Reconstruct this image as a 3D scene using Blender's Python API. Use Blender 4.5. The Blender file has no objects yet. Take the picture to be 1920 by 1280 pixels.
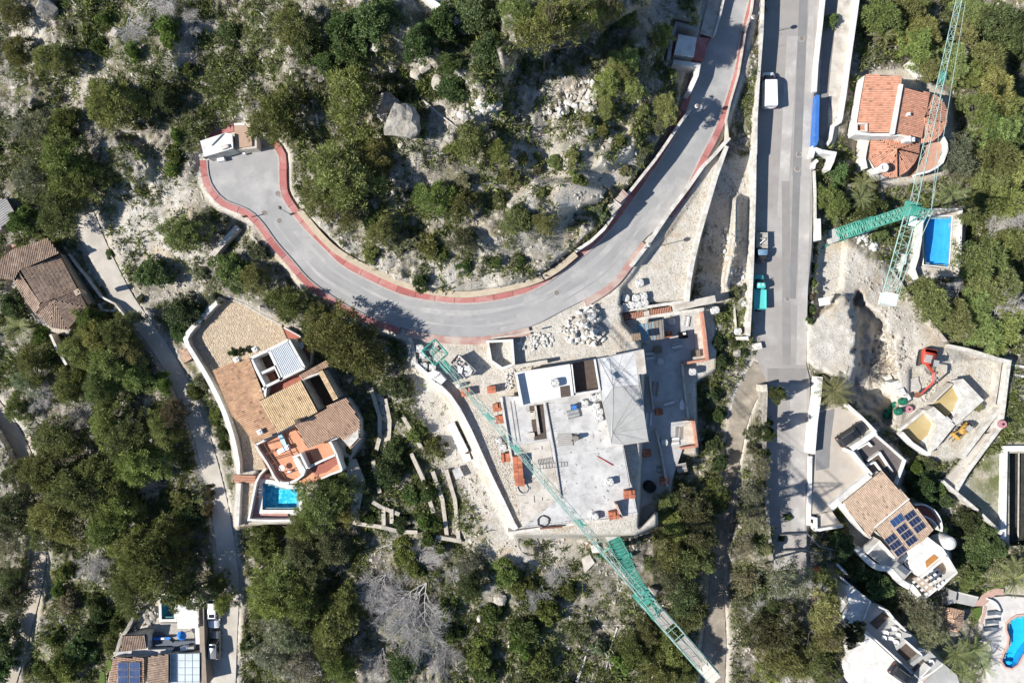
import bpy, math, random
import numpy as np
from mathutils import Vector, Matrix
SC = bpy.context.scene
COL = SC.collection
R = math.radians
HC_ = 102.0            # camera height above the reference level, metres
PPM = 12.5             # photo pixels per metre at the reference level

# ------------------------------------------------------------ camera, sky, sun
cam = bpy.data.cameras.new('camera'); cam_o = bpy.data.objects.new('camera', cam); COL.objects.link(cam_o)
cam_o.location = (0, 0, HC_); cam_o.rotation_euler = (0, 0, 0)
cam.sensor_width = 36.0; cam.lens = 36.0*HC_/(1920/PPM); cam.clip_end = 3000; cam.clip_start = .5
SC.camera = cam_o
SUN_EL, SUN_DIR = R(40), R(13.5)       # shadows fall towards +X, a little +Y
world = bpy.data.worlds.new('World'); SC.world = world; world.use_nodes = True
wn = world.node_tree.nodes; wl = world.node_tree.links
sky = wn.new('ShaderNodeTexSky'); sky.sky_type = 'NISHITA'; sky.sun_disc = False
sky.sun_elevation = SUN_EL; sky.sun_rotation = R(256.5); sky.ozone_density = 4.0; sky.dust_density = .2; sky.altitude = 200
wl.new(sky.outputs[0], wn['Background'].inputs[0]); wn['Background'].inputs[1].default_value = .086
sun = bpy.data.lights.new('sun', 'SUN'); sun.energy = 5.0; sun.angle = R(.53); sun.color = (1, .955, .89)
sun_o = bpy.data.objects.new('sun', sun); COL.objects.link(sun_o)
sd = Vector((math.cos(SUN_DIR)*math.cos(SUN_EL), math.sin(SUN_DIR)*math.cos(SUN_EL), -math.sin(SUN_EL)))
sun_o.rotation_euler = sd.to_track_quat('-Z', 'Y').to_euler(); sun_o.location = (-60, -20, 90)
SC.view_settings.view_transform = 'Standard'; SC.view_settings.look = 'None'
SC.view_settings.exposure = .68; SC.view_settings.gamma = 1.0; SC.view_settings.use_curve_mapping = False
SC.cycles.max_bounces = 6; SC.cycles.transparent_max_bounces = 8
SC.cycles.diffuse_bounces = 3; SC.cycles.glossy_bounces = 2

# ------------------------------------------------------------ helpers
def P(u, v, z=0.0):
    k = (HC_-z)/HC_/PPM
    return Vector(((u-960)*k, (640-v)*k, z))
def UV(x, y, z):
    k = HC_/(HC_-z)*PPM
    return x*k+960, 640-y*k
def F(ox, oy, s=2.976):
    def f(*pts):
        if len(pts) == 1 and isinstance(pts[0], list): pts = pts[0]
        if len(pts) == 2 and not hasattr(pts[0], '__len__'): return (ox+pts[0]/s, oy+pts[1]/s)
        return [(ox+p[0]/s, oy+p[1]/s)+tuple(p[2:]) for p in pts]
    return f
A1, A2, A3, A4 = F(0, 0), F(480, 0), F(960, 0), F(1420, 0)
B1, B2, B3, B4 = F(0, 425), F(480, 425), F(960, 425), F(1420, 425)
C1, C2, C3, C4 = F(0, 850), F(480, 850), F(960, 850), F(1420, 850)
HCF, GF, VF, WV = F(330, 540, 3.765), F(900, 560, 2.844), F(1520, 760, 3.765), F(1560, 1040, 5.333)
DF, NF, GH, SK = F(180, 1080, 6.4), F(1560, 560, 4.267), F(340, 200, 5.817), F(760, 600, 6.4)
VN, TRK, PL, T2 = F(1380, 100, 8.533), F(1380, 420, 7.111), F(430, 780, 5.817), F(1150, 500, 5.82)
CRF, C2F = F(1540, 360, 5.333), F(1080, 980, 4.268)
rng = random.Random(7); nr = np.random.default_rng(11)
WL = {}
def props(o, label=None, cat=None, group=None, kind=None):
    if label: o['label'] = label
    if cat: o['category'] = cat
    if group: o['group'] = group
    if kind: o['kind'] = kind
    return o
def thing(name, label, cat, loc, group=None, rotz=0.0):
    o = bpy.data.objects.new(name, None); COL.objects.link(o); o.empty_display_size = .3
    o.location = loc; o.rotation_euler = (0, 0, rotz); WL[o.name] = Vector(loc)
    return props(o, label, cat, group)
def place(name, mesh, loc, rotz=0.0, scale=1.0, parent=None, color=None, rot=None):
    o = bpy.data.objects.new(name, mesh); COL.objects.link(o)
    o.location = loc; o.rotation_euler = rot if rot else (0, 0, rotz)
    o.scale = scale if hasattr(scale, '__len__') else (scale,)*3
    if parent is not None: o.parent = parent
    if color: o.color = (*color, 1)
    return o
def dup(root, loc, rotz=0.0, label=None, scale=1.0):
    r = root.copy(); COL.objects.link(r); r.location = loc; r.rotation_euler = (0, 0, rotz); r.scale = (scale,)*3
    if label: r['label'] = label
    for ch in list(root.children):
        c = ch.copy(); COL.objects.link(c); c.parent = r
        for g in list(ch.children):
            d = g.copy(); COL.objects.link(d); d.parent = c
    return r
class MB:
    def __init__(s): s.v = []; s.f = []; s.m = []; s.t = []
    def add(s, vs, fs, m=0, tint=1.0):
        b = len(s.v); s.v += [tuple(p) for p in vs]; s.t += [tint]*len(vs)
        for f in fs: s.f.append(tuple(i+b for i in f)); s.m.append(m)
    def poly(s, pts, m=0, tint=1.0): s.add(pts, [tuple(range(len(pts)))], m, tint); return s
    def prism(s, top, zb, m=0, mt=None):
        """vertical prism below the 3d polygon top, down to zb (number or list)"""
        n = len(top)
        if area(top) < 0: top = top[::-1]; zb = zb[::-1] if hasattr(zb, '__len__') else zb
        zb = zb if hasattr(zb, '__len__') else [zb]*n
        bot = [(p[0], p[1], z) for p, z in zip(top, zb)]
        s.add(list(top)+bot, [(i, (i+n), (i+1) % n+n, (i+1) % n) for i in range(n)]+[tuple(range(2*n-1, n-1, -1))], m)
        s.add(list(top), [tuple(range(n))], m if mt is None else mt); return s
    def box(s, c, size, a=0.0, m=0, tint=1.0):
        ca, sa = math.cos(a), math.sin(a); x, y, z = size[0]/2, size[1]/2, size[2]/2
        q = [(-x, -y), (x, -y), (x, y), (-x, y)]
        vs = [(c[0]+px*ca-py*sa, c[1]+px*sa+py*ca, c[2]+dz) for dz in (-z, z) for px, py in q]
        s.add(vs, [(3, 2, 1, 0), (4, 5, 6, 7), (0, 1, 5, 4), (1, 2, 6, 5), (2, 3, 7, 6), (3, 0, 4, 7)], m, tint); return s
    def tube(s, p, q, r, n=6, r2=None, m=0, cap=True, tint=1.0):
        p, q = Vector(p), Vector(q); d = q-p
        if d.length < 1e-6: return s
        d.normalize(); a = d.orthogonal().normalized(); b = d.cross(a); r2 = r if r2 is None else r2
        vs = []
        for c, rr in ((p, r), (q, r2)):
            for k in range(n):
                t = 2*math.pi*(k+.5)/n; vs.append(c+a*math.cos(t)*rr+b*math.sin(t)*rr)
        fs = [(k, (k+1) % n, (k+1) % n+n, k+n) for k in range(n)]
        if cap: fs += [tuple(range(n-1, -1, -1)), tuple(range(n, 2*n))]
        s.add(vs, fs, m, tint); return s
    def lathe(s, c, prof, n=12, m=0):
        vs = []; fs = []
        for r, z in prof:
            for k in range(n):
                t = 2*math.pi*k/n; vs.append((c[0]+r*math.cos(t), c[1]+r*math.sin(t), c[2]+z))
        for j in range(len(prof)-1):
            for k in range(n): fs.append((j*n+k, j*n+(k+1) % n, (j+1)*n+(k+1) % n, (j+1)*n+k))
        fs += [tuple(range(n-1, -1, -1)), tuple(range((len(prof)-1)*n, len(prof)*n))]
        s.add(vs, fs, m); return s
    def stack(s, rings, m=0, caps=True):
        n = len(rings[0]); vs = [p for r in rings for p in r]; fs = []
        for j in range(len(rings)-1):
            for k in range(n): fs.append((j*n+k, j*n+(k+1) % n, (j+1)*n+(k+1) % n, (j+1)*n+k))
        if caps: fs += [tuple(range(n-1, -1, -1)), tuple(range((len(rings)-1)*n, len(rings)*n))]
        s.add(vs, fs, m); return s
    def mesh(s, name, mats, off=(0, 0, 0), smooth=False):
        me = bpy.data.meshes.new(name); o = Vector(off)
        me.from_pydata([tuple(Vector(p)-o) for p in s.v], [], s.f)
        for mt in (mats if isinstance(mats, (list, tuple)) else [mats]): me.materials.append(mt)
        me.polygons.foreach_set('material_index', s.m)
        if any(t != 1.0 for t in s.t):
            at = me.attributes.new('tint', 'FLOAT', 'POINT'); at.data.foreach_set('value', s.t)
        if smooth: me.polygons.foreach_set('use_smooth', [True]*len(s.f))
        me.update(); return me
    def build(s, name, mats, parent=None, label=None, cat=None, group=None, kind=None, smooth=False):
        a = np.array(s.v); c = Vector(((a[:, 0].min()+a[:, 0].max())/2, (a[:, 1].min()+a[:, 1].max())/2, a[:, 2].min()))
        me = s.mesh(name, mats, c, smooth); o = bpy.data.objects.new(name, me); COL.objects.link(o)
        WL[o.name] = c
        if parent is not None: o.parent = parent; o.location = c-WL[parent.name]
        else: o.location = c
        return props(o, label, cat, group, kind)
def area(p):
    return sum(p[i-1][0]*p[i][1]-p[i][0]*p[i-1][1] for i in range(len(p)))/2
def px3(pts, z): return [P(p[0], p[1], z if len(p) < 3 else p[2]) for p in pts]
def resample(pts, n):
    a = np.array(pts, float); d = np.r_[0, np.cumsum(np.hypot(*(np.diff(a[:, :2], axis=0).T)))]
    t = np.linspace(0, d[-1], n); return np.stack([np.interp(t, d, a[:, k]) for k in range(a.shape[1])], 1)
def smoothline(pts, n, it=3):
    a = np.array(pts, float)
    for _ in range(it):
        q = a[:-1]*.75+a[1:]*.25; r = a[:-1]*.25+a[1:]*.75
        b = np.empty((2*len(q), a.shape[1])); b[0::2] = q; b[1::2] = r
        a = np.vstack([a[:1], b, a[-1:]])
    return resample(a, n)
def offset(line, d):
    """offset an open polyline (world or px xy) to its left by d"""
    a = np.array(line, float)[:, :2]; t = np.gradient(a, axis=0); L = np.hypot(t[:, 0], t[:, 1])[:, None]; t /= np.maximum(L, 1e-9)
    return a+np.stack([-t[:, 1], t[:, 0]], 1)*np.reshape(d, (-1, 1))
def wall(name, label, pts, th, h, mat, z=None, cat='wall', parent=None, cap=None, group=None, closed=False):
    """pts: photo px of the top's centre line (u,v[,ztop]); th thickness, h height, metres"""
    w = [P(p[0], p[1], p[2] if len(p) > 2 else z) for p in pts]
    if closed: w = w+[w[0]]
    n = len(w); L = []; Rr = []
    for i in range(n):
        a = w[i-1] if i else (w[-2] if closed else w[0]); b = w[i+1] if i < n-1 else (w[1] if closed else w[-1])
        d1 = (w[i]-a) if (w[i]-a).length > 1e-6 else b-w[i]; d2 = (b-w[i]) if (b-w[i]).length > 1e-6 else w[i]-a
        d1 = Vector((d1.x, d1.y, 0)).normalized(); d2 = Vector((d2.x, d2.y, 0)).normalized()
        t = (d1+d2); t = t.normalized() if t.length > 1e-3 else d1
        nn = Vector((-t.y, t.x, 0)); sc = th/2/max(.5, abs(nn.dot(Vector((-d1.y, d1.x, 0)))))
        L.append(w[i]+nn*sc); Rr.append(w[i]-nn*sc)
    m = MB(); hh = h if hasattr(h, '__len__') else [h]*n
    rings = [[Rr[i]-Vector((0, 0, hh[i])), L[i]-Vector((0, 0, hh[i])), L[i], Rr[i]] for i in range(n)]
    m.stack(rings)
    o = m.build(name, mat, parent, label if parent is None else None, cat if parent is None else None, group)
    if cap:
        m2 = MB(); m2.stack([[Rr[i]+(Rr[i]-L[i])*.08+Vector((0, 0, .002)), L[i]+(L[i]-Rr[i])*.08+Vector((0, 0, .002)), L[i]+(L[i]-Rr[i])*.08+Vector((0, 0, .08)), Rr[i]+(Rr[i]-L[i])*.08+Vector((0, 0, .08))] for i in range(n)])
        m2.build('coping', cap, o)
    return o

# ------------------------------------------------------------ materials
def S(r, g, b):
    f = lambda c: (c/255/12.92) if c/255 < .04045 else ((c/255+.055)/1.055)**2.4
    return (f(r), f(g), f(b))
def M(name, c1, c2=None, sc=1.5, rough=.85, bump=0.0, bsc=8, metal=0.0, c3=None, s3=.3, tint=False, spec=.25, lo=.38, hi=.62, obj=False, det=6, dist=.15):
    m = bpy.data.materials.new(name); m.use_nodes = True; nt = m.node_tree; N = nt.nodes; L = nt.links
    b = N['Principled BSDF']; b.inputs['Roughness'].default_value = rough; b.inputs['Metallic'].default_value = metal
    b.inputs['Specular IOR Level'].default_value = spec
    pos = N.new('ShaderNodeTexCoord').outputs['Object'] if obj else N.new('ShaderNodeNewGeometry').outputs['Position']
    def noise(s, d=6):
        n = N.new('ShaderNodeTexNoise'); n.inputs['Scale'].default_value = s; n.inputs['Detail'].default_value = d
        n.inputs['Roughness'].default_value = .62; L.new(pos, n.inputs['Vector']); return n.outputs['Fac']
    def mix(fac, a, c, t='MIX'):
        x = N.new('ShaderNodeMix'); x.data_type = 'RGBA'; x.blend_type = t
        for i, q in ((0, fac), (6, a), (7, c)):
            if hasattr(q, 'default_value') or hasattr(q, 'is_linked'): L.new(q, x.inputs[i])
            elif isinstance(q, tuple): x.inputs[i].default_value = (*q, 1)
            else: x.inputs[i].default_value = q
        return x.outputs[2]
    def ramp(f, lo, hi):
        r = N.new('ShaderNodeMapRange'); r.inputs[1].default_value = lo; r.inputs[2].default_value = hi; L.new(f, r.inputs[0]); return r.outputs[0]
    col = c1
    if c2: col = mix(ramp(noise(sc, det), lo, hi), c1, c2)
    if c3: col = mix(ramp(noise(s3, 5), .5, .72), col, c3)
    if tint:
        a = N.new('ShaderNodeAttribute'); a.attribute_name = 'tint'
        cc = N.new('ShaderNodeCombineColor')
        for i in range(3): L.new(a.outputs['Fac'], cc.inputs[i])
        col = mix(1.0, col, cc.outputs[0], 'MULTIPLY')
    if isinstance(col, tuple): b.inputs['Base Color'].default_value = (*col, 1)
    else: L.new(col, b.inputs['Base Color'])
    if bump:
        bp = N.new('ShaderNodeBump'); bp.inputs['Strength'].default_value = bump; bp.inputs['Distance'].default_value = dist
        L.new(noise(bsc, 7), bp.inputs['Height']); L.new(bp.outputs[0], b.inputs['Normal'])
    return m
def leafmat(name, transl=.32):
    m = bpy.data.materials.new(name); m.use_nodes = True; nt = m.node_tree; N = nt.nodes; L = nt.links
    b = N['Principled BSDF']; out = N['Material Output']; b.inputs['Roughness'].default_value = .55; b.inputs['Specular IOR Level'].default_value = .3
    oi = N.new('ShaderNodeObjectInfo'); at = N.new('ShaderNodeAttribute'); at.attribute_name = 'tint'
    vm = N.new('ShaderNodeVectorMath'); vm.operation = 'SCALE'; L.new(oi.outputs['Color'], vm.inputs[0]); L.new(at.outputs['Fac'], vm.inputs['Scale'])
    L.new(vm.outputs[0], b.inputs['Base Color'])
    tr = N.new('ShaderNodeBsdfTranslucent'); L.new(vm.outputs[0], tr.inputs[0])
    mx = N.new('ShaderNodeMixShader'); mx.inputs[0].default_value = transl
    L.new(b.outputs[0], mx.inputs[1]); L.new(tr.outputs[0], mx.inputs[2]); L.new(mx.outputs[0], out.inputs[0]); return m
def watermat(name, col):
    m = bpy.data.materials.new(name); m.use_nodes = True; nt = m.node_tree; N = nt.nodes; L = nt.links; N.remove(N['Principled BSDF'])
    t = N.new('ShaderNodeBsdfTransparent'); t.inputs[0].default_value = (*col, 1); g = N.new('ShaderNodeBsdfGlossy'); g.inputs['Roughness'].default_value = .04
    lw = N.new('ShaderNodeLayerWeight'); fr = N.new('ShaderNodeMapRange'); fr.inputs[1].default_value = .3; fr.inputs[3].default_value = .03; fr.inputs[4].default_value = .3; L.new(lw.outputs['Facing'], fr.inputs[0]); n = N.new('ShaderNodeTexNoise'); n.inputs['Scale'].default_value = 2.5
    ge = N.new('ShaderNodeNewGeometry'); L.new(ge.outputs['Position'], n.inputs['Vector'])
    bp = N.new('ShaderNodeBump'); bp.inputs['Strength'].default_value = .25; L.new(n.outputs[0], bp.inputs['Height'])
    L.new(bp.outputs[0], g.inputs['Normal']); pass
    mx = N.new('ShaderNodeMixShader'); L.new(fr.outputs[0], mx.inputs[0]); L.new(t.outputs[0], mx.inputs[1]); L.new(g.outputs[0], mx.inputs[2])
    L.new(mx.outputs[0], N['Material Output'].inputs[0]); return m
WHITE = M('white_render', (.68, .67, .64), (.57, .555, .52), .9, .8, .15, 14, c3=(.47, .445, .40), s3=.6)
WALLW = M('weathered_white_wall', (.62, .60, .55), (.46, .43, .38), 1.5, .85, .3, 10, c3=(.34, .305, .255), s3=.7)
CONC = M('bare_concrete', (.53, .52, .50), (.39, .38, .365), .45, .85, .25, 9, c3=(.31, .305, .295), s3=.8, lo=.34, hi=.66)
CONC2 = M('pale_concrete', (.54, .50, .44), (.43, .39, .33), 1.0, .9, .3, 9, c3=(.34, .30, .25), s3=.5)
CONC_D = M('grey_mortar_screed', (.37, .365, .345), (.30, .295, .28), .7, .9, .3, 7, c3=(.46, .455, .44), s3=.35)
ASPH = M('pale_asphalt', (.33, .325, .315), (.265, .26, .255), .4, .92, .2, 25, c3=(.42, .405, .385), s3=.22, lo=.3, hi=.7, det=9)
ASPH2 = M('road_asphalt', (.315, .293, .27), (.258, .24, .222), .4, .92, .2, 25, c3=(.37, .35, .33), s3=.22, lo=.3, hi=.7, det=9)
ASPHP = M('patched_asphalt', (.215, .21, .205), (.19, .185, .18), .6, .92, .2, 25)
ASPHL = M('pale_road_strip', (.37, .35, .325), (.32, .30, .28), .8, .92, .2, 25, c3=(.50, .475, .44), s3=.4)
REDP = M('red_pavement', (.40, .15, .14), (.33, .125, .115), .7, .85, .15, 20, c3=(.43, .24, .215), s3=.5)
REDD = M('dusty_red_pavement', (.36, .20, .175), (.45, .37, .31), .45, .9, .15, 20)
KERB = M('kerb_stone', (.45, .40, .36), (.36, .32, .29), 2, .9, .2, 10)
TRACK = M('dirt_track', (.42, .37, .30), (.34, .30, .24), .6, .95, .5, 6, c3=(.48, .43, .36), s3=.3)
TRACKC = M('concrete_lane', (.48, .44, .385), (.39, .355, .305), .5, .95, .3, 8, c3=(.54, .50, .44), s3=.2)
COBB = M('cobbles', (.56, .46, .34), (.46, .37, .26), 2.2, .9, .2, 20, tint=True)
JOINT = M('cobble_joint', (.44, .355, .26), (.37, .295, .21), 3, .95, .3, 20)
STONE = M('limestone', (.48, .445, .39), (.37, .335, .28), 1.5, .92, .7, 5, c3=(.28, .25, .20), s3=1.2)
STONEG = M('grey_limestone', (.35, .325, .28), (.22, .20, .17), 1.2, .92, 1.0, 3, c3=(.42, .40, .35), s3=.8)
RUBBLE = M('white_rubble', (.62, .61, .58), (.48, .47, .44), 2.5, .92, .5, 8)
DARKROCK = M('dark_gravel', (.24, .21, .185), (.17, .15, .13), 2.5, .95, .5, 8)
T_OR = M('orange_roof_tile', (.56, .285, .19), (.48, .235, .155), 1.6, .85, .2, 15, c3=(.38, .22, .155), s3=1.1, tint=True)
T_BR = M('brown_roof_tile', (.44, .27, .165), (.33, .20, .125), 1.0, .88, .2, 15, c3=(.52, .33, .20), s3=.35, tint=True)
T_YE = M('straw_roof_tile', (.62, .46, .275), (.53, .385, .225), 1.2, .88, .2, 15, tint=True)
T_PK = M('pinkish_roof_tile', (.48, .32, .225), (.41, .27, .19), 1.4, .88, .2, 15, tint=True)
T_GB = M('weathered_brown_tile', (.31, .22, .16), (.225, .165, .13), 1.1, .9, .2, 15, c3=(.40, .30, .225), s3=.5, tint=True)
T_TAN = M('tan_roof_tile', (.50, .37, .27), (.43, .32, .235), 1.4, .88, .2, 15, tint=True)
TERRA = M('terracotta_floor', (.58, .27, .155), (.52, .24, .14), 2, .8, .15, 20, c3=(.62, .33, .21), s3=.6)
TERRAR = M('red_terrace_floor', (.33, .12, .085), (.28, .10, .07), 2, .8, .15, 20)
BRICK = M('orange_brick', (.43, .155, .085), (.34, .12, .07), 3, .85, .3, 12, tint=True)
DARKF = M('dark_floor_shade', (.10, .075, .06), (.07, .055, .045), 2, .9, .2, 10)  # dark floor tone; also stands in for shade in courts and openings
STEELT = M('teal_crane_paint', (.04, .24, .175), (.075, .34, .265), .8, .6, spec=.3, c3=(.16, .25, .20), s3=1.6)
STEELP = M('faded_green_paint', (.30, .43, .385), (.20, .33, .29), .8, .65, spec=.3, c3=(.30, .30, .27), s3=1.4)
STEELG = M('grey_steel', (.34, .35, .35), (.27, .28, .28), 2, .5, metal=.5)
BOARD = M('grey_boards', (.40, .37, .33), (.31, .285, .25), 2.5, .85, .2, 10)
WOOD = M('weathered_timber', (.30, .23, .16), (.22, .165, .115), 4, .85, .3, 12)
DEADW = M('dead_grey_wood', (.50, .475, .45), (.37, .35, .33), 4, .9, .3, 20)
BARK = M('pine_bark', (.155, .12, .095), (.10, .078, .06), 5, .95, .5, 14)
BLACK = M('black_rubber', (.018, .018, .018), None, rough=.7)
DGLASS = M('dark_glass', (.015, .018, .022), None, rough=.06, spec=.6)
SOLAR = M('solar_cell', (.018, .025, .058), (.024, .034, .075), 3, .12, spec=.6)
ALU = M('aluminium_frame', (.62, .63, .64), None, rough=.4, metal=.6)
CARW = M('white_car_paint', (.76, .76, .76), None, rough=.22, spec=.6)
CARK = M('black_car_paint', (.028, .028, .03), None, rough=.25, spec=.5)
CARG = M('grey_car_paint', (.30, .29, .275), None, rough=.3, metal=.5, spec=.6)
CART = M('turquoise_truck_paint', (.09, .45, .42), (.10, .49, .46), 2, .4, spec=.5)
RED = M('red_machine_paint', (.50, .055, .035), (.42, .05, .03), 2, .45, spec=.5)
YEL = M('yellow_machine_paint', (.46, .28, .06), (.36, .21, .05), 2, .5, spec=.5)
TARP = M('blue_cover', (.04, .13, .40), (.05, .16, .44), 1.5, .5)
BLUE = M('blue_plastic', (.03, .20, .62), None, rough=.4)
PWHITE = M('white_plastic', (.78, .78, .77), (.70, .70, .69), 2, .5)
BAGW = M('white_bag_fabric', (.68, .68, .67), (.55, .55, .55), 3, .8, .4, 6)
GREENN = M('green_bag_fabric', (.02, .17, .10), (.015, .11, .07), 3, .7, .3, 8)
RUST = M('rusty_steel', (.23, .10, .06), (.16, .075, .05), 3, .8)
SAND = M('ochre_sand', (.46, .36, .20), (.40, .31, .17), 1.2, .95, .3, 8)
SANDF = M('ochre_room_floor', (.40, .31, .15), (.33, .255, .12), .8, .9, .2, 8, c3=(.46, .38, .22), s3=.4)
POOLB = M('blue_pool_tile', (.045, .34, .62), (.06, .42, .70), 3, .3)
POOLC = M('cyan_tile_caustics', (.03, .46, .62), (.22, .78, .82), 2.3, .3, lo=.45, hi=.62, det=2)  # pale blotches put rippling light into the tile colour
POOLD = M('teal_pool_tile', (.04, .30, .38), (.08, .42, .48), 2.3, .3, det=2)
DKWALL = M('dark_stone_slab', (.10, .12, .15), (.075, .09, .115), 1.5, .6, .1, 8)
LAWN = M('lawn_grass', (.10, .15, .03), (.075, .11, .025), 3, .95, .6, 25, c3=(.20, .19, .07), s3=.5)
LEAF = leafmat('foliage'); WATER = watermat('pool_water', (.72, .93, .97)); WATERD = watermat('deep_water', (.5, .8, .85))
# ------------------------------------------------------------ road centre data (photo pixels)
IN_ = [(1366,-40),(1360,0),(1338,65),(1318,115),(1302,170),(1286,220),(1262,265),(1235,310),(1205,352),(1172,398),(1140,440),(1105,473),(1061,506),(1030,530),(994,549),(960,559),(920,567),(876,571),(833,569),(790,563),(749,554),(695,529),(641,502),(604,465),(564,425),(541,394),(523,365),(521,331),(522,296),(517,284),(505,275)]
OUT = [(1410,-40),(1403,0),(1390,50),(1377,128),(1363,175),(1340,242),(1316,286),(1283,356),(1252,397),(1235,427),(1209,445),(1175,492),(1148,529),(1101,559),(1047,586),(1004,610),(960,622),(910,631),(865,632),(826,629),(782,623),(715,600),(668,583),(614,549),(577,522),(551,489),(517,452),(495,418),(471,394),(447,384),(421,375),(407,360),(395,343),(390,320),(389,300)]
NR = 110
rin, rout = smoothline(IN_, NR, 2), smoothline(OUT, NR, 2)
rz = np.interp(np.linspace(0, 1, NR), [0, .12, .3, .5, .65, .8, .9, 1], [5.0, 5.2, 5.8, 6.7, 7.1, 7.8, 8.3, 8.5])
rc = (rin+rout)/2
ML = [(1442,-60),(1432,10),(1424,140),(1417,289),(1414,430),(1412,553),(1410,640),(1424,690),(1440,717),(1437,855),(1443,984),(1450,1060),(1452,1100)]
MRr = [(1552,-60),(1543,0),(1531,100),(1526,175),(1521,235),(1521,302),(1524,380),(1522,459),(1513,559),(1511,613),(1511,680),(1519,714),(1516,850),(1515,917),(1512,998),(1512,1060),(1514,1100)]
NM = 70
def byv(pts, vs):
    a = np.array(pts, float); return np.stack([np.interp(vs, a[:, 1], a[:, 0]), vs], 1)
mvs = np.linspace(-58, 1085, NM)
mL, mR = byv(ML, mvs), byv(MRr, mvs); mz = np.interp(mvs, [-60, 300, 640, 1100], [2.6, 1.5, .2, -1.6])
LT = smoothline([(158,405,5.5),(185,470,5.2),(232,560,4.6),(262,600,4.1),(300,650,3.4),(330,700,2.8),(358,760,2.2),(385,840,1.6),(408,930,1.0),(420,1000,.5),(428,1060,0),(430,1100,-.2),(424,1180,-.7),(418,1300,-1.4)], 60)
LTW = np.interp(np.linspace(0, 1, 60), [0, .15, .25, .45, .6, .75, .82, 1], [19, 17, 15, 15, 16, 18, 20, 23])
FP = smoothline([(-20,750,-.5),(20,800,-1),(50,860,-1.6),(66,930,-2.2),(76,1020,-3),(68,1090,-3.4),(50,1160,-3.8),(28,1240,-4.2),(10,1300,-4.5)], 40); FPW = np.full(40, 16.0)
DT = smoothline([(1432,690,-.3),(1400,735,-.6),(1383,790,-1),(1374,860,-1.6),(1362,930,-2.2),(1350,1010,-2.8),(1345,1080,-3.2),(1341,1180,-3.8),(1336,1300,-4.5)], 40); DTW = np.interp(np.linspace(0, 1, 40), [0, .1, .3, .5, .7, .85, 1], [26, 22, 15, 13, 15, 24, 24])
# ------------------------------------------------------------ terrain height field, on photo coordinates
CP = np.array([(450,150,12),(300,100,13),(120,60,11),(20,150,8),(150,250,8),(60,330,6),(230,330,8),(300,380,6.5),(250,440,5.8),(180,400,5.5),(330,300,9),(380,230,9.5),(360,420,7.2),(420,470,6.8),(120,480,4.6),(60,560,3.5),(100,680,2.5),(20,700,0),(210,700,2.6),(320,560,4.6),(345,640,4.3),
 (600,100,17),(700,60,18),(820,40,18),(760,230,14.5),(640,200,14),(640,330,11.5),(560,300,10),(570,380,9.6),(640,450,9.3),(720,490,9),(800,510,9),(900,520,8.8),(1000,500,8.6),(1080,440,8.6),(720,380,11.5),(850,330,13),(840,430,10.5),(950,300,13.5),(950,420,11),(1010,380,11.8),(1060,300,12),(1100,240,12.2),(1180,260,10.2),(1150,380,9),(1220,320,8.8),(1240,250,9),(1200,180,11),(1260,130,8.8),(1250,40,9.5),(1180,90,13),(1060,120,13),(980,150,13),(900,100,18),(1000,30,18.5),(1100,20,17),(860,200,16),
 (480,520,6.8),(560,560,6.6),(640,620,6.2),(720,660,5.8),(760,720,5),(800,800,4.5),(700,760,4.2),(740,900,3),(690,920,3),(850,880,3.8),(900,960,3.6),(950,1040,2.6),(850,1050,1.6),(700,1050,.8),(560,1050,.4),(520,1180,-.2),(700,1200,-1),(900,1200,-.8),(1050,1100,1),(1100,1050,2.2),(1150,1020,2.4),(1200,1090,.8),(1120,1220,-1.8),(1240,1180,-2.2),(1280,1060,-.6),(1280,960,.6),(1340,900,-.2),(1345,800,-1.4),(1352,680,-.6),(1320,900,-1.0),(1285,900,-.3),(1330,760,-1.2),(1400,900,1.2),(1410,800,1.4),(1415,1000,.6),(1400,1120,-2.2),(1480,1180,-3),(1560,1200,-3.5),(1400,1250,-4),
 (240,900,1),(150,900,.2),(120,1000,-1),(250,1050,.2),(350,1000,.8),(380,900,1.4),(100,1150,-2.4),(180,1230,-2),(20,1000,-3),(20,1250,-5),(480,1240,-1),(460,1120,-.2),
 (1397,320,1.8),(1376,420,1.5),(1345,420,1.2),(1325,520,.8),(1399,480,1.5),(1399,400,1.6),(1397,570,1.4),(1372,480,1.3),(1340,340,2.2),(1370,600,.2),(1397,200,3.2),(1412,60,4.2),
 (1545,480,-1.8),(1530,560,-.6),(1560,420,-1.4),(1570,100,-1),(1620,60,-3.2),(1700,60,-5),(1850,80,-7),(1800,240,-5),(1900,300,-7),(1650,360,-3.6),(1720,470,-4),(1850,440,-6.5),(1890,600,-6.5),(1760,560,-4.2),(1840,660,-5.5),(1700,560,-3),(1740,640,-3),(1620,480,-1.6),(1660,600,-2.6),(1780,700,-3.2),(1860,720,-3.6),(1860,860,-6),(1900,940,-6.5),(1760,900,-5),(1720,850,-4.2),(1850,1050,-6.5),(1760,1040,-6),(1600,1080,-4),(1700,1150,-6),(1880,1150,-7.5),(1820,1230,-7.5),(1560,1010,-3)], float)
def vnoise(U, V, cell, seed):
    g = np.random.default_rng(seed).random((256, 256)); x, y = U/cell, V/cell
    xi, yi = np.floor(x).astype(int), np.floor(y).astype(int); fx, fy = x-xi, y-yi
    fx = fx*fx*(3-2*fx); fy = fy*fy*(3-2*fy)
    a = g[yi % 256, xi % 256]; b = g[yi % 256, (xi+1) % 256]; c = g[(yi+1) % 256, xi % 256]; d = g[(yi+1) % 256, (xi+1) % 256]
    return (a*(1-fx)+b*fx)*(1-fy)+(c*(1-fx)+d*fx)*fy
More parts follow.
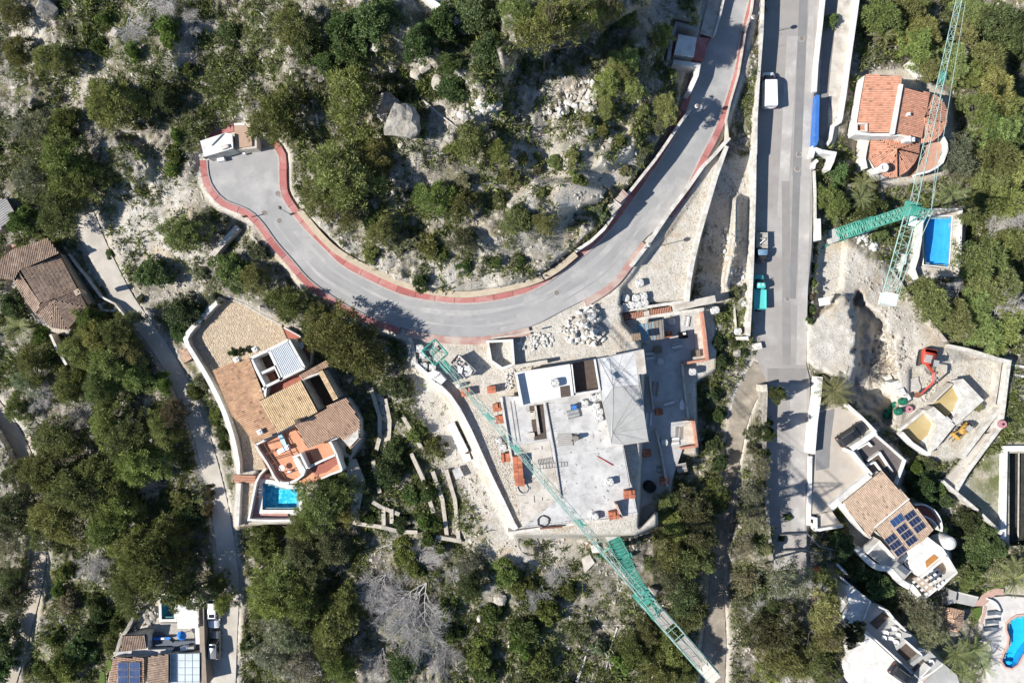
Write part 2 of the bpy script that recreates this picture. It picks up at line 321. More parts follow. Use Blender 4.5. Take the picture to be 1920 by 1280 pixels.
def sdf(poly, U, V):
    p = np.array([q[:2] for q in poly], float); d = np.full(U.shape, 1e18); s = np.zeros(U.shape, bool)
    for i in range(len(p)):
        a, b = p[i-1], p[i]; e = b-a; L = e@e
        t = np.clip(((U-a[0])*e[0]+(V-a[1])*e[1])/max(L, 1e-9), 0, 1)
        d = np.minimum(d, (U-a[0]-e[0]*t)**2+(V-a[1]-e[1]*t)**2)
        if a[1] != b[1]:
            c = ((a[1] > V) != (b[1] > V)) & (U < (b[0]-a[0])*(V-a[1])/(b[1]-a[1])+a[0]); s ^= c
    return np.where(s, -1, 1)*np.sqrt(d)
def sm(x): x = np.clip(x, 0, 1); return x*x*(3-2*x)
ribbon = lambda line, w: [tuple(p) for p in offset(line, w)]+[tuple(p) for p in offset(line, -w)[::-1]]
# plateaus added to the base: (polygon, dz, feather inside px)
PLAT = [([(760,-60),(800,60),(870,95),(940,70),(985,100),(972,150),(950,215),(905,222),(850,150),(790,110),(700,60),(690,-60)], 2.5, 30),
 ([(930,-60),(935,60),(975,95),(1035,98),(1090,62),(1150,48),(1225,15),(1240,-60)], 6.0, 20),
 (A3((-40,180),(60,170),(110,200),(120,270),(60,330),(0,420),(-80,420),(-120,260)), 4.6, 18),
 ([(1000,330),(1080,330),(1150,350),(1135,385),(1062,402),(1030,440),(960,430),(945,380)], 2.4, 16),
 ([(1140,245),(1215,245),(1190,300),(1140,330),(1100,320)], 1.4, 18),
 ([(215,235),(262,262),(300,300),(290,345),(255,350),(190,330),(150,280)], 2.4, 26),
 (A1((40,540),(190,540),(230,600),(190,680),(60,700),(0,640)), 1.5, 25),
 ([(1371,372),(1389,358),(1387,470),(1366,552),(1352,530),(1366,450)], 3.0, 9),
 (A2((680,560),(900,560),(960,700),(840,800),(700,760)), 1.0, 30)]
road_poly = [tuple(p) for p in offset(rin, 19)]+[tuple(p) for p in offset(rout, -18)[::-1]]
def near_z(line, zs):
    def f(U, V):
        d = (U[..., None]-line[:, 0])**2+(V[..., None]-line[:, 1])**2; return zs[np.argmin(d, -1)]
    return f
COBPOLY = HCF((325,75),(60,350),(75,400),(200,600),(300,780),(400,1040),(440,1280))+PL((125,640),(100,1010),(80,1200),(200,1140),(300,640))+HCF((560,1100),(720,1280),(1180,1280),(1310,1060),(1290,930),(1200,780),(1090,550),(960,520),(955,430),(870,330),(740,260),(600,185),(480,115),(400,85))
FLATS = [(COBPOLY, 4.7, 10),
 (PL((90,740),(240,720),(300,640),(430,640),(860,740),(1000,800),(900,1140),(60,1190)), 4.0, 6),
 ([(768,632),(900,634),(1060,592),(1165,545),(1164,606),(1196,640),(1208,720),(1230,980),(1190,1000),(965,1000),(905,880),(845,750),(800,700),(770,680)], 6.8, 10),
 ([(1213,600),(1335,572),(1342,690),(1302,715),(1306,850),(1262,850),(1255,930),(1200,985)], 1.6, 5),
 ([(1167,588),(1216,578),(1216,640),(1197,640)], 4.4, 4),
 ([(1172,505),(1235,425),(1300,335),(1357,280),(1340,330),(1312,440),(1290,562),(1165,570)], 5.0, 5),
 ([(1548,-20),(1606,-20),(1584,180),(1562,270),(1535,275),(1530,180)], .2, 6),
 (A4((590,400),(820,400),(1060,520),(1090,800),(1060,960),(900,1000),(700,1020),(580,900),(520,740)), -3.2, 12),
 (CRF((940,200),(1430,150),(1400,850),(1020,860),(900,720)), -4.2, 6),
 (B4((275,560),(430,430),(480,400),(548,580),(548,780),(520,830),(300,790)), .9, 9, .14),
 ([(1538,446),(1580,450),(1574,540),(1556,560),(1532,590),(1534,520)], -2.3, 8),
 (B4((575,400),(665,510),(752,660),(750,820),(790,980),(700,1090),(560,980),(490,930),(578,810),(580,600)), -6.4, 12, .9),
 (NF((640,560),(1290,480),(1420,500),(1330,860),(980,1270),(790,1270),(560,1080),(640,760)), -4.3, 8),
 (VF((0,-20),(250,10),(470,185),(320,300),(430,490),(150,740),(0,770)), -1.0, 4),
 (VF((320,310),(470,200),(680,390),(620,570),(940,880),(980,1080),(760,1290),(320,1010),(220,690),(430,490)), -4.0, 8),
 (VF((1060,560),(1400,280),(1600,280),(1600,960),(1360,940),(1010,640)), -5.6, 10),
 (WV((-20,160),(130,290),(380,450),(600,620),(1100,1080),(1000,1300),(100,1300),(0,900)), -4.6, 10),
 (WV((1420,480),(1500,400),(1720,320),(2000,320),(2000,1300),(1540,1300),(1480,1000),(1480,700)), -7.5, 8),
 (DF((220,960),(300,660),(470,350),(740,190),(980,190),(1240,280),(1330,300),(1340,1300),(140,1300)), -1.0, 6),
 (B1((60,120),(330,140),(440,330),(500,440),(380,590),(280,580),(60,320)), 3.6, 10),
 (GH((150,560),(330,290),(570,170),(700,160),(1000,420),(1000,520)), 8.4, 6),
 (A3((1060,-20),(1190,-20),(1130,200),(1080,340),(1040,380),(980,540),(860,330),(900,120),(1050,150)), 5.9, 8),
 (road_poly, near_z(rc, rz-.35), 10),
 ([tuple(p) for p in mL]+[tuple(p) for p in mR[::-1]], near_z((mL+mR)/2, mz-.3), 4),
 (ribbon(LT, LTW), near_z(LT[:, :2], LT[:, 2]-.12), 12),
 (ribbon(FP, FPW), near_z(FP[:, :2], FP[:, 2]-.12), 10),
 (ribbon(DT, DTW), near_z(DT[:, :2], DT[:, 2]-.12), 12)]
# wild mask holes (no rock noise, no scrub): all of FLATS plus bare worked ground
def zfield(U, V):
    num = np.zeros(U.shape); den = np.zeros(U.shape)
    for u, v, z in CP:
        w = 1/((U-u)**2+(V-v)**2+350.0)**1.6; num += w*z; den += w
    z = num/den
    for poly, dz, f in PLAT: z += dz*sm(-sdf(poly, U, V)/f+.0)
    n = (vnoise(U, V, 60, 1)-.5)*1.5+(vnoise(U, V, 27, 2)-.5)*.55
    rg = 1-np.abs(vnoise(U, V, 16, 3)*2-1); rock = sm((vnoise(U, V, 70, 4)-.42)*4)
    n += rock*(rg-.5)*.55+(vnoise(U, V, 8, 5)-.5)*(.22+.35*rock)
    wild = np.ones(U.shape)
    work = np.zeros(U.shape)
    for poly in WORK: work = np.maximum(work, sm(.5-sdf(poly, U, V)/14))
    n *= 1-.8*work
    zz = z+n
    for poly, fz, f, *rgh in FLATS:
        d = sdf(poly, U, V)+(((vnoise(U, V, 14, 12)-.5)*16+(vnoise(U, V, 6, 13)-.5)*8) if rgh else 0); w = sm(1-np.maximum(d, 0)/f)
        fzv = fz if not callable(fz) else None
        if fzv is None:
            fzv = np.zeros(U.shape); k = w > 0; fzv[k] = fz(U[k], V[k])
        zz = zz*(1-w)+(fzv+(vnoise(U, V, 9, 8)-.5)*.06+(((vnoise(U, V, 17, 9)-.5)+(vnoise(U, V, 6, 10)-.5)*.6)*rgh[0] if rgh else 0))*w; wild = np.minimum(wild, 1-w)
    return zz, wild, work
WORK = [B4((480,80),(720,250),(860,410),(1060,660),(1410,740),(1330,1010),(1120,1250),(960,1290),(800,1160),(560,980),(480,950),(430,450),(350,100)),
 [(765,640),(805,700),(850,760),(905,880),(965,1000),(1010,1060),(920,1040),(880,940),(830,850),(780,780)],
 A3((640,640),(560,960),(300,960),(200,1100),(300,1200),(520,1080),(700,900)), B4((340,100),(470,80),(450,450),(340,460)),
 [(1340,300),(1412,290),(1410,560),(1300,570)]]
def axis(lo, hi, step, ext):
    a = np.arange(lo, hi+step, step); return np.r_[lo-np.array(ext[::-1]), a, a[-1]+np.array(ext)]
EXT = [12, 30, 55, 90, 140, 220, 400, 900, 2500, 7000]
GU, GV = axis(-32, 1952, 3.4, EXT), axis(-28, 1308, 3.4, EXT)
UU, VV = np.meshgrid(GU, GV)
CU, CV = np.clip(UU, -150, 2070), np.clip(VV, -150, 1430)
ZZ, WILD, WORKM = zfield(UU, VV)
def zq(u, v):
    i = min(max(np.searchsorted(GU, u)-1, 0), len(GU)-2); j = min(max(np.searchsorted(GV, v)-1, 0), len(GV)-2)
    a = (u-GU[i])/(GU[i+1]-GU[i]); b = (v-GV[j])/(GV[j+1]-GV[j]); Q = ZZ[j:j+2, i:i+2]
    return float((Q[0, 0]*(1-a)+Q[0, 1]*a)*(1-b)+(Q[1, 0]*(1-a)+Q[1, 1]*a)*b)
def wildq(u, v): return float(WILD[min(np.searchsorted(GV, v), len(GV)-1), min(np.searchsorted(GU, u), len(GU)-1)])
def gz(x, y):
    z = 0.0
    for _ in range(5): z = zq(*UV(x, y, z))
    return z
def G(u, v, dz=0.0):
    """world point standing on the ground as seen at photo pixel u,v"""
    p = P(u, v, zq(u, v)); p.z += dz; return p
def nmesh(name, V, Fq, mats, attrs=None, smooth=False):
    me = bpy.data.meshes.new(name); n = len(V); k = Fq.shape[1]
    me.vertices.add(n); me.vertices.foreach_set('co', np.asarray(V, np.float32).ravel())
    me.loops.add(Fq.size); me.loops.foreach_set('vertex_index', Fq.ravel().astype(np.int32))
    me.polygons.add(len(Fq)); me.polygons.foreach_set('loop_start', np.arange(0, Fq.size, k, dtype=np.int32))
    me.polygons.foreach_set('loop_total', np.full(len(Fq), k, np.int32))
    for mt in (mats if isinstance(mats, (list, tuple)) else [mats]): me.materials.append(mt)
    for an, val in (attrs or {}).items():
        at = me.attributes.new(an, 'FLOAT', 'POINT'); at.data.foreach_set('value', np.asarray(val, np.float32))
    me.update(calc_edges=True)
    if smooth: me.polygons.foreach_set('use_smooth', np.ones(len(Fq), bool))
    return me
# ground cover masks: bare = clean pale soil, green = grassy ground, litter = brown needles
def blobs(lst, U, V):
    m = np.zeros(U.shape)
    for u, v, r, w in lst: m = np.maximum(m, w*np.exp(-((U-u)**2+(V-v)**2)/(r*r)))
    return m
bare = np.maximum(np.maximum(WORKM, 1-WILD)*1.0, blobs([(245,420,90,1),(305,465,80,1),(315,370,55,1),(290,330,40,1),(370,470,40,.7),(920,530,50,.8),(640,455,30,.8),(585,350,30,.9),(610,410,30,.7),(990,380,70,.8),(1060,390,50,.9),(900,470,60,.5),(1120,250,40,.5),(1000,150,60,.9),(1060,170,50,.9),(1230,10,60,.8),(720,490,60,.8),(840,515,70,.9),(1060,450,60,.8),(480,540,50,.4),(840,720,60,.9),(820,880,40,.6),(930,1000,50,.9),(1040,1030,60,.9),(1380,450,70,.9),(1340,1200,30,.8),(70,1000,30,.6),(20,830,60,.7),(60,60,45,.9),(150,160,40,.7),(330,90,35,.7),(400,60,30,.7),(830,250,40,.7),(900,240,40,.6),(960,1060,60,.6),(990,320,110,.65),(760,300,50,.5),(1130,330,60,.7),(1080,1110,50,.5)], UU, VV))
green = blobs([(1870,900,70,1),(1850,870,40,1),(1900,720,30,.9),(1830,1100,60,.7),(200,1250,20,.5),(130,1110,80,.5),(60,1230,70,.5),(500,80,70,.15),(1000,1180,90,.25)], UU, VV)
litter = blobs([(640,1000,60,.8),(780,1150,90,.5),(230,880,80,.6),(430,60,90,.35),(700,250,70,.35),(1100,1080,60,.8),(1060,1180,80,.5),(330,930,40,.7),(1400,1000,60,.6),(1850,480,120,.9),(1860,150,120,.9),(1700,50,80,.9),(1480,1180,120,.7),(1280,1080,90,.7),(560,1150,110,.7),(1100,20,120,.4),(640,330,80,.4),(220,920,120,.5),(240,660,100,.5),(60,330,90,.4),(640,90,90,.4)], UU, VV)
def groundmat():
    m = M('limestone_ground', (.5, .45, .37)); nt = m.node_tree; N = nt.nodes; L = nt.links; b = N['Principled BSDF']; b.inputs['Roughness'].default_value = .95; b.inputs['Specular IOR Level'].default_value = .15
    geo = N.new('ShaderNodeNewGeometry').outputs['Position']
    def noise(s, d=7, r=.62):
        n = N.new('ShaderNodeTexNoise'); n.inputs['Scale'].default_value = s; n.inputs['Detail'].default_value = d; n.inputs['Roughness'].default_value = r; L.new(geo, n.inputs['Vector']); return n.outputs['Fac']
    def rmp(f, lo, hi, a=0, c=1):
        r = N.new('ShaderNodeMapRange'); r.inputs[1].default_value = lo; r.inputs[2].default_value = hi; r.inputs[3].default_value = a; r.inputs[4].default_value = c; L.new(f, r.inputs[0]); return r.outputs[0]
    def mx(f, a, c):
        x = N.new('ShaderNodeMix'); x.data_type = 'RGBA'
        for i, q in ((0, f), (6, a), (7, c)):
            if isinstance(q, tuple): x.inputs[i].default_value = (*q, 1)
            else: L.new(q, x.inputs[i])
        return x.outputs[2]
    def mth(op, a, c):
        x = N.new('ShaderNodeMath'); x.operation = op; x.use_clamp = True
        for i, q in enumerate((a, c)):
            if isinstance(q, (int, float)): x.inputs[i].default_value = q
            else: L.new(q, x.inputs[i])
        return x.outputs[0]
    at = lambda n: (lambda a: (setattr(a, 'attribute_name', n), a.outputs['Fac'])[1])(N.new('ShaderNodeAttribute'))
    pale = mx(rmp(noise(.9), .35, .65), (.435, .40, .34), (.565, .535, .48))
    pale = mx(rmp(noise(.22, 5), .5, .7), pale, (.45, .365, .26))
    brown = mx(rmp(noise(1.7), .35, .65), (.105, .085, .06), (.20, .17, .13))
    grey = mx(rmp(noise(3.2), .35, .65), (.125, .115, .095), (.25, .235, .20))
    grass = mx(rmp(noise(2.4), .35, .65), (.065, .075, .028), (.14, .135, .06))
    wildc = mx(rmp(noise(1.1, 10, .75), .40, .54), pale, grey)
    wildc = mx(rmp(noise(.45, 10, .76), .49, .56), wildc, grass)
    wildc = mx(rmp(noise(.85, 10, .76), .52, .60), wildc, brown)
    c = mx(mth('MULTIPLY', at('bare'), 1.0), wildc, pale)
    c = mx(mth('MULTIPLY', at('litter'), rmp(noise(.6, 8), .3, .6)), c, brown)
    c = mx(mth('MULTIPLY', at('green'), rmp(noise(.5, 8), .25, .55)), c, (.115, .13, .045))
    c = mx(mth('MULTIPLY', rmp(noise(4.5, 6), .53, .64), .6), c, (.17, .15, .115))  # fine dark speckle stands in for the shadows of tiny clumps
    L.new(c, b.inputs['Base Color'])
    bp = N.new('ShaderNodeBump'); bp.inputs['Strength'].default_value = .9; bp.inputs['Distance'].default_value = .18; L.new(noise(3.5, 9, .7), bp.inputs['Height']); L.new(bp.outputs[0], b.inputs['Normal'])
    return m
K = (HC_-ZZ)/HC_/PPM
GVt = np.stack([(UU-960)*K, (640-VV)*K, ZZ], -1).reshape(-1, 3); nu, nv = len(GU), len(GV)
ii = np.arange(nu*nv).reshape(nv, nu)
quads = np.stack([ii[1:, :-1], ii[1:, 1:], ii[:-1, 1:], ii[:-1, :-1]], -1).reshape(-1, 4)
# ground pits below the pools and basins are left open
HOLES = []
def addhole(poly, zt): HOLES.append(poly); return poly
HP = {'c': PL((366,728),(470,738),(560,772),(640,790),(760,790),(760,1018),(362,1018)), 'd': DF((782,226),(940,222),(942,508),(790,512)), 'r': CRF((1022,245),(1305,245),(1272,752),(1022,724)),
 'k': WV((1750,690),(1790,645),(1850,612),(1915,605),(1980,640),(1985,900),(1915,990),(1858,1090),(1800,1130),(1735,1115),(1700,1060),(1722,985),(1764,910),(1775,820),(1748,745)), 'b': VF((1392,320),(1600,320),(1600,1000),(1385,1000))}
qc = np.stack([(UU[1:, 1:]+UU[:-1, :-1])/2, (VV[1:, 1:]+VV[:-1, :-1])/2], -1).reshape(-1, 2); keep = np.ones(len(qc), bool)
for h in HP.values(): keep &= ~(sdf(h, qc[:, 0], qc[:, 1]) < -3.0)
gme = nmesh('ground', GVt, quads[keep], groundmat(), {'bare': bare.ravel(), 'green': green.ravel(), 'litter': litter.ravel()}, True)
go = bpy.data.objects.new('ground', gme); COL.objects.link(go); go['kind'] = 'structure'

# ------------------------------------------------------------ roads, pavements, kerbs
def strip(name, A, B, za, zb, mat, cols=2, parent=None, kind='structure', dz=0.0):
    m = MB(); n = len(A)
    for i in range(n):
        a, b = P(A[i][0], A[i][1], za[i]+dz), P(B[i][0], B[i][1], zb[i]+dz)
        for j in range(cols+1): m.v.append(tuple(a.lerp(b, j/cols))); m.t.append(1.0)
    for i in range(n-1):
        for j in range(cols):
            k = i*(cols+1)+j; m.f.append((k, k+1, k+cols+2, k+cols+1)); m.m.append(0)
    return m.build(name, mat, parent, kind=kind)
def slabstrip(name, A, B, z, th, mat, kind='structure', parent=None):
    """solid ribbon: top at z, th thick"""
    rings = []
    for i in range(len(A)):
        a, b = P(A[i][0], A[i][1], z[i]), P(B[i][0], B[i][1], z[i]); d = Vector((0, 0, th)); rings.append([a-d, b-d, b, a])
    m = MB(); m.stack(rings); return m.build(name, mat, parent, kind=kind)
REDV = [REDP, M('red_pavement_faded', (.43, .18, .165), (.36, .15, .135), .7, .85, .15, 20, c3=(.45, .28, .25), s3=.5), M('red_pavement_dark', (.355, .125, .115), (.30, .105, .095), .7, .85, .15, 20, c3=(.41, .22, .195), s3=.5)]
PJ = M('pavement_joint', (.20, .12, .11), (.15, .10, .09), 2, .9)
def pavement(A, B, z, step=3):
    o = slabstrip('pavement', A, B, z-.035, .5, PJ); r = random.Random(len(A)); L = lambda X, t: np.array([np.interp(t, np.arange(len(X)), X[:, k]) for k in range(X.shape[1])]).T if X.ndim > 1 else np.interp(t, np.arange(len(X)), X)
    for i in range(0, len(A)-1, step):
        e = min(i+step, len(A)-1); t = np.linspace(i+.04, e-.04, step+1); slabstrip('pavement_slab', L(A, t), L(B, t), L(np.asarray(z), t)+r.uniform(-.008, .008), .14, r.choice(REDV), None if o is None else 'structure', o)
strip('curved_road', rin, rout, rz, rz, ASPH, 4)
tt = np.linspace(0, 1, NR)
for f0, f1, i0, i1, mt in ((.22, .34, 40, NR-14, 'p'), (.62, .72, 30, NR-12, 'p'), (.44, .50, 34, NR-20, 'd'), (.12, .15, 50, 90, 'd'), (.78, .98, 42, 62, 'p'), (.52, .9, 52, 60, 'p')):
    if mt == 'p': mm = bpy.data.materials.get('dusty_wheel_track') or M('dusty_wheel_track', (.37, .36, .345), (.31, .305, .295), .5, .92, .2, 25, c3=(.46, .44, .41), s3=.35, lo=.3, hi=.7)
    else: mm = bpy.data.materials.get('worn_asphalt') or M('worn_asphalt', (.285, .28, .275), (.33, .325, .315), .5, .92, .2, 25, lo=.3, hi=.7)
    wob = lambda i, s: .03*math.sin(i*.23+s)
    A = np.array([rin[i]+(rout[i]-rin[i])*(f0+wob(i, f0*9)) for i in range(i0, i1)]); B = np.array([rin[i]+(rout[i]-rin[i])*(f1+wob(i, f1*9+1)) for i in range(i0, i1)])
    strip('road_wear', A, B, rz[i0:i1], rz[i0:i1], mm, 1, dz=.004+.004*(('p', 'd').index(mt))+.002*i0/100)
iw = np.interp(tt, [0, .1, 1], [15, 15, 15.5]); ow = np.interp(tt, [0, .15, .3, .55, 1], [15, 15, 13, 14, 14.5])
slabstrip('kerb', rin+0, offset(rin, 2.6), rz+.13, .4, KERB)
pavement(offset(rin, 2.7), offset(rin, iw), rz+.12)
k0, k1, k2 = 34, 50, 74       # kerb and pavement on the outer side stop where the site lorries cross
slabstrip('kerb', rout[:k0], offset(rout, -2.6)[:k0], rz[:k0]+.13, .4, KERB)
pavement(offset(rout, -2.7)[:k0], offset(rout, -ow)[:k0], rz[:k0]+.12)
slabstrip('pavement', offset(rout, -.2)[k0+4:k1], offset(rout, -ow)[k0+4:k1], rz[k0+4:k1]+.05, .4, REDD)
slabstrip('pavement', offset(rout, -.2)[k1+7:k2], offset(rout, -ow)[k1+7:k2], rz[k1+7:k2]+.05, .4, REDD)
slabstrip('kerb', rout[k2:], offset(rout, -2.2)[k2:], rz[k2:]+.13, .4, M('kerb_grey', (.34, .32, .30), (.28, .26, .25), 2, .9))
pavement(offset(rout, -2.3)[k2:], offset(rout, -ow)[k2:], rz[k2:]+.12)
# main road with its long laid lanes and patches
strip('main_road', mL, mR, mz, mz, ASPH2, 5)
def lane(u0, v0, u1, v1, w0, w1, mat, dz):
    vs = np.linspace(v0, v1, 14); c = np.interp(vs, [v0, v1], [u0, u1]); w = np.interp(vs, [v0, v1], [w0, w1])
    z = np.interp(vs, mvs, mz); strip('road_patch', np.stack([c-w, vs], 1), np.stack([c+w, vs], 1), z, z, mat, 1, dz=dz)
lane(1486,68,1462,470,10,9,ASPHL,.006); lane(1507,-10,1494,330,8,8,ASPHP,.01); lane(1494,330,1486,560,7,6,ASPHP,.010)
lane(1523,-10,1508,330,5,9,ASPHL,.006); lane(1516,75,1511,330,4,4,ASPHL,.012); lane(1510,330,1502,684,10,9,ASPHL,.006)
lane(1473,340,1475,684,7,8,M('lane_grey', (.26,.245,.23), (.225,.215,.2), .5, .92, .2, 25),.014); pass
lane(1476,690,1475,716,37,36,M('new_asphalt_patch', (.25,.235,.22), (.22,.208,.195), .6, .9, .2, 25),.006)
lane(1497,720,1496,1000,16,13,ASPHL,.008); lane(1470,1005,1472,1082,20,20,M('weathered_concrete_end', (.40,.38,.35), (.30,.28,.26), .8, .95),.01)
for (u, v) in [(1503,73),(1498,290),(1495,317),(1476,560)]:
    p = P(u, v, np.interp(v, mvs, mz)); m = MB(); m.lathe(p, [(.36, .016), (.36, .03)], 14); o = m.build('manhole_cover', DARKROCK, label=None)
    m = MB(); m.lathe(p, [(.46, .01), (.46, .022)], 14); props(o, {73:'dark manhole cover in the main road, furthest up past the van', 290:'dark manhole cover in the main road, upper of a close pair', 317:'dark manhole cover in the main road, lower of a close pair', 560:'dark manhole cover in the main road beside the turquoise truck'}[v], 'manhole', 'manhole covers in the roads'); m.build('frame', CONC_D, o)
def rzq(u, v): return float(near_z(rc, rz)(np.array(u), np.array(v)))
for (u, v, l) in [(496,399,'round manhole cover in the neck of the cul-de-sac, upper of two'),(524,414,'round manhole cover in the neck of the cul-de-sac, lower of two'),(1044,549,'single manhole cover in the curved road above the rubble heap'),(521,363,'dark drain cover on the kerb of the cul-de-sac neck')]:
    p = P(u, v, rzq(u, v)+(.14 if v == 363 else 0)); m = MB(); m.lathe(p, [(.36, .012), (.36, .026)], 14); o = m.build('manhole_cover', DARKROCK, label=l, cat='manhole', group='manhole covers in the roads')
    m = MB(); m.lathe(p, [(.48, .004), (.48, .018)], 14); m.build('frame', CONC_D, o)
# dirt and concrete lanes
def lanes(name, line, w, mat, dz=.03, cut=None):
    a, b = offset(line, w), offset(line, -np.array(w)); strip(name, a, b, line[:, 2], line[:, 2], mat, 3, dz=dz)
lanes('concrete_lane', LT, LTW, TRACKC); lanes('footpath', FP, FPW*.85, TRACK); lanes('dirt_track', DT, DTW*.9, M('gravel_track', (.28,.245,.20), (.21,.185,.15), .7, .95, .5, 6, c3=(.38,.33,.265), s3=.4))
# ------------------------------------------------------------ roofs
def planef(a, b, c):
    A = np.array([[a[0], a[1], 1], [b[0], b[1], 1], [c[0], c[1], 1]], float); k = np.linalg.solve(A, [a[2], b[2], c[2]])
    return lambda u, v: k[0]*u+k[1]*v+k[2]
def tiles(top, name, mat, parent, sp=.24, tl=.46, seed=1, dark=.17, flow=None):
    """barrel tiles laid down the slope of the planar polygon top (world points): real half-round pieces"""
    r = random.Random(seed); p0 = sum(top, Vector())/len(top); nrm = Vector()
    for i in range(len(top)): nrm += (top[i-1]-p0).cross(top[i]-p0)
    nrm.normalize(); nrm = nrm if nrm.z > 0 else -nrm
    dn = Vector((nrm.x, nrm.y, 0))
    if flow is not None: dn = Vector((flow[0], flow[1], 0))
    dn = (dn-nrm*dn.dot(nrm)).normalized(); ac = nrm.cross(dn)
    q = [((p-p0).dot(ac), (p-p0).dot(dn)) for p in top]; lo, hi = min(a for a, _ in q), max(a for a, _ in q)
    m = MB(); u = lo+sp*.5
    while u < hi:
        xs = []
        for i in range(len(q)):
            (a0, b0), (a1, b1) = q[i-1], q[i]
            if (a0 > u) != (a1 > u): xs.append(b0+(b1-b0)*(u-a0)/(a1-a0))
        xs.sort()
        for s, e in zip(xs[0::2], xs[1::2]):
            y = s+.02
            while y < e-.05:
                y2 = min(y+tl+.05, e+.03); t = r.uniform(1-dark, 1+dark*.6); t *= .66 if r.random() < .035 else 1
                j = r.uniform(-.016, .016); h0, h1 = .03+j, .055+j; w = sp*.455
                vs = []
                for yy, hh in ((y, h0), (y2, h1)):
                    for dx, dh in ((-w, -.02), (-w*.55, hh), (w*.55, hh), (w, -.02)): vs.append(p0+ac*(u+dx)+dn*yy+nrm*(dh+.03))
                m.add(vs, [(0, 1, 5, 4), (1, 2, 6, 5), (2, 3, 7, 6), (4, 5, 6, 7)], 0, t); y += tl
        u += sp
    return m.build(name, mat, parent, kind='stuff')
def roof(parent, pts, mat, thick=.22, z3=None, sp=.26, seed=1, flow=None, name='roof', mbase=None):
    """one roof plane: pts px (with z, or z from the plane z3)"""
    if z3: f = planef(*z3); pts = [(p[0], p[1], f(p[0], p[1])) for p in pts]
    top = [P(*p[:3]) for p in pts]; m = MB(); m.prism(top, [p.z-thick for p in top]); o = m.build(name, mbase or mat, parent)
    tiles(top, 'roof_tile', mat, o, sp, seed=seed, flow=flow); return o
def block(parent, name, pts, z, zb, mat, top=None, label=None):
    m = MB(); m.prism([P(p[0], p[1], z if len(p) < 3 else p[2]) for p in pts], zb, 0, 1 if top else None)
    return m.build(name, [mat, top] if top else mat, parent, label)
def floor(parent, name, pts, z, mat, th=.12, kind=None):
    m = MB(); m.prism([P(p[0], p[1], z) for p in pts], z-th); return m.build(name, mat, parent, kind=kind)
def scale_poly(pts, s):
    cx = sum(p[0] for p in pts)/len(pts); cy = sum(p[1] for p in pts)/len(pts); return [(cx+(p[0]-cx)*s, cy+(p[1]-cy)*s)+tuple(p[2:]) for p in pts]
def chimney(parent, u, v, z, h, w, a=0.0, mat=None, round_=False):
    p = P(u, v, z); m = MB()
    if round_: m.lathe(p+Vector((0, 0, -h)), [(w*.5, 0), (w*.5, h*.8), (w*.62, h*.84), (w*.62, h), (w*.3, h), (w*.3, h-.2)], 12)
    else:
        m.box(p-Vector((0, 0, h/2+.1)), (w, w, h-.2), a); m.box(p-Vector((0, 0, .06)), (w*1.25, w*1.25, .12), a); m.box(p+Vector((0, 0, .05)), (w*.5, w*.5, .1), a)
    return m.build('chimney', mat or WHITE, parent)
def win(parent, a, b, zc, h, n=1, w=1.1, off=.03, fr=None):
    """windows on the vertical face from world xy a to b (outward = right of a->b)"""
    a, b = Vector((a[0], a[1], 0)), Vector((b[0], b[1], 0)); d = (b-a); L = d.length; d.normalize(); out = Vector((d.y, -d.x, 0)); ang = math.atan2(d.y, d.x)
    for k in range(n):
        c = a+d*(L*(k+.5)/n)+out*off+Vector((0, 0, zc)); m = MB(); m.box(c, (w+.16, .08, h+.16), ang); o = m.build('window', fr or WHITE, parent)
        m = MB(); m.box(c+out*.05, (w, .02, h), ang); m.build('pane', DGLASS, o)
def solar(parent, o0, a, b, ni, nj, z3, gap=.06, mat=SOLAR, name='solar_panel'):
    """grid of panels; o0,a,b in px; z3 plane"""
    f = planef(*z3)
    for i in range(ni):
        for j in range(nj):
            q = []
            for s, t in ((gap, gap), (1-gap, gap), (1-gap, 1-gap), (gap, 1-gap)):
                u, v = o0[0]+a[0]*(i+s)+b[0]*(j+t), o0[1]+a[1]*(i+s)+b[1]*(j+t); q.append(P(u, v, f(u, v)+.24))
            m = MB(); m.prism(q, [p.z-.05 for p in q]); fr = m.build(name, ALU, parent)
            c = sum(q, Vector())/4; m = MB(); m.prism([c+(p-c)*.95+Vector((0, 0, .012)) for p in q], [c.z+(p.z-c.z)*.95+.004 for p in q]); m.build('cell_face', mat, fr)
            c2 = c+Vector((0, 0, .016)); m = MB()
            for t in (.33, .67):
                A = q[0].lerp(q[1], t)+Vector((0, 0, .016)); B = q[3].lerp(q[2], t)+Vector((0, 0, .016)); A = c2+(A-c2)*.94; B = c2+(B-c2)*.94
                m.tube(A, B, .012, 4)
            m.build('cell_line', ALU, fr)
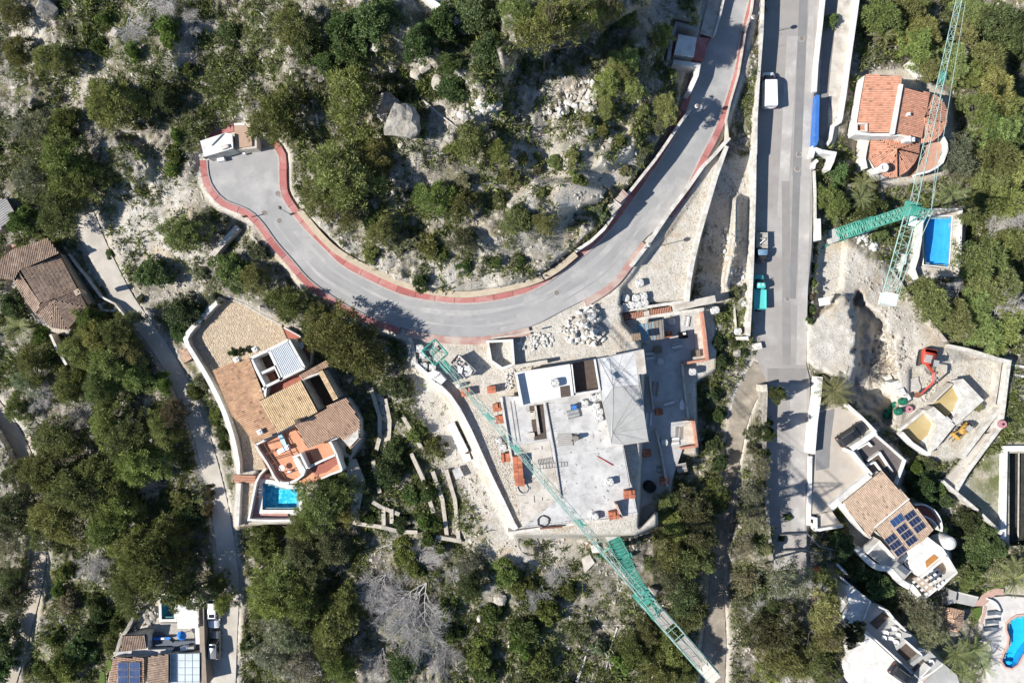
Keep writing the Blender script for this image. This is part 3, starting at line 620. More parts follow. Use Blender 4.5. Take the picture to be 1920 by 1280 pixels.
def pool(name, label, poly, z, depth, tile, water, rim, rimw=.5, rimz=.05, step=None, floor_mat=None):
    base = P(*[sum(p[i] for p in poly)/len(poly) for i in (0, 1)], z-depth)
    t = thing(name, label, 'swimming pool', base); top = [P(p[0], p[1], z) for p in poly]
    if area(top) < 0: top = top[::-1]
    n = len(top); bot = [Vector((p.x, p.y, z-depth)) for p in top]; m = MB()
    m.add(top+bot, [(i, i+n, (i+1) % n+n, (i+1) % n)[::-1] for i in range(n)]); m.build('basin_wall', tile, t)
    m = MB(); m.prism(bot, z-depth-.1); m.build('basin_floor', floor_mat or tile, t)
    m = MB(); m.poly([p-Vector((0, 0, .14)) for p in top]); m.build('water', water, t)
    if rim:
        c = sum(top, Vector())/n; out = []
        for i in range(n):
            a, b = top[i-1], top[(i+1) % n]; d1 = (top[i]-a).normalized(); d2 = (b-top[i]).normalized(); nn = Vector((d1.y+d2.y, -d1.x-d2.x, 0)); L = nn.length
            out.append(top[i]+nn.normalized()*rimw*min(1.6, 2/max(L, .6)))
        m = MB(); zt = Vector((0, 0, rimz))
        m.add([p+zt for p in top]+[p+zt for p in out]+[p-Vector((0, 0, .25)) for p in top]+[p-Vector((0, 0, .3)) for p in out],
              [(i, (i+1) % n, (i+1) % n+n, i+n)[::-1] for i in range(n)]+[(i, i+2*n, (i+1) % n+2*n, (i+1) % n)[::-1] for i in range(n)]+[(i+n, (i+1) % n+n, (i+1) % n+3*n, i+3*n)[::-1] for i in range(n)])
        m.build('coping', rim, t)
    return t
def paving(name, poly, z, mat, sp, kind, seed, parent=None, jm=None, jitter=.25, th=.05, size=.84):
    """individually laid pavers with recessed joints, joined; poly px"""
    r = random.Random(seed); w = [P(p[0], p[1], z) for p in poly]; m = MB(); m.prism([p-Vector((0, 0, th*.7)) for p in w], z-.5); o = m.build(name, jm, parent, kind='structure' if parent is None else None)
    A = np.array([(p.x, p.y) for p in w]); x0, y0 = A.min(0); x1, y1 = A.max(0); xs = np.arange(x0, x1, sp); X, Y = np.meshgrid(xs, np.arange(y0, y1, sp)); X = X.copy(); X[1::2] += sp/2
    X = X+nr.uniform(-jitter, jitter, X.shape)*sp; Y = Y+nr.uniform(-jitter, jitter, Y.shape)*sp
    ins = sdf([tuple(a) for a in A], X, Y) < -sp*.4; m = MB()
    for x, y in zip(X[ins], Y[ins]):
        s = sp*size*r.uniform(.8, 1.12)/2; k = r.choice((5, 6, 6, 7)); a0 = r.random()*6; zz = z+r.uniform(-.012, .012); t = r.uniform(.72, 1.2)
        ring = [(x+s*r.uniform(.82, 1.1)*math.cos(a0+6.283*i/k), y+s*r.uniform(.82, 1.1)*math.sin(a0+6.283*i/k)) for i in range(k)]
        m.add([(a, b, zz) for a, b in ring]+[(x+(a-x)*1.06, y+(b-y)*1.06, zz-th) for a, b in ring], [tuple(range(k))]+[(i+k, (i+1) % k+k, (i+1) % k, i) for i in range(k)], 0, t)
    m.build('cobble', mat, o, kind='stuff'); return o

# ------------------------------------------------------------ retaining and garden walls
wall('retaining_wall', 'tall pale retaining wall along the hill side of the climbing road bend', [(u, v, rzq(u, v)+3.0) for u, v in A3((1000,605),(935,690),(870,790),(800,890),(720,990),(640,1090),(560,1210),(515,1275))]+[(1108,452,8.6),(1080,470,8.2)], .4, 3.4, WALLW, cat='retaining wall')
wl2 = smoothline([(1080,476),(1046,505),(1010,525),(960,539),(910,549),(870,553),(820,549),(780,541),(735,525),(680,499),(632,473),(598,440),(576,412),(560,394)], 40)
wall('retaining_wall', 'low sandy retaining wall hugging the inside of the lower road bend', [(u, v, rzq(u, v)+1.0) for u, v in wl2], .85, 1.6, M('sandy_wall_top', (.50, .42, .31), (.42, .35, .26), 1.2, .95, .4, 8), cat='retaining wall')
wall('parapet_wall', 'white parapet wall beside the road above the triangular stony plot', [(1368,258,6.1),(1340,290,6.2),(1318,312,6.3),(1290,352,6.5),(1255,398,6.8),(1212,462,7.0),(1184,498,7.1)], .5, 2.9, WALLW)
wall('parapet_wall', 'narrow pale parapet on the outer edge of the road toward the main street', [(1416,-30,5.9),(1410,20,5.9),(1398,60,5.9),(1385,140,5.9),(1370,190,5.9),(1362,225,6),(1366,262,6)], .22, 2.0, CONC2)
wall('boundary_wall', 'slanting white wall between the stony triangle and the shaded gully', [(1363,274,6.2),(1343,330,6.2),(1327,385,6.2),(1311,440,6.2),(1299,490,6.2),(1292,530,6.2),(1289,566,6.2)], .55, 5.6, WALLW)
wall('retaining_wall', 'long white wall between the main street and the bare gully', [(1432,-30,5.4),(1429,60,5.1),(1423,140,4.8),(1418,220,4.6),(1417,288,4.0),(1416,292,3.8),(1415,360,3.5),(1413,430,3.3),(1411,500,3.2),(1408,560,3.1),(1404,632,3.0)], .4, 4.8, WALLW, cat='retaining wall')
wall('retaining_wall', 'short white return wall below the parked turquoise truck', [(1403,634,3.5),(1388,634,3.0)], .5, 3.5, WALLW, cat='retaining wall')
wall('kerb_wall', 'low white kerb wall on the right edge of the upper main street', [(u, v, np.interp(v, mvs, mz)+.6) for u, v in [(1547,-30),(1541,30),(1536,75),(1531,120),(1528,172)]], .55, 1.6, WHITE)
wall('kerb_wall', 'thin white edge wall right of the street between the gateway and green crane', [(u, v, np.interp(v, mvs, mz)+.25) for u, v in [(1527,320),(1529,360),(1529,400),(1530,440)]], .3, 1.2, WALLW)
wall('boundary_wall', 'white wall on the right edge of the beige driveway ramp', [(1611,-20,1.3),(1603,40,1.3),(1593,110,1.2),(1584,178,1.2),(1577,222,1.1)]+[(1575,228,1.1),(1562,236,1.1),(1557,262,1.1),(1551,271,1.1)], .5, 4.0, WHITE)
wall('gate_wall', 'blocky white gate wall beside the parked street at the villa entrance', [(1522,295,2.6),(1526,278,2.6),(1541,284,2.6),(1565,288,2.4),(1560,304,2.2),(1553,318,2.0)], .55, 3.6, WHITE)
wall('planter_wall', 'angular white planter rim below the entrance of the red roofed villa', [(1533,300,2.1),(1527,306,2.1),(1525,316,2.1)], .5, 2.5, WHITE)
wall('gate_wall', 'short white wall between street and green crane mast foot', [(1535,410,1.9),(1536,450,1.9)], .6, 3.0, WHITE)
m = MB(); bz = [(1531,178),(1537,178),(1535,262),(1532,272),(1527,276),(1527,262)]
m.prism([P(u, v, 3.0) for u, v in bz], 1.2); o = m.build('blue_fence', TARP, label='bright blue covered fence panel on the right edge of the street', cat='fence')
m = MB()
for v in (182, 200, 218, 236, 254, 270): m.tube(P(1527.5, v, .8), P(1527.5, v, 3.05), .05, 6)
m.build('fence_post', STEELG, o)
block(None, 'driveway_ramp', A4((458,-60),(575,-60),(545,0),(480,540),(455,640),(432,660),(400,520)), .45, -2.5, CONC2)['kind'] = 'structure'
strip('driveway', A4((378,-60),(372,100),(350,520),(345,760),(380,800)), A4((458,-60),(445,100),(400,520),(395,690),(385,802)), [.3]*5, [.3]*5, ASPHP, 2)
# cobbled forecourt and its walls
zc = 5.0
paving('cobbled_forecourt', HCF((325,85),(110,340),(105,390),(235,600),(330,760),(420,920),(500,1090),(620,1285),(470,1285),(440,1180),(420,1050),(365,900),(290,740),(195,585),(85,395),(80,350),(300,75),(380,80),(480,118),(600,190),(740,262),(800,375),(530,490),(540,600),(620,760),(590,780),(715,1020),(560,1100),(455,955),(400,905),(265,575),(505,490),(790,372),(742,262)) if False else HCF((325,80),(90,350),(100,400),(215,590),(320,760),(400,910),(460,1060),(475,1275),(640,1285),(560,1095),(720,1020),(800,400),(742,264),(600,190),(480,118),(390,85)), zc, COBB, .33, 'stuff', 3, jm=JOINT)
paving('cobbled_path', PL((128,735),(275,725),(262,850),(232,1000),(205,1110),(160,1195),(78,1200),(85,1010),(95,900)), 4.4, COBB, .33, 'stuff', 4, jm=JOINT)
wall('boundary_wall', 'long curving white wall around the cobbled forecourt', [(p[0], p[1], zc+1.15) for p in smoothline(HCF((318,70),(230,160),(120,275),(72,335),(66,370),(85,410),(200,590),(290,760),(352,900),(400,1050),(428,1180),(445,1290)), 30, 2)]+[(p[0], p[1], zc+1.1) for p in PL((100,560),(108,630))], .55, 2.6, WALLW, cap=WHITE)
wall('boundary_wall', 'straight white wall continuing below the terracotta steps by the pool', [(p[0], p[1], 5.2) for p in PL((108,730),(100,850),(92,1010),(85,1200))], .5, 3, WALLW)
wall('metal_gate', 'thin white sliding gate outside the forecourt corner', [(p[0], p[1], zc+.8) for p in HCF((275,90),(200,150),(130,215))], .08, 2.2, PWHITE, cat='gate')
wall('stone_edging', 'thin pale stone edging along the upper rim of the forecourt', [(p[0], p[1], zc+.25) for p in HCF((390,83),(480,116),(600,188),(745,265))], .35, .8, STONE)
bb = thing('gate_hut', 'tiny red tiled gate roof outside the curved white wall', 'roof', P(*HCF(65,470), 4.0))
roof(bb, HCF((25,430,5.6),(75,425,6.0),(118,500,6.0),(58,535,5.5)), T_PK, .15); block(bb, 'wall', scale_poly(HCF((25,430),(75,425),(118,500),(58,535)), .85), 5.4, 3.0, WALLW)

# ------------------------------------------------------------ villa with straw coloured roofs and pool (centre left)
H = thing('villa', 'villa with straw and brown tiled roofs between cobbled forecourt and pool', 'house', P(560, 760, 4.6))
bp_ = [HCF((262,580),(400,520),(520,492),(600,700),(625,775),(592,790),(715,1020),(556,1098),(456,955),(398,902))]
z3 = [(*HCF(262,575), 8.2), (*HCF(510,492), 9.5), (*HCF(715,1020), 9.5)]
block(H, 'wall', scale_poly(bp_[0], .96), 7.6, 4.2, WALLW); roof(H, bp_[0], T_BR, .3, z3, seed=2)
yp = HCF((594,794),(885,648),(1005,868),(715,1022)); block(H, 'wall', scale_poly(yp, .97), 9.4, 4.2, WALLW)
roof(H, yp, T_YE, .3, [(*HCF(594,794), 10.2), (*HCF(885,648), 10.2), (*HCF(715,1022), 9.7)], seed=3)
pk = HCF((838,962),(1006,878),(1075,842),(1060,830),(1200,772),(1296,930),(1300,1062),(1236,1130),(1140,1042),(930,1132)); block(H, 'wall', scale_poly(pk, .94), 8.0, 3.6, WALLW)
roof(H, pk, T_PK, .3, [(*HCF(838,962), 9.3), (*HCF(1200,772), 9.0), (*HCF(1100,1040), 8.3)], seed=4)
# sunken court beyond the straw roof, its straw coloured rim
floor(H, 'court_floor', HCF((885,640),(1010,598),(1115,800),(1008,868)), 5.4, DARKF)  # the deep court's shade is put into its floor colour
wall('court_wall', '', [(p[0], p[1], 9.2) for p in HCF((890,645),(1010,600))], .25, 4, WALLW, parent=H)
roof(H, HCF((1000,590,9.4),(1030,572,9.4),(1142,778,9.2),(1110,796,9.2)), T_YE, .3, seed=5, flow=(1, .5)); block(H, 'wall', HCF((1008,594),(1030,580),(1135,775),(1112,790)), 9.0, 4.2, WALLW)
roof(H, HCF((870,612,9.4),(1058,508,9.2),(1085,545,8.9),(893,642,9.2)), T_PK, .25, seed=6); block(H, 'wall', scale_poly(HCF((872,614),(1056,512),(1080,545),(893,640)), .93), 8.8, 4.2, WALLW)
# white walled patio with the glazed canopy
for q in ([(528,495),(655,435),(795,365)], [(528,495),(580,600),(632,700),(625,768)], [(795,365),(905,560)], [(632,695),(905,562)], [(655,440),(750,640)], [(605,600),(700,555),(745,655)], [(592,725),(632,700)]):
    wall('patio_wall', '', [(p[0], p[1], 9.5) for p in HCF(q)], .35, 5, WHITE, parent=H)
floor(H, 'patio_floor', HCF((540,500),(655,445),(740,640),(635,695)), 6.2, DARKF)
floor(H, 'patio_floor', HCF((610,605),(680,578),(715,650),(632,690)), 7.2, TERRAR)
floor(H, 'patio_floor', HCF((600,722),(775,640),(870,610),(893,645),(640,770)), 8.0, TERRAR)
g = floor(H, 'canopy', HCF((664,440),(790,380),(895,558),(755,632)), 9.45, M('pale_canopy_sheet', (.56, .60, .62), (.50, .54, .56), 1, .35), .06)
a, b = HCF(664,440), HCF(790,380); c, d = HCF(755,632), HCF(895,558)
for k in range(12):
    t = (k+.5)/12; m = MB(); m.tube(P(a[0]+(b[0]-a[0])*t, a[1]+(b[1]-a[1])*t, 9.5), P(c[0]+(d[0]-c[0])*t, c[1]+(d[1]-c[1])*t, 9.5), .035, 4); m.build('canopy_rib', PWHITE, g)
# red side terrace with table
tr = HCF((760,280),(870,340),(955,425),(948,545),(908,560),(800,372)); floor(H, 'side_terrace', tr, 6.3, TERRAR, 2.5)
wall('terrace_parapet', '', [(p[0], p[1], 7.0) for p in HCF((760,278),(870,338),(957,425),(950,540))], .16, 1.6, WHITE, parent=H)
for (u, v, mm, rd) in ((858, 940, BARK, 0), (422, 505, WHITE, 0), (553, 432, WHITE, 0), (588, 1015, WHITE, 0)):
    chimney(H, *HCF(u, v), 10.6 if u > 800 else 9.8, 1.4, .55, .5, mm)
def round_table(u, v, z, r, label, mat=PWHITE):
    t = thing('round_table', label, 'table', P(u, v, z)); p = P(u, v, z); m = MB(); m.lathe(p, [(r, .70), (r, .75)], 20); m.build('tabletop', mat, t)
    m = MB(); m.lathe(p, [(r*.5, 0), (r*.45, .05), (.06, .08), (.06, .70)], 10); m.build('pedestal', mat, t)
    return t
round_table(*HCF(883,405), 6.3, .62, 'white round table on the red side terrace of the straw roofed villa')
# terracotta terrace overlooking the pool
tf = PL((305,315),(520,190),(600,140),(700,112),(855,350),(1095,262),(1165,410),(1222,585),(1000,680),(830,750),(740,700),(640,715),(520,715),(440,560)); TZ = 6.6
floor(H, 'terracotta_terrace', tf, TZ, TERRA, 2.6)
pw = [(285,312),(320,380),(380,470),(440,560),(480,650),(520,705),(580,728),(650,730)]
wall('terrace_parapet', '', [(p[0], p[1], TZ+.9) for p in PL(pw)], .3, 3.6, WHITE, parent=H)
for q, z in (([(650,730),(740,690),(800,640)], .8), ([(285,312),(400,255),(520,190),(610,140),(690,112)], .9), ([(690,450),(775,415),(850,570)], 1.6), ([(850,565),(1000,490),(1160,420)], .9), ([(1085,265),(1110,300),(1165,415),(1225,590)], .9), ([(1000,680),(1110,630),(1225,590)], .6), ([(1070,270),(1175,235)], .9)):
    wall('terrace_wall', '', [(p[0], p[1], TZ+z) for p in PL(q)], .3, z+2, WHITE, parent=H)
floor(H, 'stair_roof', PL((695,470),(740,445),(830,590),(810,650),(770,620)), TZ+1.2, WHITE, 1.2)
floor(H, 'lower_terrace', PL((870,560),(1160,425),(1180,520),(1060,610),(940,640)), TZ+.02, TERRAR, .1); floor(H, 'stair_well', PL((790,410),(880,390),(930,510),(850,555)), TZ+.03, TERRAR, .05)
for i, q in enumerate(((320,330,500,690), (380,300,560,640))):
    pts = smoothline(PL((q[0],q[1]),(q[0]+90,q[1]+150),(q[2]-30,q[3]-100),(q[2]+50,q[3]+25)), 8); m = MB()
    for k in range(len(pts)-1): m.tube(P(*pts[k], TZ+2.3), P(*pts[k+1], TZ+2.3), .07, 4)
    for k in (0, 3, 6): m.tube(P(*pts[k], TZ), P(*pts[k], TZ+2.3), .06, 4)
    m.build('pergola_beam', RUST, H)
for s in (0, 1, 2):
    m = MB(); p1, p2 = PL(335+62*s, 300+112*s), PL(395+62*s, 290+105*s); m.tube(P(*p1, TZ+2.36), P(*p2, TZ+2.36), .05, 4); m.build('pergola_rail', RUST, H)
def lounger(u, v, z, ang, label, mat, L=1.9):
    t = thing('sun_lounger', label, 'sun lounger', P(u, v, z), None, ang); m = MB(); W_ = .65
    t.rotation_euler = (0, 0, ang); p = Vector()
    def part(name, bm, mt):
        me = bm.mesh(name, mt); return place(name, me, (0, 0, 0), parent=t)
    m.box((0, 0, .3), (L, W_, .06)); part('frame', m, mat); m = MB(); m.box((-.2, 0, .37), (L*.62, W_*.92, .08)); part('mattress', m, mat)
    m = MB(); c = MB(); vs = [(L*.14, -W_*.46, .35), (L*.14, W_*.46, .35), (L*.46, W_*.46, .7), (L*.46, -W_*.46, .7)]; m.stack([vs, [(x, y, z+.08) for x, y, z in vs]]); part('backrest', m, mat)
    for sx in (-1, 1):
        for sy in (-1, 1): m = MB(); m.box((sx*L*.42, sy*W_*.42, .14), (.06, .06, .28)); part('leg', m, mat)
    return t
lounger(*PL(592,262), TZ, 1.95, 'pale blue sun lounger on the terracotta terrace', M('pale_blue_fabric', (.42, .60, .68), None, rough=.7))
lounger(*PL(600,358), TZ, .45, 'white sun lounger on the terracotta terrace below the pale blue one', PWHITE)
round_table(*PL(590,555), TZ, .42, 'white round table on the terracotta terrace beside two stools')
for (u, v, l) in ((660,600,'white stool on the terracotta terrace beside the round table'),(478,378,'dark small stool on the terracotta terrace near the pergola')):
    p = P(*PL(u, v), TZ); t = thing('stool', l, 'stool', p); m = MB(); m.lathe(p, [(.22, .42), (.24, .47)], 12); m.build('seat', PWHITE if u > 500 else RUST, t)
    for k in range(4): m = MB(); a = math.pi/4+k*math.pi/2; m.tube(p+Vector((.18*math.cos(a), .18*math.sin(a), 0)), p+Vector((.14*math.cos(a), .14*math.sin(a), .43)), .025, 5); m.build('leg', STEELG, t)
# pool deck
floor(None, 'pool_deck', PL((300,640),(385,640),(375,725),(368,732),(360,1018),(620,1022),(660,1140),(225,1130)), 4.22, M('pink_deck', (.44, .25, .21), (.38, .21, .175), 1.2, .85, .2, 12), .6, 'structure')
pool('swimming_pool', 'blue pool with white rim under a pine below the terracotta terrace', HP['c'], 4.3, 1.5, POOLB, WATER, WHITE, .55, floor_mat=POOLC)
wall('boundary_wall', 'white wall bounding the pink pool deck left of the pool', [(p[0], p[1], 5.2) for p in PL((395,570),(330,640),(290,720),(262,860),(228,1030),(208,1130),(440,1138),(660,1135))], .28, 2.0, WHITE)
wall('pergola_rail', 'thin rail crossing the pink deck left of the pool', [(p[0], p[1], 5.0) for p in PL((280,880),(375,870))], .06, .08, RUST, cat='rail')
st = thing('entrance_steps', 'terracotta steps from the track through the white wall beside the pool', 'steps', P(*PL(160,680), 4.0))
for k in range(3):
    y = 640+k*28; m = MB(); m.prism(px3(PL((50,y),(285,y+8),(283,y+32),(50,y+26)), 5.0-.12*k), 4.0); m.build('step', M('step_tile', (.40,.21,.14), (.34,.175,.115), 2, .85) if k == 0 else bpy.data.materials['step_tile'], st)

# ------------------------------------------------------------ orange roofed villa (upper right)
H = thing('villa', 'orange tiled villa with a rounded roof end beside the green crane jib', 'house', P(1690, 240, -3.2))
r1 = A4((605,415),(808,425),(803,480),(748,742),(552,735),(578,560)); block(H, 'wall', [(p[0]-1.5, p[1]) for p in scale_poly(r1, .975)], 1.7, -3.6, WHITE)
roof(H, r1, T_OR, .25, [(*A4(590,420), 1.9), (*A4(555,735), 1.9), (*A4(780,600), 3.4)], seed=11)
r2 = A4((812,487),(960,520),(915,772),(765,742)); block(H, 'wall', scale_poly(r2, .95), 2.0, -3.6, WHITE); roof(H, r2, T_OR, .25, [(*A4(812,487), 3.2), (*A4(765,742), 3.2), (*A4(960,520), 2.5)], seed=12)
wall('ridge_wall', '', [(p[0], p[1], 3.75) for p in A4((805,470),(757,748))], .5, 1.0, WHITE, parent=H)
wall('ridge_wall', '', [(p[0], p[1], 2.9) for p in A4((545,742),(640,752),(740,752),(800,752),(880,775))], .4, 2.0, WHITE, parent=H)
arc = A4((962,522),(1000,535),(1035,565),(1056,615),(1056,690),(1020,755),(975,790),(912,798)); cc = A4(935,655)
block(H, 'wall', [(cc[0]+(p[0]-cc[0])*.93, cc[1]+(p[1]-cc[1])*.93) for p in arc+[A4(900,770), A4(945,560)]], 1.4, -3.6, WHITE)
for i in range(len(arc)-1): roof(H, [(*cc, 2.7), (*arc[i], 1.6), (*arc[i+1], 1.6)], T_OR, .2, seed=20+i)
lo = A4((636,758),(790,768),(905,795),(900,860),(875,910),(835,955),(785,985),(735,993),(695,975),(655,930),(622,880)); cc = A4(783,832)
block(H, 'wall', [(cc[0]+(p[0]-cc[0])*.94, cc[1]+(p[1]-cc[1])*.94) for p in lo], .3, -3.6, WHITE)
for i in range(len(lo)): roof(H, [(*cc, 1.7), (*lo[i-1], .5), (*lo[i], .5)], T_OR, .2, seed=40+i)
for a in (3, 6): m = MB(); m.tube(P(*cc, 1.85), P(*lo[a], .66), .09, 5); m.build('ridge_tile', T_OR, H)
wall('side_wall', '', [(p[0], p[1], .2) for p in A4((628,752),(610,820),(598,885),(610,940))], .35, 3.6, WHITE, parent=H)
chimney(H, *A4(708,935), 2.6, 2.6, 1.1, 0, WHITE, True); chimney(H, *A4(848,636), 3.6, 1.0, .35); chimney(H, *A4(845,775), 3.4, 1.4, .6); chimney(H, *A4(868,778), 3.2, 1.2, .5)
wall('roof_box', '', [(p[0], p[1], 2.7) for p in A4((556,690),(612,690),(612,732),(556,732),(556,690))], .16, 1.2, WHITE, parent=H)
te = A4((960,802),(1040,765),(1060,830),(1035,905),(965,955),(895,972),(930,880)); floor(H, 'round_terrace', te, -.6, M('pink_terrace', (.45,.26,.19), (.40,.23,.165), 1.5, .85), 2.5)
wall('terrace_parapet', '', [(p[0], p[1], .4) for p in A4((1040,765),(1058,800),(1060,840),(1035,905),(1000,935),(955,958),(895,972))], .28, 1.4, WHITE, parent=H)
win(H, P(*A4(590,430), 0).xy, P(*A4(540,742), 0).xy, .3, 1.2, 4, 1.0)
t = [(p[0], p[1]) for p in A4((850,340),(885,375),(935,420),(965,440))]
wall('garden_wall', 'short white garden wall above the orange roof under the pines', [(*p, -1.6) for p in t], .4, 2.0, WHITE)
wall('garden_steps', 'white kerbed planting bed below the orange villa', [(p[0], p[1], -2.2) for p in A4((415,1025),(440,1068),(500,1060),(515,1015))], .3, 1.2, WHITE, cat='planting bed')

# rectangular pool right of the crane
ring = CRF((1010,170),(1412,168),(1390,838),(1180,835),(1185,760),(1270,752),(1305,245),(1022,245))
floor(None, 'pool_deck', CRF((1000,172),(1400,170),(1400,248),(1306,248),(1024,246)), -3.75, CONC2, 1.2, 'structure'); floor(None, 'pool_deck', CRF((1307,249),(1400,249),(1380,832),(1180,832),(1182,766),(1276,758)), -3.75, CONC2, 1.2, 'structure'); floor(None, 'pool_deck', CRF((930,760),(1020,735),(1180,765),(1178,860),(1000,870)), -3.8, CONC2, 1.0, 'structure')
pool('swimming_pool', 'rectangular bright blue pool right of the green crane mast', HP['r'], -3.7, 1.7, M('sky_blue_pool', (.07,.36,.74), (.09,.42,.80), 1, .3), WATER, PWHITE, .12)
wall('pool_wall', 'white wall along the left side of the rectangular blue pool', [(p[0], p[1], -2.2) for p in CRF((1010,260),(990,480),(965,640),(925,770),(960,870))], .45, 3.0, WHITE); wall('pool_wall', 'white wall along the right and lower side of the rectangular blue pool', [(p[0], p[1], -3.1) for p in CRF((1060,172),(1405,172),(1382,835),(1190,828))], .3, 1.8, WHITE)
st = thing('garden_stairs', 'pale concrete stairs beside the wall of the rectangular pool', 'stairs', P(*CRF(890,680), -4.4))
for k in range(9):
    y = 620+k*15; m = MB(); m.prism(px3(CRF((862,y),(935,y),(933,y+16),(860,y+16)), -2.8-.16*k), -4.6); m.build('step', CONC2, st)
wall('stair_wall', 'white block wall left of the pale garden stairs', [(p[0], p[1], -2.2) for p in CRF((845,620),(830,710),(800,720),(795,790))], .5, 2.6, WHITE)

# ------------------------------------------------------------ brown roofed house, far left
H = thing('house', 'house with weathered brown hipped tile roofs on the left edge', 'house', P(80, 520, 3.6))
q1 = B1((-40,215),(70,130),(270,65),(330,150),(110,245),(80,300),(-40,285)); block(H, 'wall', scale_poly(q1, .9), 6.8, 3, M('beige_render', (.42,.33,.24), (.36,.28,.20), 1.2, .9))
roof(H, q1, T_GB, .25, [(*B1(110,245), 8.2), (*B1(330,150), 8.2), (*B1(70,130), 7.0)], seed=51)
q2 = B1((115,242),(330,155),(432,350),(312,402),(226,428)); BE = bpy.data.materials['beige_render']; block(H, 'wall', B1((120,250),(330,150),(490,430),(430,470),(380,570),(300,565),(220,490),(130,330)), 6.6, 3, BE)
roof(H, q2, T_GB, .25, [(*B1(115,242), 8.3), (*B1(226,428), 8.3), (*B1(400,290), 7.0)], seed=52)
cc = B1(300,405)
hp = B1((226,428),(108,252),(80,305),(130,400),(205,490),(285,560),(375,575),(485,448),(432,352)); zz_ = [8.2, 8.2, 6.9, 6.9, 6.9, 6.9, 6.9, 6.9, 7.0]
roof(H, [(*hp[0], 8.2), (*hp[1], 8.2), (*hp[2], 7), (*hp[3], 6.95), (*hp[4], 6.9)], T_GB, .22, seed=53)
for i in range(4, 8): roof(H, [(*(cc if i > 4 else cc), 8.15), (*hp[i], 6.9), (*hp[i+1], 6.9)], T_GB, .22, seed=54+i)
roof(H, [(*cc, 8.15), (*hp[0], 8.2), (*hp[4], 6.9)], T_GB, .22, seed=60)
chimney(H, *B1(430,365), 9.0, 1.6, .6, .5, BE); win(H, P(*B1(330,150), 3).xy, P(*B1(490,430), 3).xy, 5.2, 1.1, 3, .9)
H = thing('outbuilding', 'small grey corrugated roof at the left edge above the brown house', 'building', P(10, 402, 4)); q = A1((-60,1110),(38,1108),(92,1200),(-10,1290),(-60,1300))
block(H, 'wall', scale_poly(q, .92), 6.6, 3, BE); roof(H, q, M('grey_sheet_roof', (.30,.29,.28), (.24,.23,.22), 1, .7, tint=True), .15, [(*A1(38,1108), 7.3), (*A1(92,1200), 7.3), (*A1(-60,1250), 6.7)], sp=.3, seed=61)
floor(None, 'terrace', B1((40,55),(110,22),(160,75),(70,118)), 4.4, M('pink_tile_terrace', (.46,.25,.20), (.40,.21,.17), 2, .8), .8, 'structure')
wall('garden_wall', 'broken white garden wall among trees above the grey corrugated roof', [(p[0], p[1], 6.0) for p in A1((40,900),(75,960),(100,1030),(160,1080),(140,1125),(165,1150))], .35, 1.6, WHITE)
wall('garden_wall', 'white garden wall with red coping below the brown roofed house', [(p[0], p[1], 4.6) for p in B1((280,600),(320,690),(370,770))], .35, 1.6, WALLW)
wall('gate_wall', 'white gate wall and post where the lane passes the brown house', [(p[0], p[1], 5.0) for p in B1((550,430),(565,465),(635,470),(650,440))], .3, 1.6, WALLW)
wall('lane_wall', 'low white wall along the lane beside the brown roofed house', [(p[0], p[1], 5.4) for p in B1((380,150),(430,220),(480,280),(560,390),(640,430),(720,530)) ], .25, 1.2, WALLW)
wall('garden_wall', 'slanting concrete ledge wall on the slope below the cul-de-sac', [(p[0], p[1], 8.0) for p in B1((1325,0),(1260,70),(1180,165))], .75, 1.2, CONC2)
props(block(None, 'concrete_block', B1((1400,55),(1430,30),(1465,70),(1430,95)), 7.9, 7, CONC2), 'white concrete base block beside the red pavement of the cul-de-sac', 'concrete block')

# ------------------------------------------------------------ guardhouse at the end of the cul-de-sac
H = thing('guardhouse', 'flat white roofed hut at the end of the cul-de-sac', 'hut', P(*GH(380,420), 8.5))
q = GH((205,375),(480,285),(555,300),(565,455),(250,548)); block(H, 'wall', [(u+1.2, v+1) for u, v in scale_poly(q, .96)], 10.8, 8.2, WALLW)
block(H, 'roof', q, 11.0, 10.8, M('dirty_white_roof', (.70,.69,.67), (.55,.53,.50), .9, .8, .1, 8, c3=(.48,.45,.42), s3=.6))
m = MB(); a, b = P(*GH(330,425), 11.12), P(*GH(445,305), 11.12); m.tube(a, b, .07, 5); m.tube(a+Vector((.2, .15, 0)), b+Vector((.2, .15, 0)), .05, 5); m.build('roof_pipe', STEELG, H)
block(H, 'roof_hatch', GH((430,430),(500,405),(515,440),(445,470)), 11.3, 11.0, CONC2); win(H, P(*GH(250,548), 9).xy, P(*GH(565,455), 9).xy, 9.6, 1.0, 3, 1.0, .35)
H = thing('shed', 'tan roofed shed beside the white hut under a pine', 'shed', P(*GH(680,330), 8.5)); q = GH((575,195),(690,190),(770,300),(770,430),(588,455)); block(H, 'wall', GH((580,200),(690,195),(822,330),(822,455),(600,470)), 10.2, 8.2, CONC2)
block(H, 'roof', q, 10.45, 10.2, M('tan_membrane', (.40,.28,.20), (.36,.25,.18), 2, .85)); wall('roof_edge', '', [(p[0], p[1], 10.6) for p in GH((575,193),(690,190))], .3, .3, WHITE, parent=H)
bx = lambda nm, fr, pts, z, h, mat, label, cat: props(block(None, nm, fr(pts), z+h, z, mat), label, cat)
o = bx('bench_block', GH, [(385,555),(460,550),(470,585),(390,600)], 8.5, .7, PWHITE, 'white block bench on the asphalt below the guardhouse', 'bench')
o = bx('utility_box', GH, [(665,505),(695,500),(698,518),(668,522)], 8.5, .6, PWHITE, 'small white utility box on the asphalt below the tan shed', 'utility box')
wall('notice_board', 'dark notice board casting a wide shadow across the left red pavement', [(p[0], p[1], 10.0) for p in GH((655,1195),(700,1185))], .12, .9, RUST, cat='sign')
floor(None, 'pavement', GH((330,305),(560,185),(572,270),(470,292),(230,360)), 8.62, REDP, .5, 'structure')
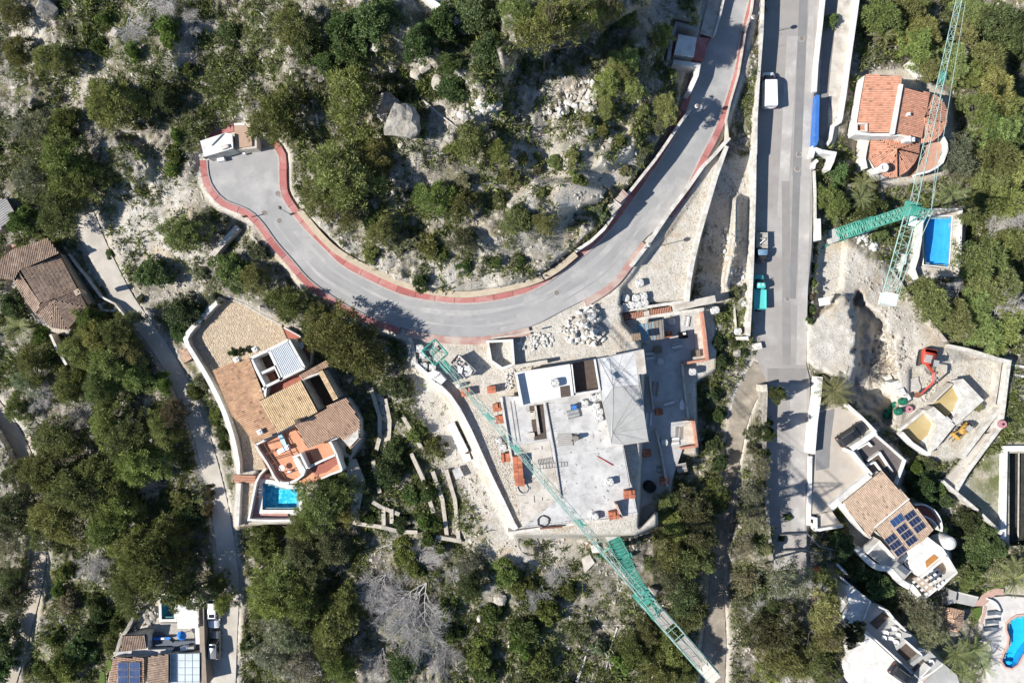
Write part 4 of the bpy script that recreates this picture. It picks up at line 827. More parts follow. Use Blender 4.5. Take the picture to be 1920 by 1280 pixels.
# small white roofed kiosk beside the upper road
H = thing('kiosk', 'small flat white roofed kiosk in a walled yard beside the upper road', 'hut', P(*A3(965,260), 5.9)); q = A3((930,192),(1032,210),(1015,318),(905,300)); block(H, 'wall', scale_poly(q, .94), 8.2, 5.8, WALLW); block(H, 'roof', q, 8.45, 8.2, WHITE)
floor(None, 'yard_floor', A3((890,190),(1100,215),(1070,335),(870,330)), 6.05, REDP, .4, 'structure')
wall('yard_wall', 'dark timbered wall above the small kiosk', [(p[0], p[1], 8.0) for p in A3((875,330),(890,210),(920,130),(1040,165))], .5, 2.4, CONC_D)
wall('yard_wall', 'white angled wall below the kiosk at the road edge', [(p[0], p[1], 7.6) for p in A3((900,345),(1040,365),(1030,420),(985,520))], .6, 2.4, WHITE)
strip('pavement', A3((1180,-30),(1150,80),(1120,210)), A3((1100,-30),(1075,80),(1050,190)), [6.05]*3, [6.05]*3, CONC2, 2)
wall('road_wall', 'thin wall between the raised pale footway and the upper road', [(p[0], p[1], 6.6) for p in A3((1188,-30),(1160,90),(1130,195))], .3, 1.2, WALLW)
wall('boundary_wall', 'diagonal white wall descending between trees at the top centre', [(p[0], p[1], 18.5) for p in A2((930,-30),(985,20),(1060,70),(1110,95),(1150,140))], .9, 1.6, WHITE)
floor(None, 'yard_floor', A2((890,-60),(1060,-60),(1110,85),(1060,70),(985,25)), 17.7, WHITE, 1, 'structure')
# stacked block pallets beside the retaining wall
for (q, l) in (([(575,1110),(620,1055),(650,1085),(605,1130)], 'pinkish pallet of kerb blocks behind the retaining wall'), ([(525,1155),(570,1110),(612,1145),(560,1200)], 'larger tan pallet of kerb blocks behind the retaining wall')):
    z = 9.0; t = thing('block_pallet', l, 'pallet', P(*A3(sum(p[0] for p in q)/4, sum(p[1] for p in q)/4), z-.4), 'block pallets behind the retaining wall'); qq = A3(q)
    block(t, 'pallet_base', qq, z-.2, z-.6, WOOD)
    for i in range(5):
        a = [(qq[0][0]+(qq[1][0]-qq[0][0])*(i+.05)/5, qq[0][1]+(qq[1][1]-qq[0][1])*(i+.05)/5), (qq[0][0]+(qq[1][0]-qq[0][0])*(i+.92)/5, qq[0][1]+(qq[1][1]-qq[0][1])*(i+.92)/5), (qq[3][0]+(qq[2][0]-qq[3][0])*(i+.92)/5, qq[3][1]+(qq[2][1]-qq[3][1])*(i+.92)/5), (qq[3][0]+(qq[2][0]-qq[3][0])*(i+.05)/5, qq[3][1]+(qq[2][1]-qq[3][1])*(i+.05)/5)]
        block(t, 'block_row', a, z+.6+.05*(i % 2), z-.19, REDD if 'pink' in l else CONC2)
# ------------------------------------------------------------ unfinished concrete house (centre)
H = thing('unfinished_house', 'unfinished grey concrete house on the building site in the centre', 'building', P(1090, 850, 2.6))
SZ = 8.6
main = GF((120,520),(360,520),(700,470),(765,785),(800,975),(815,1010),(840,1150),(230,1222),(165,790))
block(H, 'slab', main, SZ, SZ-.45, CONC); block(H, 'wall', scale_poly(main, .97), SZ-.45, 2.4, CONC2)
# formwork joints and slab fields, each a shallow pour of its own
for q, mt, dz in (([(362,556),(640,552),(690,700),(700,775),(405,830)], CONC, .05), ([(405,835),(760,785),(797,1000),(440,1058)], CONC, .06), ([(165,790),(370,755),(428,1060),(232,1215)], CONC2, .04), ([(445,1064),(800,1006),(830,1120),(500,1180),(300,1208)], CONC, .035)):
    block(H, 'slab_field', GF(q), SZ+dz, SZ+.004, mt)
# upper left raised roof with its parapet strip and a flat dark sheet as the light well's shade
q = GF((188,392),(475,348),(500,512),(330,545),(215,572)); block(H, 'upper_wall', scale_poly(q, .97), SZ+1.25, SZ+.01, CONC2); block(H, 'upper_roof', q, SZ+1.5, SZ+1.25, M('white_roof_membrane', (.66,.66,.655), (.58,.58,.58), .8, .7, .08, 8, c3=(.50,.50,.495), s3=.5))
wall('roof_upstand', '', [(p[0], p[1], SZ+2.35) for p in GF((196,405),(228,570))], .2, .9, WHITE, parent=H)
for a, b in (((190,396),(478,350)), ((478,350),(498,515))): wall('roof_upstand', '', [(p[0], p[1], SZ+1.62) for p in GF(a, b)], .12, .2, WHITE, parent=H)
block(H, 'light_well_shade', GF((426,468),(478,460),(484,518),(432,526)), SZ+1.53, SZ+1.45, DARKF)
# dark open court between the two raised roofs
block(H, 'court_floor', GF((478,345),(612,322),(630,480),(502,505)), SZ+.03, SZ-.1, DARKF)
for a, b in (((500,510),(640,488)), ((488,350),(506,512))): wall('court_wall', '', [(p[0], p[1], SZ+1.5) for p in GF(a, b)], .25, 1.5, WHITE, parent=H)
# right raised roof, falls cut into wedge fields
UZ = SZ+1.5
q = GF((608,322),(872,268),(888,395),(848,402),(900,760),(765,780),(700,770),(655,560),(636,485)); block(H, 'upper_wall', scale_poly(q, .97), UZ-.3, SZ-5.6 if False else SZ+.07, CONC2); block(H, 'upper_slab', q, UZ, UZ-.3, CONC_D)
wall('roof_upstand', '', [(p[0], p[1], UZ+.25) for p in GF((612,322),(640,490))], .22, .4, WHITE, parent=H)
hub, hub2 = GF(710,470), GF(705,715)
R_ = GF((632,320),(690,310),(760,296),(825,285),(842,400),(848,460)); L_ = [M('screed_pale', (.52,.52,.51), (.44,.44,.43), 1, .9, .2, 8, c3=(.62,.62,.61), s3=.6), CONC_D, M('screed_mid', (.33,.328,.31), (.38,.375,.36), .8, .9, .2, 8)]
for i in range(5):
    block(H, 'screed_wedge', [(*hub, UZ+.08), (*R_[i], UZ+.05), (*R_[i+1], UZ+.05)], 0, UZ+.002, L_[0])
R2 = GF((712,475),(850,462),(862,540),(876,610),(888,690),(898,755),(770,778),(700,768))
for i in range(7): block(H, 'screed_wedge', [(*hub2, UZ+.09), (*R2[i], UZ+.05+.012*(i % 2)), (*R2[i+1], UZ+.05+.012*(i % 2))], 0, UZ+.002, L_[1 if i % 2 else 2])
block(H, 'screed_wedge', [(*hub, UZ+.12), (*GF(640,330), UZ+.05), (*GF(655,555), UZ+.05)], 0, UZ+.002, L_[0]); block(H, 'screed_wedge', [(*hub, UZ+.11), (*GF(657,560), UZ+.05), (*GF(698,760), UZ+.05), (*hub2, UZ+.13)], 0, UZ+.002, L_[2])
m = MB()
for p in R_+[GF(640,330)]: m.tube(P(*hub, UZ+.13), P(*p, UZ+.07), .02, 4)
for p in R2: m.tube(P(*hub2, UZ+.15), P(*p, UZ+.08), .018, 4)
for k in (.3, .55, .8): m.tube(P(*[hub[i]+(R_[1][i]-hub[i])*k for i in (0, 1)], UZ+.13), P(*[hub[i]+(R_[4][i]-hub[i])*k for i in (0, 1)], UZ+.13), .018, 4)
m.build('screed_rail', CONC_D, H)
block(H, 'small_slab', GF((826,290),(874,272),(888,395),(845,402)), UZ+.1, UZ-.6, CONC2)
# stair slot in the left part: a flat dark sheet for its shade
block(H, 'stair_slot_shade', GF((262,572),(335,560),(355,745),(290,755)), SZ+.05, SZ-.05, DARKF)
for q in ([(290,570),(300,570),(322,720),(308,722)], [(248,600),(285,596),(286,604),(249,610)], [(252,715),(290,712),(292,735),(254,740)], [(268,600),(296,596),(298,640),(272,645)]): block(H, 'stair_beam', GF(q), SZ+.45, SZ+.08, CONC2)
wall('slab_edge', '', [(p[0], p[1], SZ+.3) for p in GF((350,556),(395,800),(432,1062))], .14, .34, CONC_D, parent=H)
wall('slab_edge', '', [(p[0], p[1], SZ+.35) for p in GF((112,525),(150,760),(172,870))], .3, .5, WALLW, parent=H)
m = MB()
for u in (125, 160, 180): m.tube(P(*GF(u, 545), SZ+.1), P(*GF(u+32, 760), SZ+.1), .04, 4)
m.build('formwork_rail', BOARD, H)
dm = MB(); rb = MB(); rr_ = random.Random(5)
for k in range(55):
    u, v = rr_.uniform(375, 760), rr_.uniform(590, 1150)
    p = P(*GF(u, v), SZ+.09); dm.box(p, (rr_.uniform(.08, .4), rr_.uniform(.05, .14), .05), rr_.random()*3)
for k in range(22):
    u, v = rr_.uniform(180, 360), rr_.uniform(790, 1190); p = P(*GF(u, v), SZ+.09); dm.box(p, (rr_.uniform(.1, .9), .07, .07), rr_.choice((.1, 1.6)))
dm.build('slab_debris', [BOARD], H, kind='stuff')
for (u0, v0), (u1, v1), n in (((505,512),(640,488),14), ((360,560),(430,1060),30), ((765,790),(812,1000),14), ((240,1215),(830,1140),30), ((195,400),(475,352),16), ((900,760),(770,780),8)):
    for k in range(n): u, v = u0+(u1-u0)*k/n, v0+(v1-v0)*k/n; p = P(*GF(u, v), SZ); rb.tube(p, p+Vector((rr_.uniform(-.05, .05), rr_.uniform(-.05, .05), rr_.uniform(.4, .9))), .02, 3)
rb.build('rebar', [RUST], H, kind='stuff')
# terrace on the right, sunk well below the slab, with brick parapets
DZ = 2.0
def dterr(pts): return GF(pts)
tp = dterr([(760,120),(1190,55),(1215,320),(1085,340),(1112,640),(1140,640),(1158,790),(1080,800),(1010,1010),(860,1120),(770,800),(880,760),(880,420),(860,250)])
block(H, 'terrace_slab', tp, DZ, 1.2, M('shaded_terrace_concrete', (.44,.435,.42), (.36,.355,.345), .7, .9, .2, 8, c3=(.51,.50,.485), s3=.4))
BRP = M('brick_parapet', (.46,.25,.18), (.38,.17,.11), 2.5, .9, .3, 10)
for q, z, th, mt in (([(745,125),(900,98),(1190,58)], 1.0, .45, WALLW), ([(1185,70),(1200,180),(1215,325)], 1.1, .35, BRP), ([(1215,325),(1085,345)], 1.0, .35, BRP), ([(1078,345),(1092,480),(1112,640)], .9, .3, CONC2), ([(1112,645),(1140,645),(1158,785),(1070,798)], 1.0, .3, BRP), ([(940,700),(968,820),(1000,1000)], .9, .3, CONC2), ([(905,415),(925,590)], .9, .25, CONC2)):
    wall('terrace_parapet', '', [(p[0], p[1], DZ+z) for p in GF(q)], th, z+.8, mt, parent=H)
floor(H, 'terrace_plinth', GF((1140,85),(1190,80),(1210,315),(1150,325)), DZ+.1, CONC2, .1); floor(H, 'terrace_plinth', GF((1085,648),(1135,650),(1150,780),(1090,770)), DZ+.1, CONC2, .1)
wall('louvre_wall', 'long pale wall behind the brick louvres above the sunken terrace', [(p[0], p[1], 5.5) for p in T2((62,492),(330,445),(640,398),(800,372))], .42, 3.2, WALLW); wall('louvre_wall', 'broad beige wall continuing right from the brick louvres', [(p[0], p[1], 5.4) for p in T2((648,452),(880,400),(1115,350))], 1.05, 3.6, CONC2)
lv = thing('brick_louvre', 'two runs of upright brick louvres set on the pale terrace wall', 'louvre', P(*T2(350,510), 4.6))
block(lv, 'sill', T2((75,525),(640,430),(640,475),(90,600)), 5.0, 3.0, RUST)
for s, e, n in ((100,325,12), (390,632,13)):
    for k in range(n):
        u = s+(e-s)*(k+.5)/n; v0 = 520-(u-100)*.165; block(lv, 'brick_fin', T2((u-5,v0),(u+5,v0-2),(u+12,v0+58),(u+2,v0+60)), 5.35, 5.01, BRP)
block(lv, 'pier', T2((332,488),(390,478),(395,528),(338,538)), 5.5, 5.0, WALLW)
wall('terrace_wall', 'thick white wall on the road side of the sunken terrace', [(p[0], p[1], 4.6) for p in T2((90,595),(320,560),(700,500),(990,460))], .42, 2.4, WALLW)
# corrugated blue and rust roof of the site shelter
sh = thing('site_shelter', 'blue and brown corrugated shelter roof on the sunken terrace', 'shelter', P(*T2(430,690), DZ))
nn = 15
for k in range(nn):
    t0, t1 = k/nn, (k+1)/nn; a, b, c, d = (262,635), (545,572), (560,785), (300,815)
    f = lambda s, w: (a[0]+(b[0]-a[0])*s+((d[0]-a[0])*(1-s)+(c[0]-b[0])*s)*w, a[1]+(b[1]-a[1])*s+((d[1]-a[1])*(1-s)+(c[1]-b[1])*s)*w)
    block(sh, 'roof_sheet', T2([f(t0, 0), f(t1-.006, 0), f(t1-.006, 1), f(t0, 1)]), DZ+2.6+(.06 if k % 2 else 0), DZ+2.52, M('faded_blue_sheet', (.16,.31,.40), (.24,.33,.36), 2, .6) if k == 0 else (bpy.data.materials['faded_blue_sheet'] if k in (1, 2, 4, 5, 8) else (WOOD if k in (6, 9, 11, 13) else STEELG)))
for u, v in ((290,650),(530,600),(545,770),(320,800)): m = MB(); m.tube(P(*T2(u, v), DZ), P(*T2(u, v), DZ+2.5), .06, 6); m.build('post', STEELG, sh)
# site boundary wall, left
sw = [(768,632,7.6),(775,655,7.6),(777,680,7.7)]
wall('site_wall', 'grey wall stub at the upper left corner of the building site', sw, .45, 2.2, CONC2)
wall('site_wall', 'curving white wall along the left edge of the building site', [(p[0], p[1], 8.0-p[2]) for p in [(780,684,0),(800,702,0),(822,722,0),(842,742,.1),(860,768,.2),(880,806,.3),(900,850,.4),(920,895,.5),(942,940,.6),(962,982,.7),(968,992,.7)]], .62, 3.2, WHITE)
wall('site_wall', 'white wall along the lower edge of the building site slab', [(p[0], p[1], 7.4) for p in GF((150,1250),(420,1210),(560,1190),(690,1180))], .4, 2.4, WALLW)
wall('rebar_edge', 'rusty formwork beam lying on the lower site wall', [(p[0], p[1], 7.9) for p in GF((320,1225),(440,1215))], .2, .25, RUST, cat='beam')
# planters on the road side
for q, l in (([(40,228),(58,330),(118,372),(180,350),(170,222)], 'angular white walled planter bed at the road edge of the site'),):
    wall('planter_wall', l, [(p[0], p[1], 8.1) for p in GF(q)], .35, 1.6, WHITE, closed=True)
wall('planter_wall', 'white wall separating two stone filled planters at the site', [(p[0], p[1], 8.0) for p in GF((170,220),(182,342))], .25, 1.4, WALLW)
wall('planter_wall', 'low concrete kerb between road and the stone filled planters', [(p[0], p[1], 7.6) for p in GF((60,212),(200,190),(330,160))], .2, 1.0, CONC2)
wall('planter_wall', 'concrete wall carrying loose stones above the white roof', [(p[0], p[1], 8.4) for p in GF((170,365),(360,335))], .5, 1.6, CONC2)

# ------------------------------------------------------------ new white shell with ochre rooms (right)
H = thing('unfinished_house', 'new white walled shell with two ochre floored rooms beside the excavator', 'building', P(*NF(880,920), -4.4)); FZ = -3.9
floor(H, 'room_floor', NF((800,830),(965,690),(1065,800),(920,945)), FZ, SANDF, .4); floor(H, 'room_floor', NF((560,1060),(745,890),(850,1000),(700,1160)), FZ, SANDF, .4); floor(H, 'terrace_floor', NF((700,1150),(860,1000),(1000,1000),(780,1235)), FZ+.02, CONC, .4)
WT = -2.3
block(H, 'flat_roof', NF((968,652),(1050,640),(1215,812),(995,1012),(962,985),(1050,800)), WT, WT-.35, WALLW); block(H, 'wall', NF((980,660),(1045,648),(1200,812),(1000,1000),(970,985),(1055,800)), WT-.35, FZ, WHITE)
block(H, 'partition', NF((755,895),(815,862),(985,1010),(840,1190),(775,1240),(850,1010)), WT+.1, FZ+.02, WALLW)
wall('outer_wall', '', [(p[0], p[1], WT) for p in NF((800,838),(965,680))], .25, 1.6, CONC2, parent=H); wall('outer_wall', '', [(p[0], p[1], WT-.6) for p in NF((545,1050),(740,895))], .45, 1.4, WALLW, parent=H)
wall('outer_wall', '', [(p[0], p[1], WT-.2) for p in NF((560,1075),(640,1160),(760,1240),(790,1235))], .6, 1.6, WHITE, parent=H); wall('outer_wall', '', [(p[0], p[1], WT) for p in NF((915,945),(985,1005))], .3, 1.5, WHITE, parent=H)
block(H, 'skylight', NF((965,905),(990,900),(995,945),(970,950)), FZ+.5, FZ, PWHITE)
# stepped site walls on the right
wall('site_wall', 'long white wall on the right edge of the excavated plot', [(p[0], p[1], -2.6) for p in NF((930,378),(1080,408),(1240,455),(1330,485),(1420,505),(1400,640),(1375,860),(1350,1040))], .6, 3.4, WALLW)
wall('site_wall', 'inner concrete wall stepping along the right side of the plot', [(p[0], p[1], -3.2) for p in NF((1325,500),(1345,520),(1320,700),(1295,850))], .5, 1.6, CONC2)
wall('site_wall', 'diagonal white retaining wall below the small yellow loader', [(p[0], p[1], -3.1) for p in NF((1345,880),(1190,1080),(1045,1275))], .55, 1.8, WALLW)
wall('site_wall', 'lower diagonal white wall at the bottom edge of the plot', [(p[0], p[1], -3.4) for p in VF((1360,130),(1210,330),(1100,480),(1025,610))], .55, 3.0, WALLW); wall('site_wall', 'white wall closing the lower tip of the excavated plot', [(p[0], p[1], -3.3) for p in VF((935,535),(1025,612),(1180,740),(1350,905))], .45, 3.0, WALLW)
floor(None, 'site_strip', VF((940,530),(1240,200),(1340,170),(1030,600)), -4.1, TRACKC, .5, 'structure')
wall('gully_wall', 'upper white wall of the open channel right of the plot', [(p[0], p[1], -4.4) for p in NF((1430,528),(1560,548))], .35, 1.6, WHITE); wall('gully_wall', 'lower white wall of the open channel right of the plot', [(p[0], p[1], -4.4) for p in NF((1425,605),(1560,625))], .35, 1.6, WHITE)
wall('timber_edge', 'line of timber formwork planks along the wooded side of the plot', [(p[0], p[1], 0) if False else (*B4(p[0], p[1]), -2.3) for p in ((660,140),(760,250),(860,400),(950,500),(1060,640))], .2, 1.1, BOARD, cat='planks')
bb = thing('sunken_basin', 'long dark empty basin with white rim at the right edge', 'basin', P(1905, 930, -8))
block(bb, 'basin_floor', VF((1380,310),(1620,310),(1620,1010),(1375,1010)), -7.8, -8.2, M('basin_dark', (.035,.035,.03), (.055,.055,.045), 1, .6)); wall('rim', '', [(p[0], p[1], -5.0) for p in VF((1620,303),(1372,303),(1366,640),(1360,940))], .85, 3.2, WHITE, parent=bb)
m = MB(); m.tube(P(*VF(1470,330), -7.4), P(*VF(1465,930), -7.4), .12, 6); m.build('basin_pipe', BOARD, bb)

# ------------------------------------------------------------ tan roofed villa with solar panels (lower right)
H = thing('villa', 'tan tiled villa with solar panels and white curving terraces', 'house', P(*VF(600,850), -4))
floor(None, 'parking_deck', VF((10,40),(170,10),(262,0),(470,185),(325,300),(430,490),(155,735),(0,765),(0,400)), -.75, M('beige_parking_deck', (.44,.39,.33), (.39,.345,.29), .6, .9, .2, 10), 1.2, 'structure')
wall('parking_wall', 'white wall on the uphill side of the beige parking deck', [(p[0], p[1], .3) for p in VF((262,-5),(365,85),(462,185))], .3, 3.0, WHITE); wall('parking_wall', 'thick white parapet beside the parked black car', [(p[0], p[1], .1) for p in VF((462,187),(385,240),(290,305))], .8, 3.0, WHITE)
wall('parking_wall', 'curved white parapet between parking deck and shaded roof terrace', [(p[0], p[1], .1) for p in VF((245,312),(300,335),(345,390),(430,490))], .5, 3.0, WHITE); wall('parking_wall', 'broad white parapet on the lower edge of the parking deck', [(p[0], p[1], .1) for p in VF((425,492),(290,600),(145,720))], .95, 3.0, WHITE)
wall('street_wall', 'broad white street wall left of the shaded parking ramp', [(u, v, .9) for u, v in [(1536,706),(1533,745),(1527,790),(1522,850)]], 1.05, 3, WHITE)
strip('driveway', VF((35,60),(35,300),(35,460)), VF((170,20),(140,250),(130,440)), [-.72]*3, [-.72]*3, ASPHP, 1)
# shaded roof terrace
TZ = -1.4
block(H, 'roof_terrace', VF((320,315),(465,210),(668,392),(608,555),(500,455),(425,500),(395,400)), TZ, -4.5, M('dark_roof_tiles', (.13,.11,.105), (.10,.09,.085), 1.5, .8, .2, 12)); block(H, 'stair_void_shade', VF((420,382),(490,335),(578,470),(560,485),(470,400)), TZ+.02, TZ-.03, DARKF)  # stair void is a flat dark sheet standing in for its shade
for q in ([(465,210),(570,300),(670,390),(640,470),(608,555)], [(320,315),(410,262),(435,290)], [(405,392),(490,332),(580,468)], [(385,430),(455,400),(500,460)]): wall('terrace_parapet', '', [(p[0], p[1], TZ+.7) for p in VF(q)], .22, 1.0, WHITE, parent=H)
zr = [(*VF(225,685), .6), (*VF(500,460), .6), (*VF(560,760), 1.2)]
q = VF((225,685),(500,460),(698,660),(455,865),(415,935)); block(H, 'wall', scale_poly(q, .95), .2, -4.5, WALLW); roof(H, q, T_TAN, .25, zr, seed=71)
z4 = [(*VF(450,870), 1.0), (*VF(698,662), 1.0), (*VF(735,970), .2)]
q = VF((450,868),(698,663),(738,716),(868,870),(800,945),(605,1075),(520,945)); block(H, 'wall', scale_poly(q, .95), -.1, -4.5, WALLW); roof(H, q, T_TAN, .25, z4, seed=72)
wall('roof_verge', '', [(p[0], p[1], 1.35) for p in VF((450,862),(697,658))], .14, .3, PWHITE, parent=H); wall('roof_verge', '', [(p[0], p[1], .75) for p in VF((230,690),(250,740),(330,840),(425,935))], .35, 2.0, WHITE, parent=H)
av, bv = (72/3.765, -52/3.765), (33/3.765, 43/3.765)
for o0 in ((650,780), (592,874), (513,946)): solar(H, VF(*o0), av, bv, 1, 3, z4)
solar(H, VF(548,818), (88/3.765, -66/3.765), (38/3.765, 52/3.765), 1, 1, z4, mat=M('blue_collector', (.035,.07,.16), None, rough=.15))
wz = -.9
fl = VF((690,1005),(820,930),(880,975),(960,1060),(780,1212),(700,1150)); block(H, 'white_terrace', fl, wz, -4.5, WHITE)
block(H, 'sun_mat', VF((810,1100),(870,1050),(905,1075),(820,1145)), wz+.1, wz+.005, M('orange_mat', (.42,.19,.06), (.36,.16,.05), 2, .9)); block(H, 'lower_terrace', VF((400,1045),(490,960),(600,1080),(690,1030),(740,1140),(650,1240),(560,1150),(490,1120)), wz-.8, -4.5, CONC_D)
for q, z in (([(400,1045),(488,958),(595,1078)], 1.0), ([(780,1215),(960,1065)], .8), ([(820,930),(930,1010),(1030,1175),(900,1300)], .6)): wall('terrace_wall', '', [(p[0], p[1], wz+z-.3) for p in VF(q)], .3, 2, WHITE, parent=H)
m = MB(); m.lathe(P(*VF(880,925), -4.0), [(1.05, 0), (1.05, 3.2), (.95, 3.6), (.6, 3.85), (.2, 3.95)], 20); m.build('round_tower', WHITE, H)
cv = smoothline(VF((322,1000),(360,1050),(430,1120),(490,1150),(545,1145),(590,1190),(640,1250),(700,1280)), 20)
wall('curved_balcony', '', [(*p, -1.6) for p in cv], .9, 2.6, WHITE, parent=H); cv2 = smoothline(WV((560,140),(640,220),(705,275),(790,300),(860,390),(910,470),(945,515)), 14); wall('curved_balcony', '', [(*p, -1.9) for p in cv2], .75, 2.4, WHITE, parent=H)
for q, z in ((VF((735,700),(800,695),(870,730),(915,790),(932,860),(925,890)), -2.0), (VF((780,780),(840,790),(890,840),(905,880)), -1.8), (VF((925,935),(965,1000),(970,1080)), -2.2)): wall('round_balcony', '', [(*p, z) for p in smoothline(q, 12)], .22, 1.2, WHITE, parent=H)
floor(H, 'balcony_floor', VF((740,705),(800,700),(870,735),(912,795),(925,880),(870,860),(740,720)), -2.9, TERRAR, 1.5)
block(H, 'pergola_terrace', WV((750,250),(905,200),(1110,60),(1245,180),(925,435)), -2.6, -5, M('tan_terrace_floor', (.40,.32,.25), (.35,.28,.215), 2, .85)); wall('terrace_wall', '', [(p[0], p[1], -1.9) for p in WV((1110,55),(1248,182),(925,440))], .22, 1.4, WHITE, parent=H)
for i in range(5):
    for j in range(4):
        c = (800+i*42+j*40, 268+j*40-i*28); block(H, 'pergola_slat' , WV((c[0],c[1]),(c[0]+26,c[1]-17),(c[0]+44,c[1]+2),(c[0]+18,c[1]+19)), -.55, -.62, WHITE)
block(H, 'awning', WV((965,190),(1060,130),(1105,215),(1000,270)), -1.2, -1.3, DKWALL)
def sofa(u, v, z, ang, label, w_=1.6):
    t = thing('garden_sofa', label, 'sofa', P(u, v, z), None, ang)
    for nm, c, s in (('seat', (0, 0, .3), (w_, .7, .25)), ('backrest', (0, .38, .5), (w_, .14, .5)), ('armrest', (-w_/2, 0, .42), (.14, .7, .3)), ('armrest', (w_/2, 0, .42), (.14, .7, .3))): m = MB(); m.box(c, s); place(nm, m.mesh(nm, DKWALL), (0, 0, 0), parent=t)
    return t
for u, v, a, l in ((640,1075,.9,'dark sofa in the sunken white terrace, upper left of three'), (690,1120,2.4,'dark sofa in the sunken white terrace, right of three'), (640,1150,-.7,'dark sofa in the sunken white terrace, lowest of three')): sofa(*VF(u, v), wz-.8, a, l)
wall('ramp_wall', 'white walled ramp beside the lower end of the street', [(p[0], p[1], -.6) for p in VF((0,790),(38,800),(40,880),(230,850))], .4, 2.4, WHITE); floor(None, 'ramp_floor', VF((45,770),(150,745),(225,850),(60,890)), -1.3, TRACKC, 1, 'structure')
wall('handrail', 'thin dark railing crossing the end of the street, upper of two', [(p[0], p[1], -.3) for p in C4((130,455),(285,450),(350,520),(460,545))], .07, .9, STEELG, cat='railing'); wall('handrail', 'thin dark railing crossing the end of the street, lower of two', [(p[0], p[1], -.5) for p in C4((140,545),(270,540),(360,560))], .07, .9, STEELG, cat='railing')
props(block(None, 'road_barrier', C4((325,645),(360,640),(365,675),(328,680)), -.4, -1.4, RED), 'small red plastic barrier at the lower end of the street', 'barrier')

# ------------------------------------------------------------ white villa at the bottom right
H = thing('villa', 'white flat roofed villa with dark open courts at the bottom right', 'house', P(*WV(450,850), -4.8)); BZ = -1.6
block(H, 'flat_roof', WV((130,305),(185,300),(385,468),(292,715),(250,700),(90,690),(70,620),(170,520)), BZ, -5, WHITE); block(H, 'flat_roof', WV((270,720),(905,1300),(200,1310),(150,1060),(220,930),(290,900)), BZ-.3, -5, WHITE)
block(H, 'roof_terrace', WV((390,470),(520,530),(1110,1085),(880,1240),(300,715)), BZ-1.2, -5, CONC_D)
for q in ([(110,240),(180,300),(385,465),(290,715)], [(285,715),(560,960),(915,1285)], [(470,520),(560,560),(620,640),(740,760)], [(740,860),(900,1000)], [(880,1235),(985,1120)], [(880,1245),(1010,1170),(1110,1090)]): wall('parapet', '', [(p[0], p[1], BZ+.35) for p in WV(q)], .24, 1.8, WHITE, parent=H)
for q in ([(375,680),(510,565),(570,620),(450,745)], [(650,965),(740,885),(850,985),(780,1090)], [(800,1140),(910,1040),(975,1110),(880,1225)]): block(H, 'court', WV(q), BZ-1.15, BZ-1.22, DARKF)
for q, h in (([(780,1085),(900,1000),(930,1020),(800,1120)], .3), ([(640,900),(720,850),(745,870),(650,950)], .2), ([(700,760),(800,800),(760,860),(690,870)], .1)): block(H, 'court_beam', WV(q), BZ-.6+h, BZ-1.2, CONC_D)
for (u, v, l) in ((520,760,'nearest the dark court'),(600,720,'uppermost of the dining group'),(570,820,'lower middle of the dining group'),(640,780,'right edge of the dining group'),(500,810,'leftmost of the dining group'),(620,855,'lowest of the dining group'),(860,930,'alone beside the middle court'),(970,1050,'alone beside the lowest court')): 
    p = P(*WV(u, v), BZ-1.2); t = thing('patio_chair', 'pale patio chair on the white villa terrace, '+l, 'chair', p, 'patio chairs on the shaded terrace'); m = MB(); m.box(p+Vector((0, 0, .42)), (.5, .5, .06)); m.build('seat', PWHITE, t); m = MB(); m.box(p+Vector((.24, 0, .65)), (.05, .5, .42)); m.build('backrest', PWHITE, t)
    for sx in (-1, 1):
        for sy in (-1, 1): m = MB(); m.box(p+Vector((sx*.21, sy*.21, .2)), (.04, .04, .4)); m.build('leg', PWHITE, t)
floor(None, 'terrace', WV((900,1290),(1120,1090),(1250,1200),(1280,1300)), -4.4, CONC_D, 1, 'structure')
wall('garden_wall', 'thin white wall between the two bottom right villas', [(p[0], p[1], -2.2) for p in WV((50,90),(110,150),(170,200))], .35, 2.2, WHITE)
# garden of the kidney pool
floor(None, 'pool_terrace', WV((1520,500),(1620,420),(1750,410),(2000,430),(2000,600),(1915,603),(1850,610),(1790,643),(1748,690),(1745,745),(1772,820),(1762,910),(1720,985),(1696,1060),(1732,1118),(1800,1134),(1860,1094),(1920,992),(2000,900),(2000,1310),(1600,1310),(1560,1180),(1620,1000),(1560,850),(1480,720)), -7.0, M('white_pool_terrace', (.56,.535,.50), (.47,.45,.42), 1, .85, .1, 10), .5, 'structure')
pool('swimming_pool', 'kidney shaped turquoise pool at the bottom right corner', HP['k'], -6.9, 1.4, M('kidney_blue', (.02,.30,.68), (.03,.36,.74), 1, .3), WATER, M('pink_coping', (.50,.32,.27), None), .28, floor_mat=M('kidney_cyan', (.03,.46,.72), (.04,.52,.78), 1.2, .3))
for k in range(3): floor(bpy.data.objects['kidney_steps'] if k else thing('kidney_steps', 'curved entry steps inside the kidney shaped pool', 'steps', P(*WV(1750,1080), -8.3)), 'step', scale_poly(WV((1705,1050),(1760,1040),(1820,1060),(1800,1125),(1735,1110)), .95-.22*k), -7.9+.25*k, bpy.data.materials['kidney_cyan'], .25)
st = M('pink_path', (.46,.31,.25), (.40,.27,.22), 2, .85)
floor(None, 'garden_path', WV((1425,510),(1440,450),(1560,355),(1640,332),(1720,340),(1712,400),(1640,400),(1560,450),(1525,510)), -6.85, st, .5, 'structure'); strip('garden_path', WV((1520,515),(1500,600),(1478,690)), WV((1548,515),(1530,600),(1500,700)), [-6.88]*3, [-6.88]*3, st)
